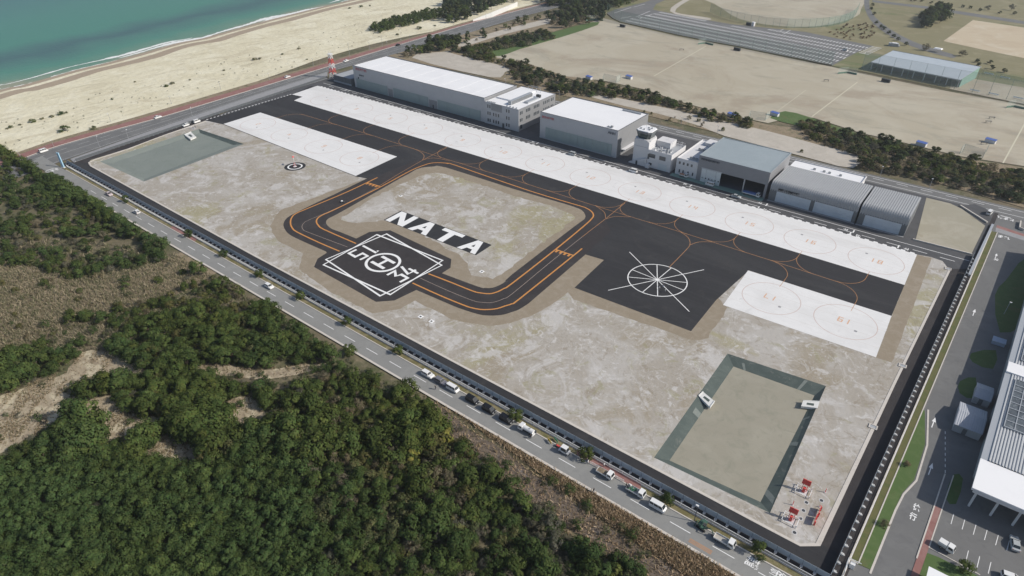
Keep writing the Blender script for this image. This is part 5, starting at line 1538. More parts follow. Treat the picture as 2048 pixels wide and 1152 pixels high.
net('tall green ball net between the car park and the playing field', gs([(1214, 28), (1226, 38), (1241, 45), (1278, 53), (1318, 62), (1357, 71), (1383, 76), (1407, 81), (1432, 86), (1455, 90), (1478, 94), (1504, 100), (1529, 105), (1555, 110), (1581, 115), (1607, 120), (1634, 126), (1663, 131)]), 10, m_net)
net('ball net with tall poles in front of the pavilion and court', gs([(1722, 141), (1751, 146), (1781, 153), (1812, 159), (1843, 165), (1876, 172), (1908, 179), (1944, 185), (1977, 190), (2012, 199), (2060, 209)]), 13, m_nets, skirt=False)
net('curved green net round the far ball ground', gs([(1420, 24), (1440, 33), (1460, 39), (1472, 42), (1487, 45), (1500, 48), (1515, 50), (1530, 53), (1545, 54), (1558, 55), (1573, 56), (1588, 56), (1602, 56), (1617, 56), (1630, 55), (1643, 54), (1655, 53), (1667, 51), (1678, 49), (1688, 46), (1697, 42), (1705, 37), (1711, 30), (1716, 20)]), 8, m_net, skirt=False)
net('low green net behind the court on the right', gs([(1930, 140), (1965, 147), (2000, 156), (2048, 166), (2090, 176)]), 3, m_net, skirt=False)
for i, px in enumerate(([(1205, 166), (1207, 160), (1232, 166), (1240, 162)], [(1496, 240), (1499, 236), (1530, 241), (1538, 236)], [(1919, 308), (1925, 304), (1965, 316), (1972, 304)])):
    net(('left', 'middle', 'right')[i] + ' grey backstop screen on the near edge of the playing field', gs(px), 4.5, m_nets, skirt=False, name='backstop', pole=.1)
for i, px in enumerate(([(1172, 42), (1188, 40), (1206, 42)], [(1396, 89), (1411, 87), (1426, 91)], [(1675, 148), (1695, 146), (1713, 150)], [(2012, 216), (2028, 214), (2050, 219)])):
    a, c, d2 = [Vector(p) for p in gs(px)]
    r = empty('backstop_wall', (*a, 0), 0, f'{ORD[i]} low green curved wall from the left along the far side of the field', 'wall', 'curved field walls')
    mw = MATS.get('field_wall_green') or mat('field_wall_green', (0.12, 0.2, 0.16))
    for p, q in ((a, c), (c, d2)):
        u, v = p - a, q - a
        MB().hexa([(u.x, u.y, 0), (v.x, v.y, 0), (v.x, v.y + .5, 0), (u.x, u.y + .5, 0)], [(u.x, u.y, 1.1), (v.x, v.y, 1.1), (v.x, v.y + .5, 1.1), (u.x, u.y + .5, 1.1)]).build('wall_section', mw, r)
        MB().quad((u.x, u.y + .2, 1.1), (v.x, v.y + .2, 1.1), (v.x, v.y + .2, 4.5), (u.x, u.y + .2, 4.5)).build('net_panel', m_nets, r)
m_bluer = mat('dugout_blue', (0.1, 0.16, 0.42), rough=.5)
dug = [(1178, 158, 'blue-roofed dugout at the left end of the near field edge'), (1258, 157, 'blue-roofed dugout right of the left backstop'), (1463, 233, 'blue-roofed dugout left of the middle backstop'), (1549, 231, 'blue-roofed dugout by the small lawn patch'),
       (1842, 291, 'larger blue-roofed dugout behind the shrubs on the right'), (1980, 285, 'pale blue dugout roof on the field at the right edge')]
for px, py, lab in dug:
    r = empty('dugout', (*G(px, py), 0), R(-14), lab, 'dugout', 'blue-roofed dugouts')
    r.scale = (.75, .75, .8)
    MB().hexa([(-3.6, -1.6, 2.1), (3.6, -1.6, 2.1), (3.6, 1.4, 2.6), (-3.6, 1.4, 2.6)], [(-3.6, -1.6, 2.25), (3.6, -1.6, 2.25), (3.6, 1.4, 2.75), (-3.6, 1.4, 2.75)]).build('roof', m_bluer, r)
    MB().box(-3.4, 3.4, -1.5, -1.35, 0, 2.1).build('back_wall', m_wallw, r)
    for x in (-3.3, 3.3): MB().box(x - .08, x + .08, -1.3, 1.2, 0, 2.2).build('side_wall', m_wallw, r)
    MB().box(-3, 3, -1.0, -.5, .4, .5).build('bench', m_bluer, r)
for i, (px, py, lab) in enumerate(((1245, 54, 'dark covered bench at the left of the far field edge'), (1474, 101, 'dark covered bench beside the tall green net'), (1771, 164, 'dark covered bench in front of the pavilion'))):
    r = empty('team_bench', (*G(px, py), 0), R(-12), lab, 'bench', 'dark team benches')
    MB().box(-2.8, 2.8, .6, .75, 0, 2.0).build('back', m_dark, r); MB().box(-2.9, 2.9, -.9, .8, 2.0, 2.15).build('roof', m_dark, r); MB().box(-2.6, 2.6, -.1, .4, .4, .5).build('seat', m_dark, r)
    for x in (-2.8, 2.8): MB().box(x - .06, x + .06, -.8, .7, 0, 2.0).build('side', m_dark, r)
for i, (px, py) in enumerate(((1363, 101), (1652, 163), (1983, 238), (1976, 246), (1967, 289))):
    r = empty('equipment_rack', (*G(px, py), 0), R(30), f'{ORD[i]} small rack of equipment from the left on the playing field', 'rack', 'racks on the field')
    for s in (-1, 1): MB().tube((s * 1.4, -.5, 0), (s * 1.4, .1, 1.2), .07).build('leg', m_dark, r); MB().tube((s * 1.4, .7, 0), (s * 1.4, .1, 1.2), .07).build('leg', m_dark, r)
    MB().box(-1.7, 1.7, -.3, .4, 1.1, 1.3).build('top', m_dark, r)
for i, (px, py) in enumerate(((1949, 183), (1986, 190), (2036, 198), (1977, 149), (2010, 157))):
    r = empty('court_bench', (*G(px, py), 0), R(-12), f'{ORD[i]} white bench of the fenced court', 'bench', 'white court benches')
    MB().box(-3, 3, -.3, .3, .5, .62).build('seat', m_wsteel, r); MB().box(-3, 3, .3, .38, .6, 1.2).build('back', m_wsteel, r)
    for x in (-2.4, 2.4): MB().box(x - .1, x + .1, -.25, .25, 0, .5).build('leg', m_wsteel, r)
a = G(1506, 52); r = empty('equipment_hut', (*a, 0), -.2, 'white upright hut with two dark lockers above the car park', 'hut')
MB().box(-1.2, 1.2, -1.2, 1.2, 0, 3.2).build('wall', m_wallw, r); MB().box(-1.35, 1.35, -1.35, 1.35, 3.2, 3.4).build('roof', m_roofw, r)
for x in (-6, -3.6): MB().box(x - 1, x + 1, -.8, .8, 0, 2.3).build('locker', m_dark, r)
# white retaining wall beside the far pines
pts = gs([(946, 43), (985, 34), (1035, 13)])
r = empty('white_wall', (*pts[0], 0), 0, 'white concrete wall below the pines along the far coast road', 'wall')
for p, q in zip(pts, pts[1:]):
    u, v = (p[0] - pts[0][0], p[1] - pts[0][1]), (q[0] - pts[0][0], q[1] - pts[0][1])
    MB().hexa([(*u, 0), (*v, 0), (v[0] - .5, v[1] + .5, 0), (u[0] - .5, u[1] + .5, 0)], [(u[0], u[1], 1.6 if p is pts[0] else 4.5), (v[0], v[1], 4.5), (v[0] - .5, v[1] + .5, 4.5), (u[0] - .5, u[1] + .5, 1.6 if p is pts[0] else 4.5)]).build('wall_section', m_cw, r)

# ================================================================== VEHICLES
def paint(name, c):
    m = mat(name, c, rough=.3, spec=.35)
    m.node_tree.nodes['Principled BSDF'].inputs['Coat Weight'].default_value = .15
    return m


p_white = paint('car_white', (0.72, 0.72, 0.71)); p_black = paint('car_black', (0.012, 0.013, 0.016)); p_silver = paint('car_silver', (0.4, 0.42, 0.43))
p_grey = paint('car_grey', (0.16, 0.16, 0.18)); p_pink = paint('car_pinkish', (0.5, 0.42, 0.42)); p_navy = paint('truck_navy', (0.03, 0.05, 0.12))
m_tyre = mat('tyre_rubber', (0.02, 0.02, 0.021)); m_rim = mat('wheel_rim', (0.4, 0.4, 0.41), rough=.35, metal=.6)
m_carglass = mat('car_glass', (0.02, 0.026, 0.03), rough=.07, spec=.7); m_tail = mat('tail_lamp', (0.35, 0.02, 0.02), rough=.2); m_head = mat('head_lamp', (0.8, 0.8, 0.78), rough=.15)
m_gate = mat('truck_bed_sheet', (0.42, 0.4, 0.36), layers=[((0.3, 0.27, 0.22), .8, .45, .7, .8)])
m_tarp = mat('blue_tarp', (0.08, 0.14, 0.32), layers=[((0.12, 0.19, 0.4), .8, .45, .7, .7)])
m_soil = mat('loose_soil', (0.25, 0.19, 0.13), layers=[((0.16, 0.14, 0.09), 1.5, .45, .7, .8)])
m_dgreen = mat('machine_green', (0.06, 0.12, 0.09), rough=.45); m_gload = mat('green_hose', (0.05, 0.16, 0.1))
m_owood = mat('orange_load', (0.45, 0.22, 0.14), layers=[((0.6, 0.5, 0.4), 1.2, .45, .7, .7)])
WHEELS = {}


def wheels(r, xs, y, rad=.32, w=.2):
    key = (rad, w)
    if key not in WHEELS:
        WHEELS[key] = (MB().tube((0, -w / 2, 0), (0, w / 2, 0), rad, n=14).mesh('tyre', m_tyre), MB().tube((0, -w / 2 - .012, 0), (0, w / 2 + .012, 0), rad * .58, n=10).mesh('rim', m_rim))
    for x in xs:
        for s in (-1, 1):
            t = link('wheel', WHEELS[key][0], r); t.location = (x, s * y, rad)
            link('rim', WHEELS[key][1], t)


def side_window(r, pts, y, s):
    """glass on a cabin side: pts (x, z, inset)"""
    MB().add([(x, s * (y - i + .02), z) for x, z, i in pts], [(0, 1, 2, 3) if s < 0 else (3, 2, 1, 0)]).build('side_window', m_carglass, r)


def body_car(r, L, W, H, hood, belt, clear, pm, x_ws, x_wt, x_rt, x_rb, two_tone=None):
    """hood: bonnet height; belt: window-sill height; cabin corners along x from front to back"""
    h = L / 2
    prof = [(-h + .1, clear), (-h, clear + .25), (-h + .02, belt * .92), (x_rb, belt), (x_ws, belt), (h - .35, hood), (h - .05, hood * .8), (h, clear + .3), (h - .1, clear)]
    mb = MB()
    n = len(prof)
    rings = []
    for yf, sx in ((-W / 2, .965), (-W / 2 + .12, 1.0), (W / 2 - .12, 1.0), (W / 2, .965)):
        rings.append([(x * sx, yf, z if abs(yf) < W / 2 - .05 else min(z, belt - .04) if z > clear + .1 else z) for x, z in prof])
    vs = [p for q in rings for p in q]
    fs = [tuple(range(n))] + [(k * n + i, (k + 1) * n + i, (k + 1) * n + (i + 1) % n, k * n + (i + 1) % n) for k in range(3) for i in range(n)] + [tuple(3 * n + i for i in range(n - 1, -1, -1))]
    mb.add(vs, fs)
    mb.build('body', pm, r)
    w0, w1 = W / 2 - .06, W / 2 - .2
    MB().hexa([(x_rb, -w0, belt - .01), (x_ws, -w0, belt - .01), (x_ws, w0, belt - .01), (x_rb, w0, belt - .01)], [(x_rt, -w1, H), (x_wt, -w1, H), (x_wt, w1, H), (x_rt, w1, H)]).build('cabin', two_tone or pm, r)
    e = .012

    def on(t, a_, c_): return a_ + (c_ - a_) * t
    # windscreen, rear window
    for nm, xb, xt, sg in (('windscreen', x_ws, x_wt, 1), ('rear_window', x_rb, x_rt, -1)):
        q = [(on(t, xb, xt) + sg * .02, y * on(t, w0, w1) * .9, on(t, belt, H) + (.012)) for t, y in ((.1, -1), (.1, 1), (.9, 1), (.9, -1))]
        MB().add(q, [(0, 1, 2, 3) if sg > 0 else (3, 2, 1, 0)]).build(nm, m_carglass, r)
    cuts = [(.05, .47), (.51, .95)] if (x_ws - x_rb) < 2.6 else [(.03, .31), (.35, .65), (.69, .96)]
    for s in (-1, 1):
        for c0, c1 in cuts:
            q = []
            for t, v in ((c0, .12), (c1, .12), (c1, .86), (c0, .86)):
                x = on(v, on(t, x_rb, x_ws), on(t, x_rt, x_wt))
                q.append((x, s * (on(v, w0, w1) + .015), on(v, belt, H)))
            MB().add(q, [(0, 1, 2, 3) if s < 0 else (3, 2, 1, 0)]).build('side_window', m_carglass, r)
        MB().box(h * .965 - .12, h * .965 + .02, s * (W / 2 - .3) - .18, s * (W / 2 - .3) + .18, hood * .72, hood * .72 + .16).build('headlight', m_head, r)
        MB().box(-h * .99 - .01, -h * .99 + .06, s * (W / 2 - .2) - .1, s * (W / 2 - .2) + .1, belt * .62, belt * .62 + .3).build('tail_light', m_tail, r)
        MB().box(x_ws - .25, x_ws - .05, s * (W / 2 + .02), s * (W / 2 + .16), belt, belt + .16).build('mirror', pm, r)
    MB().box(-h + .12, h - .12, -W / 2 + .1, W / 2 - .1, clear - .08, clear + .05).build('underbody', m_dark, r)
    wheels(r, (h * .62, -h * .62), W / 2 - .12)


def car(kind, pm, px, py, rz, label, group, name=None):
    r = empty(name or {'sedan': 'car', 'hatch': 'car', 'van': 'van', 'mini': 'minivan', 'suv': 'car'}[kind], (*G(px, py), .0), rz, label, {'sedan': 'car', 'hatch': 'car', 'van': 'van', 'mini': 'minivan', 'suv': 'car'}[kind], group)
    if kind == 'sedan': body_car(r, 4.4, 1.72, 1.45, .86, .92, .26, pm, 1.0, .25, -1.15, -1.75)
    elif kind == 'hatch': body_car(r, 3.9, 1.68, 1.52, .92, .96, .26, pm, 1.0, .3, -1.65, -1.9)
    elif kind == 'suv': body_car(r, 4.3, 1.76, 1.7, 1.02, 1.06, .32, pm, .95, .35, -1.85, -2.08)
    elif kind == 'van': body_car(r, 4.2, 1.7, 1.95, 1.02, 1.1, .3, pm, 1.75, 1.15, -1.95, -2.08)
    elif kind == 'mini': body_car(r, 4.3, 1.76, 1.85, 1.0, 1.05, .28, pm, 1.5, .7, -1.9, -2.08)
    return r


def truck(px, py, rz, label, load, L=4.8, W=1.75, cab=p_white, bed=None, name='truck', group='work trucks parked on the lane'):
    r = empty(name, (*G(px, py), 0), rz, label, 'truck', group)
    h = L / 2
    MB().yprism([(h - 1.55, .55), (h - .08, .55), (h, .8), (h - .05, 1.25), (h - .35, 2.05), (h - 1.5, 2.1), (h - 1.55, 2.0)], -W / 2, W / 2).build('cab', cab, r)
    MB().add([(h - .02, -W / 2 + .12, 1.3), (h - .02, W / 2 - .12, 1.3), (h - .31, W / 2 - .18, 2.0), (h - .31, -W / 2 + .18, 2.0)], [(0, 1, 2, 3)]).build('windscreen', m_carglass, r)
    for s in (-1, 1):
        MB().add([(h - 1.3, s * (W / 2 + .012), 1.3), (h - .3, s * (W / 2 + .012), 1.3), (h - .5, s * (W / 2 + .012), 1.95), (h - 1.3, s * (W / 2 + .012), 1.95)], [(0, 1, 2, 3) if s < 0 else (3, 2, 1, 0)]).build('side_window', m_carglass, r)
        MB().box(h - .06, h + .03, s * .62 - .16, s * .62 + .16, .75, .92).build('headlight', m_head, r)
        MB().box(-h - .03, -h + .03, s * .65 - .15, s * .65 + .15, .65, .8).build('tail_light', m_tail, r)
    MB().box(-h, h - .2, -.45, .45, .42, .62).build('chassis', m_dark, r)
    wheels(r, (h - .75, -h + .95), W / 2 - .14, .34)
    x0, x1 = -h, h - 1.65
    if load == 'tank':
        n = 16
        rg = [(.62 * math.cos(2 * math.pi * i / n) * 1.15, .62 * math.sin(2 * math.pi * i / n)) for i in range(n)]
        MB().xprism([(y, z + 1.4) for y, z in rg], x0 + .15, x1).build('tank', p_white, r)
        MB().prism(arc((x0 + 1.4, 0), .25, 0, 2 * math.pi, 12)[:-1], 2.0, 2.14).build('hatch', m_steel, r)
        MB().box(x0 - .15, x0 + .1, -W / 2, W / 2, .55, .8).build('rear_bumper', p_white, r)
        MB().box(x0 - .2, x0 + .2, -W / 2 - .1, -W / 2 + .35, .6, 1.5).build('pump_box', m_dark, r)
        return r
    MB().box(x0, x1, -W / 2, W / 2, .72, .82).build('bed_floor', bed or m_gate, r)
    for nm, b_ in (('side_gate', (x0, x1, -W / 2, -W / 2 + .05)), ('side_gate', (x0, x1, W / 2 - .05, W / 2)), ('tail_gate', (x0, x0 + .05, -W / 2 + .05, W / 2 - .05)), ('front_gate', (x1 - .05, x1, -W / 2 + .05, W / 2 - .05))):
        MB().box(*b_, .82, 1.18).build(nm, bed or cab, r)
    if load == 'soil':
        mb = MB(); rr = random.Random(3)
        gx, gy = 8, 5
        vs = [(x0 + .1 + (x1 - x0 - .2) * i / gx, -W / 2 + .08 + (W - .16) * j / gy, .95 + (.25 * math.sin(math.pi * i / gx) * math.sin(math.pi * j / gy) + rr.uniform(0, .14))) for i in range(gx + 1) for j in range(gy + 1)]
        mb.add(vs, [(i * (gy + 1) + j, (i + 1) * (gy + 1) + j, (i + 1) * (gy + 1) + j + 1, i * (gy + 1) + j + 1) for i in range(gx) for j in range(gy)]).build('soil_load', m_soil, r)
    elif load == 'hoses':
        for k in range(4):
            mb = MB()
            pts = arc((x0 + .5 + k * .55, (-.25, .3)[k % 2]), .3, 0, 2 * math.pi, 12)
            for p, q in zip(pts, pts[1:]): mb.tube((*p, 1.0), (*q, 1.0), .12, n=6)
            mb.build('hose_coil', m_gload, r)
        MB().box(x0 + .1, x0 + .7, -.5, .3, .82, 1.7).build('pump', m_dark, r); MB().box(x0 + .2, x0 + .9, .2, .7, .82, 1.5).build('crate', p_white, r)
    elif load == 'tarp':
        MB().hexa([(x0 + .1, -W / 2 + .08, .84), (x1 - .1, -W / 2 + .08, .84), (x1 - .1, W / 2 - .08, .84), (x0 + .1, W / 2 - .08, .84)], [(x0 + .3, -W / 2 + .3, 1.6), (x1 - .3, -W / 2 + .3, 1.7), (x1 - .3, W / 2 - .3, 1.7), (x0 + .3, W / 2 - .3, 1.6)]).build('tarpaulin', m_tarp, r)
    elif load == 'boxes':
        for k in range(3): MB().box(x0 + .15 + k * .8, x0 + .85 + k * .8, -.6, .6, .82, 1.5 + .1 * (k % 2)).build('crate', m_owood, r)
    return r


cd = Vector(G(512, 183)) - Vector(G(0, 345)); COAST = math.atan2(cd.y, cd.x)
gl = 'vehicles on the near lane'; gc = 'vehicles on the coast road'; ga = 'vehicles on the service road'
car('van', p_white, 88, 304, COAST, 'white van driving on the coast road beside the red pavement', gc)
car('sedan', p_white, 316, 236, COAST, 'white car on the coast road above the green pond', gc)
car('sedan', p_white, 575, 155, COAST, 'white car on the coast road left of the lattice mast', gc)
car('sedan', p_white, 692, 123, COAST + math.pi, 'white car on the coast road just beyond the lattice mast', gc)
car('sedan', p_black, 796, 91, COAST, 'dark car on the coast road near the far junction', gc)
car('hatch', p_white, 372, 252, COAST + math.pi, 'left of two white cars parked by the green pond', ga)
car('van', p_white, 394, 245, COAST, 'right of two white cars parked by the green pond', ga)
car('sedan', p_pink, 219, 390, R(0), 'dark and pink car on the lane half hidden by the wood', gl)
car('hatch', p_white, 274, 426, R(180), 'small white car on the lane near the red verge paving', gl)
car('hatch', p_white, 539, 575, R(0), 'lone white car on the lane left of the landing pad', gl)
car('suv', p_white, 856, 752, R(0), 'white estate car, first of the parked row on the lane', gl)
car('suv', p_grey, 882, 766, R(0), 'dark grey car between two white vehicles on the lane', gl)
car('van', p_white, 906, 780, R(0), 'white van parked ahead of three black minivans', gl)
car('mini', p_black, 945, 803, R(0), 'first black minivan of the three, behind the white van', gl)
car('mini', p_black, 978, 822, R(0), 'middle black minivan of the three', gl)
car('mini', p_black, 1013, 842, R(0), 'third black minivan, nearest the tank truck', gl)
truck(1053, 864, R(180), 'white tank truck parked on the lane', 'tank', L=5.0)
truck(1210, 951, R(0), 'flatbed truck with earthy load beside the red verge paving', 'soil', L=4.6)
truck(1271, 987, R(0), 'flatbed truck with green hoses and a pump', 'hoses', L=4.9)
car('van', p_white, 1315, 1016, R(0), 'white van parked alone ahead of the hose truck', gl)
truck(1448, 1086, R(0), 'empty grey-bedded truck in front of the excavator', 'empty', L=4.9)
# sweeper with a white cab
r = empty('compact_sweeper', (*G(1129, 905), 0), R(0), 'small white works machine with glazed cab and red front arm', 'sweeper')
MB().box(-1.5, 1.4, -.75, .75, .45, 1.0).build('body', p_white, r); MB().hexa([(-.9, -.7, 1.0), (1.0, -.7, 1.0), (1.0, .7, 1.0), (-.9, .7, 1.0)], [(-.8, -.6, 2.1), (.7, -.6, 2.1), (.7, .6, 2.1), (-.8, .6, 2.1)]).build('cab', m_carglass, r)
MB().box(-.95, .85, -.68, .68, 2.1, 2.2).build('roof', p_white, r)
for x, y in ((-.85, -.65), (-.85, .65), (.85, -.65), (.85, .65)): MB().tube((x, y, 1.0), (x * .92, y * .92, 2.1), .05).build('pillar', p_white, r)
MB().box(-2.9, -1.5, .3, .8, .3, .6).build('boom', m_mred, r); MB().tube((-2.9, .5, .1), (-2.9, .5, .5), .4, n=12).build('brush', m_dark, r)
wheels(r, (.9, -.95), .65, .36)
# mini excavator
r = empty('mini_excavator', (*G(1404, 1056), 0), R(-8), 'dark green mini excavator parked behind the empty truck', 'excavator')
for s in (-1, 1): MB().yprism([(-1.1, .1), (1.0, .1), (1.2, .3), (1.0, .5), (-1.1, .5), (-1.3, .3)], s * .65 - .2, s * .65 + .2).build('track', m_tyre, r)
MB().prism(arc((0, 0), .85, 0, 2 * math.pi, 12)[:-1], .55, 1.05).build('turntable', m_dgreen, r)
MB().box(-1.0, -.1, -.7, .7, 1.05, 1.6).build('engine_cover', m_dgreen, r)
MB().box(-.2, .7, .0, .75, 1.05, 1.2).build('seat_base', m_dark, r)
for x, y in ((-.3, .05), (-.3, .72), (.65, .05), (.65, .72)): MB().tube((x, y, 1.05), (x, y, 2.35), .05).build('canopy_post', m_dgreen, r)
MB().box(-.45, .8, -.05, .8, 2.35, 2.42).build('canopy', m_dgreen, r)
MB().tube((.7, -.35, 1.1), (2.2, -.35, 2.2), .16, .13).build('boom', m_dgreen, r); MB().tube((2.2, -.35, 2.2), (3.0, -.35, 1.2), .12, .1).build('dipper', m_dgreen, r)
MB().yprism([(2.8, 1.3), (3.3, 1.1), (3.3, .5), (2.9, .35), (2.7, .7)], -.65, -.05).build('bucket', m_dark, r)
MB().box(-1.7, -1.55, -.9, .9, .1, .55).build('blade', m_dgreen, r)
# on the apron road
car('van', p_silver, 1144, 310, R(180), 'silver van on the service road below the logo hangar', ga)
car('van', p_white, 1266, 344, R(180), 'white van on the service road below the control tower', ga)
car('van', p_white, 1419, 371, R(180), 'white van in front of the white hangar door', ga)
truck(1367, 354, R(0), 'small truck with orange crates before the white annex', 'boxes', L=4.4, group=ga)
car('sedan', p_silver, 1472, 395, R(0), 'silver car on the service road below the open hangar', ga)
truck(1502, 391, R(0), 'long white truck with blue tarpaulin at the open hangar', 'tarp', L=8.0, W=2.2, group=ga)
car('van', p_white, 1978, 428, R(80), 'white van waiting in the eastern gateway', ga)
car('van', p_white, 1690, 101, R(165), 'white van alone in the far car park', 'vehicles beyond the fences')
car('sedan', p_silver, 2028, 1090, R(100), 'silver car in the car park at the right edge', 'vehicles beyond the fences')
r = truck(1890, 1098, R(-12), 'small white box truck in the lower right car park', 'empty', L=3.4, W=1.5, group='vehicles beyond the fences')
MB().box(-1.7, .05, -.75, .75, .84, 1.9).build('cargo_box', p_white, r)
car('hatch', p_white, 2020, 1158, R(10), 'white car cut by the lower right picture edge', 'vehicles beyond the fences')
# the tow cart on the taxiway
r = empty('tow_cart', (*G(686, 405), 0), R(30), 'tiny cart on the left taxiway bend', 'cart')
MB().box(-.8, .8, -.5, .5, .25, .55).build('body', m_dark, r); MB().box(-.8, -.2, -.45, .45, .55, .9).build('seat', p_white, r); MB().tube((.6, 0, .5), (.4, 0, 1.1), .03).build('steering_column', m_dark, r); wheels(r, (.5, -.5), .42, .2, .12)
# road works: barriers and cones
for i, (px, py, c_, lab) in enumerate(((1112, 883, (0.05, 0.3, 0.16), 'green barrier board on the verge beside the tank truck'), (1099, 885, (0.6, 0.4, 0.05), 'yellow barrier board beside the green one'))):
    m_ = mat('barrier_%d' % i, c_)
    r = empty('barrier', (*G(px, py), 0), R(-25), lab, 'barrier', 'road works barriers')
    MB().box(-.9, .9, -.04, .04, .3, 1.0).build('board', m_, r)
    for x in (-.7, .7): MB().tube((x, -.3, 0), (x, 0, 1.0), .03).build('leg', m_steel, r); MB().tube((x, .3, 0), (x, 0, 1.0), .03).build('leg', m_steel, r)
r = empty('guard_rail', (*G(1180, 926), 0), R(0), 'low white guard rail along the red verge paving', 'guard rail')
for i in range(6): MB().tube((i * 2.0, 0, 0), (i * 2.0, 0, .75), .05).build('post', m_wsteel, r)
for z in (.4, .72): MB().tube((0, 0, z), (10, 0, z), .045).build('rail', m_wsteel, r)

# ================================================================== PEOPLE
m_skin = mat('skin', (0.42, 0.27, 0.2)); m_hair = mat('hair', (0.015, 0.013, 0.012))


def person_mesh(key, jacket, trousers, stride=.16, bend=0.0, sit=False):
    V = [(0, 0, .95), (0, 0, 1.2), (bend * .5, 0, 1.42), (bend * .7, 0, 1.52), (bend * .9 + .02, 0, 1.66), (bend * .9 + .0, 0, 1.74)]
    rad = [.15, .15, .17, .06, .095, .07]
    E_ = [(0, 1), (1, 2), (2, 3), (3, 4), (4, 5)]

    def add(p, r_, q): V.append(p); rad.append(r_); E_.append((q, len(V) - 1)); return len(V) - 1
    for s in (-1, 1):
        f = s * stride
        hip = add((.0, s * .1, .9), .1, 0)
        if sit:
            k = add((.4, s * .12, .86), .075, hip); an = add((.45, s * .12, .1 + .4), .05, k); add((.6, s * .12, .45), .045, an)
        else:
            k = add((f * .5 + .03, s * .1, .5), .07, hip); an = add((f, s * .1, .09), .05, k); add((f + .16, s * .1, .04), .045, an)
        sh = add((bend * .5, s * .19, 1.4), .075, 2)
        el = add((bend * .5 - f * .6, s * .25, 1.13), .055, sh)
        wr = add((bend * .5 - f * .8 + .1, s * .23, .9), .04, el)
        pm = add((bend * .5 - f * .9 + .13, s * .23, .83), .042, wr)
        add((bend * .5 - f * .9 + .16, s * .2, .78), .02, pm); add((bend * .5 - f * .9 + .12, s * .26, .76), .02, pm)
    me = bpy.data.meshes.new(key)
    me.from_pydata(V, E_, [])
    ob = bpy.data.objects.new(key, me); COL.objects.link(ob)
    md = ob.modifiers.new('skin', 'SKIN'); md.use_smooth_shade = True
    for i, sv in enumerate(me.skin_vertices[0].data): sv.radius = (rad[i], rad[i]); sv.use_root = (i == 0)
    ob.modifiers.new('sub', 'SUBSURF').levels = 1
    dg = bpy.context.evaluated_depsgraph_get()
    out = bpy.data.meshes.new_from_object(ob.evaluated_get(dg))
    bpy.data.objects.remove(ob)
    out.materials.clear()
    for m_ in (trousers, jacket, m_skin, m_hair): out.materials.append(m_)
    for p in out.polygons:
        c = p.center
        p.material_index = 3 if c.z > 1.69 or (c.z > 1.6 and c.x < bend * .9 - .04) else 2 if c.z > 1.5 or (c.z < .88 and abs(c.y) > .19 and not sit) else 1 if c.z > .95 or abs(c.y) > .19 and c.z > .6 else 0
    return out


cl = {k: mat('cloth_' + k, c) for k, c in dict(navy=(0.03, 0.04, 0.08), grey=(0.16, 0.16, 0.17), white=(0.6, 0.6, 0.6), black=(0.015, 0.015, 0.017), lime=(0.5, 0.55, 0.1), blue=(0.1, 0.17, 0.33)).items()}
PM = {'dark': person_mesh('person_dark', cl['black'], cl['navy']), 'white': person_mesh('person_white', cl['white'], cl['grey']), 'work': person_mesh('person_work', cl['grey'], cl['blue'], .1, .1), 'sit': person_mesh('person_sit', cl['navy'], cl['black'], 0, .1, True)}
for px, py, k, rz, lab in ((871, 779, 'dark', 60, 'person in dark clothes standing on the lane beside the grey car'), (1318, 580, 'white', 100, 'left person in pale clothes on the compass circle'), (1326, 574, 'work', -60, 'person in grey nearest the hub of the compass circle'), (1330, 585, 'white', 200, 'right-hand person in pale clothes on the compass circle'),
                           (384, 257, 'white', 20, 'person in white by the two white cars at the green pond'), (391, 256, 'dark', 190, 'person in dark clothes by the two white cars'), (387, 259, 'work', 90, 'person in grey between the two by the green pond'),
                           (1176, 928, 'white', 0, 'worker in white beside the low guard rail'), (1208, 934, 'white', 180, 'worker in white on the red verge paving'), (1187, 985, 'dark', 160, 'person in dark clothes on the wood side of the lane'),
                           (1252, 974, 'dark', 0, 'person in black standing at the tail of the hose truck'), (1174, 924, 'work', 250, 'worker in grey leaning beside the white worker'), (1061, 877, 'dark', 30, 'person in dark clothes at the rear of the tank truck')):
    o = link('person', PM[k]); o.location = (*G(px, py), 0.0); o.rotation_euler = (0, 0, R(rz))
    tag(o, lab, 'person', 'people at work on the site')

# ================================================================== VEGETATION
m_leaf = bpy.data.materials.new('foliage'); m_leaf.use_nodes = True
nt = m_leaf.node_tree; nt.nodes.clear()
out_ = nt.nodes.new('ShaderNodeOutputMaterial'); at = nt.nodes.new('ShaderNodeAttribute'); at.attribute_name = 'tint'
oi = nt.nodes.new('ShaderNodeObjectInfo'); mr = nt.nodes.new('ShaderNodeMapRange'); mr.inputs['To Min'].default_value = .82; mr.inputs['To Max'].default_value = 1.2
nt.links.new(oi.outputs['Random'], mr.inputs['Value'])
mul_ = nt.nodes.new('ShaderNodeVectorMath'); mul_.operation = 'SCALE'
nt.links.new(at.outputs['Color'], mul_.inputs[0]); nt.links.new(mr.outputs[0], mul_.inputs['Scale'])
df = nt.nodes.new('ShaderNodeBsdfDiffuse'); tr = nt.nodes.new('ShaderNodeBsdfTranslucent'); mxs = nt.nodes.new('ShaderNodeMixShader'); mxs.inputs[0].default_value = .35
nt.links.new(mul_.outputs[0], df.inputs['Color']); nt.links.new(mul_.outputs[0], tr.inputs['Color'])
nt.links.new(df.outputs[0], mxs.inputs[1]); nt.links.new(tr.outputs[0], mxs.inputs[2]); nt.links.new(mxs.outputs[0], out_.inputs[0])
m_bark = mat('bark', (0.09, 0.07, 0.05), layers=[((0.14, 0.115, 0.09), 3, .45, .7, .7)])


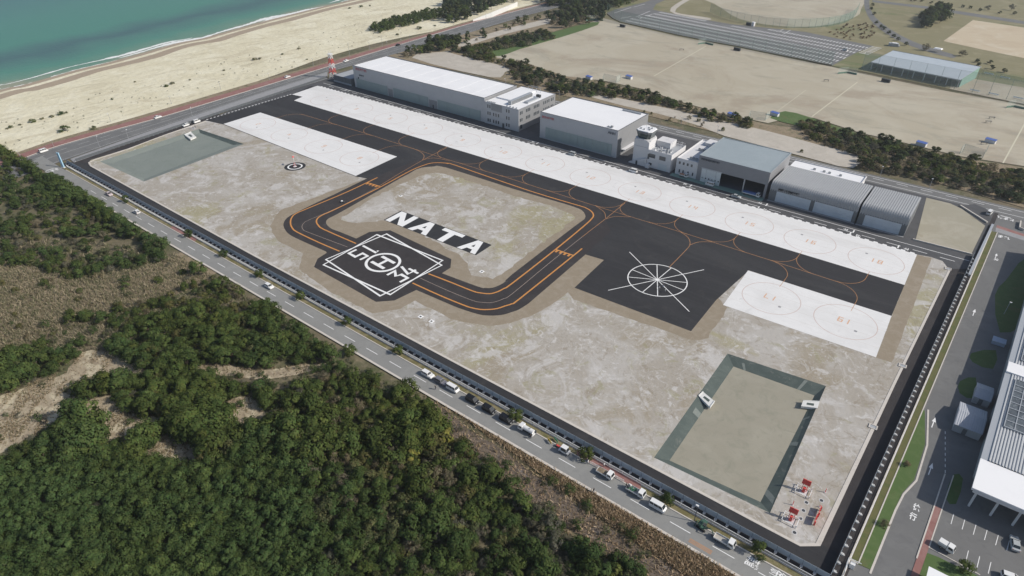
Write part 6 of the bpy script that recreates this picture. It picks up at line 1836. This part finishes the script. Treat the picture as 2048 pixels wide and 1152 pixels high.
def quads(rng, cen, nrm, su, sv):
    """leaf quads: centres, normals, half sizes"""
    n = len(cen)
    a = rng.normal(size=(n, 3)); a -= (a * nrm).sum(1, keepdims=True) * nrm; a /= np.linalg.norm(a, axis=1, keepdims=True) + 1e-9
    b = np.cross(nrm, a)
    a *= su[:, None]; b *= sv[:, None]
    return np.stack([cen - a - b * .6, cen + a * .5 - b, cen + a + b * .6, cen - a * .5 + b], 1).reshape(-1, 3)


def crown_arrays(rng, kind, scale=1.0, dens=1.0, warm=0.0):
    """vertices (4 per leaf) and a colour per leaf for one crown standing on z = 0"""
    pal = {'pine': [(0.072, 0.108, 0.038), (0.084, 0.12, 0.042), (0.06, 0.095, 0.034)], 'broad': [(0.07, 0.102, 0.034), (0.09, 0.122, 0.04), (0.058, 0.086, 0.03)],
           'olive': [(0.102, 0.114, 0.052), (0.12, 0.126, 0.062), (0.084, 0.098, 0.044)], 'grey': [(0.135, 0.13, 0.092), (0.112, 0.11, 0.075), (0.158, 0.148, 0.11)],
           'yellow': [(0.14, 0.16, 0.045), (0.16, 0.17, 0.055)], 'dark': [(0.05, 0.067, 0.034), (0.06, 0.08, 0.038), (0.042, 0.057, 0.03)],
           'rust': [(0.15, 0.085, 0.045), (0.08, 0.08, 0.04)]}[kind]
    R_, z0, z1, nc, nl, ls = {'pine': (2.6, 1.0, 5.0, 26, 46, .24), 'broad': (2.7, .4, 4.6, 26, 44, .24), 'olive': (2.2, .2, 3.3, 20, 38, .21), 'grey': (2.2, .2, 3.2, 20, 40, .25),
                              'yellow': (1.6, .4, 3.4, 11, 28, .3), 'dark': (2.4, .8, 5.6, 18, 34, .36), 'rust': (.9, .1, 1.1, 6, 18, .2)}[kind]
    nc = max(5, int(nc * rng.uniform(.85, 1.2))); nl = int(nl * dens)
    th = rng.uniform(0, 2 * np.pi, nc); u = rng.uniform(0, 1, nc)
    zz = z0 + (z1 - z0) * (u ** .8)
    prof = np.sqrt(np.clip(1 - np.abs((zz - z0) / (z1 - z0) * 2 - .75) ** 2.2 / 1.7, .08, 1))
    rad = R_ * prof * np.sqrt(rng.uniform(.25, 1, nc)) * rng.uniform(.8, 1.12, nc)
    cc = np.stack([rad * np.cos(th), rad * np.sin(th), zz], 1)
    P_, N_, C_ = [], [], []
    for i in range(nc):
        cr = R_ * rng.uniform(.22, .5)
        d = rng.normal(size=(nl, 3)); d[:, 2] = d[:, 2] * .8 + .25; d /= np.linalg.norm(d, axis=1, keepdims=True)
        r = cr * rng.uniform(.45, 1.05, nl) ** .7
        P_.append(cc[i] + d * r[:, None] * np.array([1, 1, .75]))
        ow = (cc[i] + d * r[:, None]) - np.array([0, 0, z0 + (z1 - z0) * .25]); ow /= np.linalg.norm(ow, axis=1, keepdims=True) + 1e-6
        nn = d * .6 + ow * .8 + rng.normal(size=(nl, 3)) * .2; nn /= np.linalg.norm(nn, axis=1, keepdims=True)
        N_.append(nn)
        base_c = np.array(pal[rng.integers(len(pal))]) * rng.uniform(.9, 1.1)
        C_.append(base_c * rng.uniform(.9, 1.12, (nl, 1)) * (1 + rng.normal(size=(nl, 3)) * .05))
    P_, N_, C_ = np.concatenate(P_), np.concatenate(N_), np.concatenate(C_)
    P_[:, 2] = np.maximum(P_[:, 2], .1)
    n = len(P_)
    s = ls * rng.uniform(.65, 1.3, n)
    sv = s * (.3 if kind == 'grey' else .62)
    C_ = C_ * np.array([1.13 + .15 * warm, 1.07 + .06 * warm, 1.0 - .05 * warm])
    return quads(rng, P_, N_, s, sv) * scale, np.clip(C_, .004, 1)


def cloud_mesh(name, V, C, mt=None):
    n = len(V) // 4
    me = bpy.data.meshes.new(name)
    me.vertices.add(len(V)); me.vertices.foreach_set('co', V.astype(np.float32).ravel())
    me.loops.add(4 * n); me.loops.foreach_set('vertex_index', np.arange(4 * n, dtype=np.int32))
    me.polygons.add(n); me.polygons.foreach_set('loop_start', np.arange(0, 4 * n, 4, dtype=np.int32))
    me.update(calc_edges=True)
    ca = me.color_attributes.new('tint', 'FLOAT_COLOR', 'CORNER')
    col = np.ones((4 * n, 4), np.float32); col[:, :3] = np.repeat(C, 4, 0)
    ca.data.foreach_set('color', col.ravel())
    me.materials.append(mt or m_leaf)
    return me


def trunk_mesh(rng, kind):
    h = {'pine': 3.6, 'broad': 3.0, 'olive': 2.0, 'grey': 2.2, 'yellow': 2.2, 'dark': 4.2, 'rust': .6}[kind]
    mb = MB()
    p = Vector((0, 0, -.3)); q = Vector((rng.uniform(-.25, .25), rng.uniform(-.25, .25), h * .5)); e = Vector((rng.uniform(-.4, .4), rng.uniform(-.4, .4), h))
    r0 = .14 if kind in ('pine', 'broad', 'dark') else .08
    mb.tube(p, q, r0, r0 * .75); mb.tube(q, e, r0 * .75, r0 * .35)
    for k in range(5):
        a_ = rng.uniform(0, 6.28); s_ = q.lerp(e, rng.uniform(0, .8))
        mb.tube(s_, s_ + Vector((math.cos(a_) * 1.1, math.sin(a_) * 1.1, rng.uniform(.4, .9))), r0 * .4, r0 * .15, n=5)
    return mb.mesh('trunk', m_bark)


VAR = {}
for kind, nv in (('pine', 7), ('broad', 6), ('olive', 5), ('grey', 5), ('yellow', 2), ('dark', 5), ('rust', 3)):
    VAR[kind] = []
    for i in range(nv):
        V_, C_ = crown_arrays(RNG, kind, warm=2 * i / max(1, nv - 1) - 1)
        VAR[kind].append((cloud_mesh('crown', V_, C_), trunk_mesh(RNG, kind), V_, C_))


def place(kind, x, y, s, name, label, cat, group, z=0.0, sz=None):
    cr, tk, _, _ = VAR[kind][int(patch(x, y) * len(VAR[kind]))]
    r = empty(name, (x, y, z), float(RNG.uniform(0, 6.28)), label, cat, group)
    r.scale = (s, s, sz or s * float(RNG.uniform(.88, 1.15)))
    link('crown', cr, r); link('trunk', tk, r)
    return r


def patch(x, y):
    """which stands have warmer, which cooler leaves: 0 to 1"""
    a_ = math.sin(x * .061 + 1.3) * math.cos(y * .083 - .4) + .6 * math.sin(x * .021 - y * .047 + 2)
    return min(.999, max(0, .5 + .33 * a_ + float(RNG.normal()) * .16))


# sources of the scattered crowns (kept out of the scene itself; only their copies stand in it)
KINDC = bpy.data.collections.new('crown_sources')
SRC, nsrc = {}, 0
for kind in VAR:
    for i, (cr, tk, _, _) in enumerate(VAR[kind]):
        KINDC.objects.link(bpy.data.objects.new('crown_%03d' % nsrc, cr))
        SRC[(kind, i)] = nsrc; nsrc += 1
for kind in VAR:                                   # thinner crowns for undergrowth and far shrubs
    _, _, V_, C_ = VAR[kind][0]
    keep = RNG.random(len(C_)) < .42
    KINDC.objects.link(bpy.data.objects.new('crown_%03d' % nsrc, cloud_mesh('low_crown', V_.reshape(-1, 4, 3)[keep].reshape(-1, 3), C_[keep])))
    SRC[(kind, 'thin')] = nsrc; nsrc += 1
ng = bpy.data.node_groups.new('scatter_crowns', 'GeometryNodeTree')
ng.interface.new_socket('Geometry', in_out='INPUT', socket_type='NodeSocketGeometry'); ng.interface.new_socket('Geometry', in_out='OUTPUT', socket_type='NodeSocketGeometry')
gi, go = ng.nodes.new('NodeGroupInput'), ng.nodes.new('NodeGroupOutput')
ci = ng.nodes.new('GeometryNodeCollectionInfo'); ci.inputs['Collection'].default_value = KINDC; ci.inputs['Separate Children'].default_value = True; ci.inputs['Reset Children'].default_value = True
ip = ng.nodes.new('GeometryNodeInstanceOnPoints'); ip.inputs['Pick Instance'].default_value = True


def named(n, t):
    q = ng.nodes.new('GeometryNodeInputNamedAttribute'); q.data_type = t; q.inputs['Name'].default_value = n
    return q.outputs['Attribute']


er = ng.nodes.new('FunctionNodeEulerToRotation')
ng.links.new(named('turn', 'FLOAT_VECTOR'), er.inputs[0]); ng.links.new(er.outputs[0], ip.inputs['Rotation'])
ng.links.new(named('size', 'FLOAT_VECTOR'), ip.inputs['Scale']); ng.links.new(named('which', 'INT'), ip.inputs['Instance Index'])
ng.links.new(gi.outputs[0], ip.inputs['Points']); ng.links.new(ci.outputs[0], ip.inputs['Instance']); ng.links.new(ip.outputs[0], go.inputs[0])


def mass(name, items, label, cat, thin=1.0, flat=1.0):
    """many crowns as one object"""
    n = len(items)
    me = bpy.data.meshes.new(name)
    me.vertices.add(n)
    me.vertices.foreach_set('co', np.array([(x, y, z) for _, x, y, _, z in items], np.float32).ravel())
    for nm, t, val in (('turn', 'FLOAT_VECTOR', [(0, 0, RNG.uniform(0, 6.28)) for _ in items]), ('size', 'FLOAT_VECTOR', [(s, s, s * flat * RNG.uniform(.85, 1.15)) for _, _, _, s, _ in items])):
        a_ = me.attributes.new(nm, t, 'POINT'); a_.data.foreach_set('vector', np.array(val, np.float32).ravel())
    a_ = me.attributes.new('which', 'INT', 'POINT')
    a_.data.foreach_set('value', np.array([SRC[(k, 'thin')] if thin < 1 else SRC[(k, int(patch(x, y) * len(VAR[k])))] for k, x, y, _, _ in items], np.int32))
    o = link(name, me)
    md = o.modifiers.new('scatter', 'NODES'); md.node_group = ng
    return tag(o, label, cat, kind='stuff')


# --- the wood between the lane and the camera
CLEAR = [[(-80, 800), (0, 785), (60, 765), (130, 740), (160, 702), (205, 697), (245, 715), (290, 738), (240, 748), (190, 752), (150, 765), (120, 792), (140, 835), (110, 855), (60, 875), (0, 905), (-80, 930)],
         [(110, 772), (170, 800), (240, 785), (232, 810), (300, 830), (330, 840), (300, 852), (250, 872), (215, 885), (195, 860), (212, 842), (190, 830), (160, 815), (110, 800)],
         [(330, 868), (400, 880), (395, 910), (380, 925), (300, 905), (290, 890)], [(365, 733), (430, 722), (500, 738), (560, 733), (640, 722), (668, 730), (600, 750), (540, 760), (480, 757), (440, 750)],
         [(455, 798), (500, 793), (535, 825), (500, 850), (455, 842)]]
DITCH = [(850, 790), (905, 820), (960, 865), (1040, 920), (1120, 980), (1200, 1035), (1290, 1095), (1400, 1170), (1380, 1215), (1260, 1140), (1160, 1085), (1080, 1030), (1000, 960), (930, 905), (870, 850)]
REED1 = [(-80, 540), (60, 530), (150, 560), (250, 545), (330, 520), (420, 480), (470, 520), (330, 600), (230, 615), (130, 645), (60, 695), (-80, 725)]
LOWZ = [(150, 480), (330, 500), (470, 560), (560, 610), (450, 640), (300, 640), (200, 700), (0, 720), (-80, 700), (-80, 470)]
MIXED = [(540, 760), (700, 740), (860, 830), (1000, 960), (1180, 1090), (1300, 1200), (700, 1200), (620, 1060), (560, 900)]
ROADSIDE = [(640, 700), (720, 705), (860, 795), (1010, 895), (1200, 1005), (1500, 1180), (1380, 1180), (1200, 1040), (1000, 915), (880, 830), (700, 745)]
wood = []
sp = 2.6
for ix in range(int(460 / sp)):
    for iy in range(int(150 / sp)):
        x = -440 + ix * sp + RNG.uniform(-1.3, 1.3); y = -48 + iy * sp + RNG.uniform(-1.3, 1.3)
        if y > 92.6 or x > 8: continue
        px, py = P(x, y)
        if not (-140 < px < 1500 and py < 1330): continue
        qx, qy = P(x, y, 2.2); q2 = P(x, y, 4.4)
        if any(inside((px, py), c) or inside((qx, qy), c) or inside(q2, c) for c in CLEAR) or inside((px, py), DITCH) or inside((px, py), ROADSIDE): continue
        if y > 90.5 and px > 560 and px < 730: continue
        u = RNG.random()
        fld = math.sin(x * .13 + 1.1) * math.sin(y * .17 + .3) + .7 * math.sin(x * .047 - y * .09)
        if inside((px, py), REED1):
            if u > .06: continue
            kind, s = RNG.choice(['olive', 'broad', 'grey']), RNG.uniform(.35, .6)
        elif inside((px, py), LOWZ) or (py < 640 and y < 88):
            if u > .55 + .3 * fld: continue
            kind, s = RNG.choice(['olive', 'broad', 'pine', 'broad', 'grey', 'olive']), RNG.uniform(.4, .85)
        elif inside((px, py), MIXED):
            if u > .84: continue
            kind, s = RNG.choice(['olive', 'grey', 'broad', 'olive', 'pine', 'broad', 'grey']), RNG.uniform(.45, 1.1) + .4 * max(0, fld)
            if u < .015: kind = 'yellow'
        elif py > 930 and px < 620:
            kind, s = RNG.choice(['pine', 'pine', 'pine', 'broad', 'pine', 'pine']), RNG.uniform(.6, .95) + .32 * max(0, fld)
        else:
            if u > .86 + .12 * fld: continue
            kind, s = RNG.choice(['pine', 'pine', 'broad', 'broad', 'pine', 'olive']), RNG.uniform(.6, 1.1) + .4 * max(0, fld)
            if u < .012: kind = 'yellow'
        wood.append((kind, x, y, s, px, py))
        if py > 900 and px < 640 or inside((px, py), MIXED):          # young growth fills the gaps
            for _ in range(1):
                x2, y2 = x + RNG.uniform(-1.6, 1.6), y + RNG.uniform(-1.6, 1.6)
                wood.append((str(RNG.choice(['pine', 'pine', 'broad'] if px < 560 else ['olive', 'grey', 'broad', 'pine'])), x2, y2, RNG.uniform(.42, .68), *P(x2, y2)))
D_ = lambda w: w[3] / math.sqrt(w[1] ** 2 + w[2] ** 2 + CAM_H ** 2)
view = [w for w in wood if 0 < w[4] < 2048 and 0 < w[5] < 1152]
view.sort(key=D_, reverse=True)
cap = {'pine': 150, 'broad': 110, 'olive': 60, 'grey': 50, 'yellow': 12}
NAMES = {'pine': ('pine_tree', 'pine tree', 'deep green pine in the wood below the lane', 'pines in the wood'), 'broad': ('broadleaf_tree', 'tree', 'round dark evergreen tree in the wood below the lane', 'broadleaf trees in the wood'),
         'olive': ('olive_green_bush', 'bush', 'olive green bush in the wood below the lane', 'olive bushes in the wood'), 'grey': ('bare_shrub', 'shrub', 'grey leafless shrub in the wood below the lane', 'bare shrubs in the wood'),
         'yellow': ('yellow_green_bush', 'bush', 'yellow-green bush standing out in the wood', 'yellow-green bushes in the wood')}
rest = []
chosen = set()
for w in view:
    if cap[w[0]] > 0:
        cap[w[0]] -= 1; chosen.add(id(w))
        nm, cat, lab, grp = NAMES[w[0]]
        near = [(c, n_) for c, n_ in ((CLEAR[0], 0), (CLEAR[1], 1), (CLEAR[2], 2)) if min(math.dist((w[4], w[5]), q) for q in c) < 70]
        zn = 'beside the sandy clearings' if near else 'next to the muddy ditch' if min(math.dist((w[4], w[5]), q) for q in DITCH) < 90 else 'in the lower left corner of the wood' if w[4] < 330 else 'in the middle of the lower wood' if w[4] < 700 else 'in the lower right part of the wood'
        lab = {'pine': 'deep green pine', 'broad': 'round dark evergreen tree', 'olive': 'olive green bush', 'grey': 'grey leafless shrub', 'yellow': 'yellow-green bush'}[w[0]] + ' ' + zn
        grp = grp + ' ' + zn
        place(w[0], w[1], w[2], w[3], nm, lab, cat, grp, z=-.25)
rest = [(w[0], w[1], w[2], w[3], -.25) for w in wood if id(w) not in chosen]
mass('woodland', rest, 'dense mixed wood of pines and evergreens beside the lane', 'wood')
# low undergrowth between the trees
ug = []
for _ in range(5200):
    px, py = RNG.uniform(-60, 1300), RNG.uniform(360, 1200)
    x, y = G(px, py)
    if y > 92 or any(inside((px, py), c) for c in CLEAR) and RNG.random() < .86 or inside((px, py), DITCH) and RNG.random() < .8: continue
    low = inside((px, py), LOWZ) or inside((px, py), REED1)
    if inside((px, py), REED1) and RNG.random() < .85: continue
    ug.append((RNG.choice(['olive', 'grey', 'broad', 'olive'] if low else ['broad', 'olive', 'grey']), x, y, RNG.uniform(.28, .62), -.35))
mass('undergrowth', ug, 'low scrub covering the floor of the wood', 'scrub', .4)


def blades(name, pts, h, w, cols, label, cat):
    n = len(pts)
    p = np.array(pts)
    a_ = RNG.uniform(0, 6.28, n); hh_ = RNG.uniform(h * .55, h * 1.25, n); lean = RNG.normal(size=(n, 2)) * .55 * h
    dx = np.stack([np.cos(a_), np.sin(a_)], 1) * w * RNG.uniform(.6, 1.4, (n, 1))
    V_ = np.zeros((n, 4, 3))
    V_[:, 0, :2] = p - dx; V_[:, 1, :2] = p + dx; V_[:, 2, :2] = p + dx * .5 + lean; V_[:, 3, :2] = p - dx * .5 + lean
    V_[:, :2, 2] = -.3; V_[:, 2:, 2] = (hh_ - .3)[:, None]
    c_ = np.array(cols)[RNG.integers(len(cols), size=n)] * RNG.uniform(.75, 1.25, (n, 1))
    o = link(name, cloud_mesh(name, V_.reshape(-1, 3), c_))
    return tag(o, label, cat, kind='stuff')


TAN = [(0.5, 0.38, 0.25), (0.43, 0.32, 0.21), (0.56, 0.44, 0.31), (0.34, 0.26, 0.165), (0.22, 0.19, 0.11)]
pts = []
REEDZ = [(850, 782), (1010, 884), (1200, 992), (1500, 1165), (1560, 1230), (1440, 1200), (1300, 1100), (1200, 1034), (1120, 976), (1040, 916), (960, 860), (900, 818)]
while len(pts) < 20000:
    px, py = RNG.uniform(850, 1560), RNG.uniform(780, 1230)
    if inside((px, py), REEDZ):
        q = G(px, py)
        if q[1] < 94.7: pts.append(q)
    elif inside((px, py), DITCH) and RNG.random() < .12: pts.append(G(px, py))
blades('dry_reeds', pts, .75, .11, TAN, 'golden dry reeds on the slope along the lane', 'reeds')
pts = []
while len(pts) < 26000:
    px, py = RNG.uniform(-80, 560), RNG.uniform(470, 720)
    if G(px, py)[1] < 92.5 and (inside((px, py), REED1) or (inside((px, py), LOWZ) and RNG.random() < .35)): pts.append(G(px, py))
blades('dry_reeds', pts, 1.0, .12, [(0.37, 0.315, 0.215), (0.31, 0.265, 0.175), (0.43, 0.37, 0.26), (0.2, 0.2, 0.11), (0.16, 0.165, 0.085)], 'brownish dry reeds in the open part of the wood', 'reeds')

pts = []
while len(pts) < 9000:
    px, py = RNG.uniform(-60, 700), RNG.uniform(680, 935)
    if any(inside((px, py), c) for c in CLEAR):
        q = G(px, py)
        if math.sin(q[0] * .31) * math.sin(q[1] * .27 + 1) + .5 * math.sin(q[0] * .9 + q[1]) > .05 or RNG.random() < .12: pts.append(q)
blades('dry_grass', pts, .45, .13, [(0.34, 0.27, 0.18), (0.28, 0.22, 0.14), (0.4, 0.33, 0.22), (0.17, 0.16, 0.08)], 'dry grass tufts in the clearings of the wood', 'grass')

# --- small round trees on the verge of the lane
for i, (px, py) in enumerate(((251, 405), (377, 474), (447, 513), (522, 552), (605, 597), (696, 650), (797, 707), (1032, 836), (1172, 914), (1335, 1006), (1518, 1102))):
    x, y = G(px, py)
    place('broad', x, 103.2, .62 + .12 * (i in (7, 8, 10)), 'verge_tree', f'{ORD[i]} small round tree from the left along the lane verge', 'tree', 'small trees along the verge', z=-.1)
place('pine', *G(398, 548), 1.1, 'pine_tree', 'taller pine at the edge of the wood beside the lane', 'pine tree', 'single pines')
place('broad', *G(700, 708), .8, 'broadleaf_tree', 'round bush alone on the wood side kerb of the lane', 'tree', 'single trees')
place('broad', *G(818, 790), 1.1, 'broadleaf_tree', 'round tree at the bend of the wood opposite the parked white car', 'tree', 'single trees')

# --- shrub belt behind the back road, far pines, dune pines, park
def scatter(poly, sp_, kinds, s0, s1, name, label, cat, group, limit, mass_name, mass_label, keep=.85, flat=None):
    xs, ys = [p[0] for p in poly], [p[1] for p in poly]
    g_ = gs(poly)
    x0, x1 = min(p[0] for p in g_), max(p[0] for p in g_); y0, y1 = min(p[1] for p in g_), max(p[1] for p in g_)
    it = []
    for ix in range(int((x1 - x0) / sp_) + 1):
        for iy in range(int((y1 - y0) / sp_) + 1):
            x = x0 + (ix + RNG.uniform(-.4, .4)) * sp_; y = y0 + (iy + RNG.uniform(-.4, .4)) * sp_
            if inside(P(x, y), poly) and RNG.random() < keep:
                it.append((str(RNG.choice(kinds)), x, y, RNG.uniform(s0, s1)))
    it.sort(key=lambda w: w[3] / math.hypot(w[1], w[2]), reverse=True)
    seen = [w for w in it if -10 < P(w[1], w[2])[0] < 2058 and P(w[1], w[2])[1] > -10][:limit]
    ids = set(id(w) for w in seen)
    for w in seen: place(w[0], w[1], w[2], w[3], name, label, cat, group, sz=w[3] * flat if flat else None)
    r_ = [(w[0], w[1], w[2], w[3], 0) for w in it if id(w) not in ids]
    if r_: mass(mass_name, r_, mass_label, 'shrubs' if cat != 'pine tree' else 'wood', flat=flat or 1.0)


BK = ['grey', 'grey', 'dark', 'olive', 'broad', 'grey', 'olive', 'dark']
scatter([(895, 103), (960, 92), (1010, 78), (1080, 62), (1112, 76), (1060, 92), (985, 102), (992, 117), (1050, 129), (1130, 160), (1210, 168), (1290, 187), (1360, 210), (1440, 233), (1500, 243), (1500, 262), (1440, 247), (1340, 218), (1250, 199), (1180, 193), (1130, 188), (1060, 172), (1020, 152), (1012, 134), (940, 116)],
        3.7, BK, .6, 1.25, 'belt_shrub', 'shrub in the grey-green belt behind the office block and hangars', 'shrub', 'shrubs behind the hangars', 110, 'shrub_belt', 'rest of the shrub belt behind the hangars', flat=.72)
scatter([(1585, 252), (1620, 242), (1730, 276), (1800, 291), (1930, 324), (2048, 347), (2200, 392), (2200, 440), (2048, 408), (1900, 372), (1800, 352), (1715, 338), (1715, 314), (1640, 287)],
        3.4, BK, .6, 1.3, 'belt_shrub', 'shrub in the belt between back road and field at the right', 'shrub', 'shrubs by the right field edge', 130, 'shrub_belt', 'rest of the shrub belt at the right', flat=.72)
scatter([(803, 115), (830, 100), (880, 84), (925, 78), (918, 96), (880, 104), (830, 112)], 5.5, ['dark', 'broad', 'grey'], .9, 1.5, 'roadside_tree', 'dark tree between the coast road and the pale dirt lot', 'tree', 'trees by the coast road', 24, 'roadside_shrubs', 'shrubs by the coast road')
scatter([(920, 76), (1000, 55), (1075, 32), (1090, 36), (1010, 66), (930, 90)], 8, ['grey', 'broad', 'olive', 'dark'], .5, 1.1, 'roadside_shrub', 'shrub on the far verge of the coast road', 'shrub', 'shrubs on the far verge', 24, 'roadside_shrubs', 'shrubs further along the far verge', .6)
scatter([(885, 46), (890, 22), (900, -20), (1000, -70), (1260, -60), (1240, -5), (1150, 14), (1100, 14), (1060, -2), (1010, 8), (960, 30), (925, 46)], 7.0, ['dark', 'dark', 'dark', 'pine'], 1.1, 1.8, 'dark_pine', 'dark pine in the wood beyond the white wall', 'pine tree', 'pines beyond the white wall', 60, 'far_pine_wood', 'dark pine wood at the top of the picture')
scatter([(1092, 40), (1130, 16), (1240, -2), (1300, -25), (1330, -18), (1240, 14), (1212, 26), (1204, 44), (1130, 58), (1095, 50)], 7.0, ['dark', 'grey', 'dark', 'broad'], 1.0, 1.7, 'dark_pine', 'dark tree at the left corner of the sports ground', 'pine tree', 'trees left of the sports ground', 40, 'far_pine_wood', 'trees beyond the sports ground corner')
scatter([(733, 60), (760, 48), (800, 36), (850, 23), (884, 22), (884, 36), (830, 50), (760, 66)], 3.6, ['pine', 'pine', 'broad'], .5, .9, 'dune_pine', 'low pine in the green strip on the dune', 'pine tree', 'low pines on the dune', 60, 'dune_pines', 'rest of the dune pines')
scatter([(1828, 52), (1845, 36), (1868, 24), (1890, 24), (1893, 38), (1862, 56), (1840, 62)], 6.0, ['dark', 'pine', 'dark'], 1.2, 1.9, 'park_pine', 'dark pine of the clump on the park lawn', 'pine tree', 'pine clump in the park', 40, 'park_pines', 'rest of the park clump')
scatter([(1650, 68), (1690, 50), (1735, 45), (1760, 60), (1740, 76), (1690, 82)], 5.5, ['rust'], .8, 1.5, 'low_bush', 'low reddish bush on the bare bank above the car park', 'bush', 'bushes on the bank', 45, 'bank_bushes', 'rest of the bank bushes', .6)
scatter([(2040, 410), (1900, 375), (1760, 345), (1700, 340), (1600, 300), (1400, 262), (1220, 205), (1190, 196), (1230, 205), (1440, 250), (1470, 275), (1700, 330), (1850, 352), (2040, 392)], 6.5, ['olive', 'rust', 'grey'], .35, .7, 'verge_bush', 'low scrubby bush on the far verge of the back road', 'bush', 'bushes on the back road verge', 40, 'verge_scrub', 'scrub on the back road verge', .6)
pk = [(1744, 12), (1742, 20), (1748, 30), (1752, 48), (1762, 56), (1767, 60), (1777, 68), (1787, 75), (1796, 81), (1812, 91), (1820, 2), (1829, 3), (1843, 4), (1862, 8), (1880, 10), (1901, 13), (1925, 15), (1940, 17), (1960, 22), (1999, 28), (2029, 29), (1954, 125), (1979, 128), (1957, 132), (1983, 138), (2008, 145)]
for i, (px, py) in enumerate(pk):
    place('dark', *G(px, py), .75, 'clipped_bush', 'dark clipped bush beside a park path', 'bush', 'clipped bushes along the park paths', sz=.5)
for i, (px, py) in enumerate(((1924, 112), (1850, 101), (1975, 20), (2022, 20))):
    place('grey', *G(px, py), 1.4, 'bare_tree', ('bare tree left of the picnic shelter', 'thin bare tree beside the park path', 'large bare tree at the top of the park', 'bare tree near the top right corner')[(1, 0, 2, 3)[i]], 'tree', 'bare park trees')
for i, (px, py) in enumerate(((1812, 932), (1768, 1052))):
    place('grey', *G(px, py), .5, 'bare_tree', ('upper', 'lower')[i] + ' bare young tree on the lit lawn beside the eastern road', 'tree', 'young trees on the eastern lawn')
place('broad', *G(1925, 1142), .6, 'round_tree', 'dark round tree on the lawn behind the white-roofed shelter', 'tree', 'single trees')
# beach plants
beach_pl = [(66, 244, .9), (84, 238, .7), (104, 234, .8), (122, 229, .9), (132, 226, .6), (345, 168, 1.0), (333, 173, .7), (448, 141, .6), (380, 160, .5), (225, 199, .5), (510, 120, 1.2), (520, 118, .8), (130, 262, 1.4), (186, 258, 1.1), (598, 98, .8), (565, 109, .5), (614, 119, .5), (795, 70, .9), (838, 58, 1.1), (870, 52, .7), (14, 258, .5), (22, 255, .6), (40, 250, .5), (700, 17, .9), (722, 14, .9), (740, 12, .7), (270, 164, .5)]
for i, (px, py, s) in enumerate(beach_pl):
    place('olive' if i % 3 else 'broad', *G(px, py), s * .8, 'beach_bush', 'low bush on the beach sand', 'bush', 'bushes on the beach', z=-.1, sz=s * .45)
bp = []
for _ in range(260):
    t = RNG.uniform(0, 1); px = -40 + 960 * t
    shore_y = np.interp(px, [0, 160, 317, 512, 692, 930], [200, 158, 115, 66, 15, 10]); in_y = np.interp(px, [0, 213, 512, 779, 930], [312, 247, 158, 76, 46])
    py = shore_y + (in_y - shore_y) * RNG.uniform(.3, 1) ** .8
    bp.append((str(RNG.choice(['olive', 'grey', 'rust'])), *G(px, py), RNG.uniform(.1, .3), -.12))
mass('beach_grass', bp, 'sparse tufts of beach grass scattered over the sand', 'beach grass', .5)

# ------------------------------------------------------------------ thin sea haze over the whole place
m_haze = bpy.data.materials.new('sea_haze'); m_haze.use_nodes = True
nt = m_haze.node_tree; nt.nodes.clear()
ho = nt.nodes.new('ShaderNodeOutputMaterial'); hv = nt.nodes.new('ShaderNodeVolumePrincipled')
hv.inputs['Color'].default_value = (0.86, 0.9, 0.95, 1); hv.inputs['Density'].default_value = 0.00013; hv.inputs['Anisotropy'].default_value = .3
nt.links.new(hv.outputs[0], ho.inputs['Volume'])
hz = MB().box(-4000, 4000, -3000, 5000, -4, 140).build('haze', m_haze)
tag(hz, 'thin pale sea haze over the site', 'haze', kind='stuff')
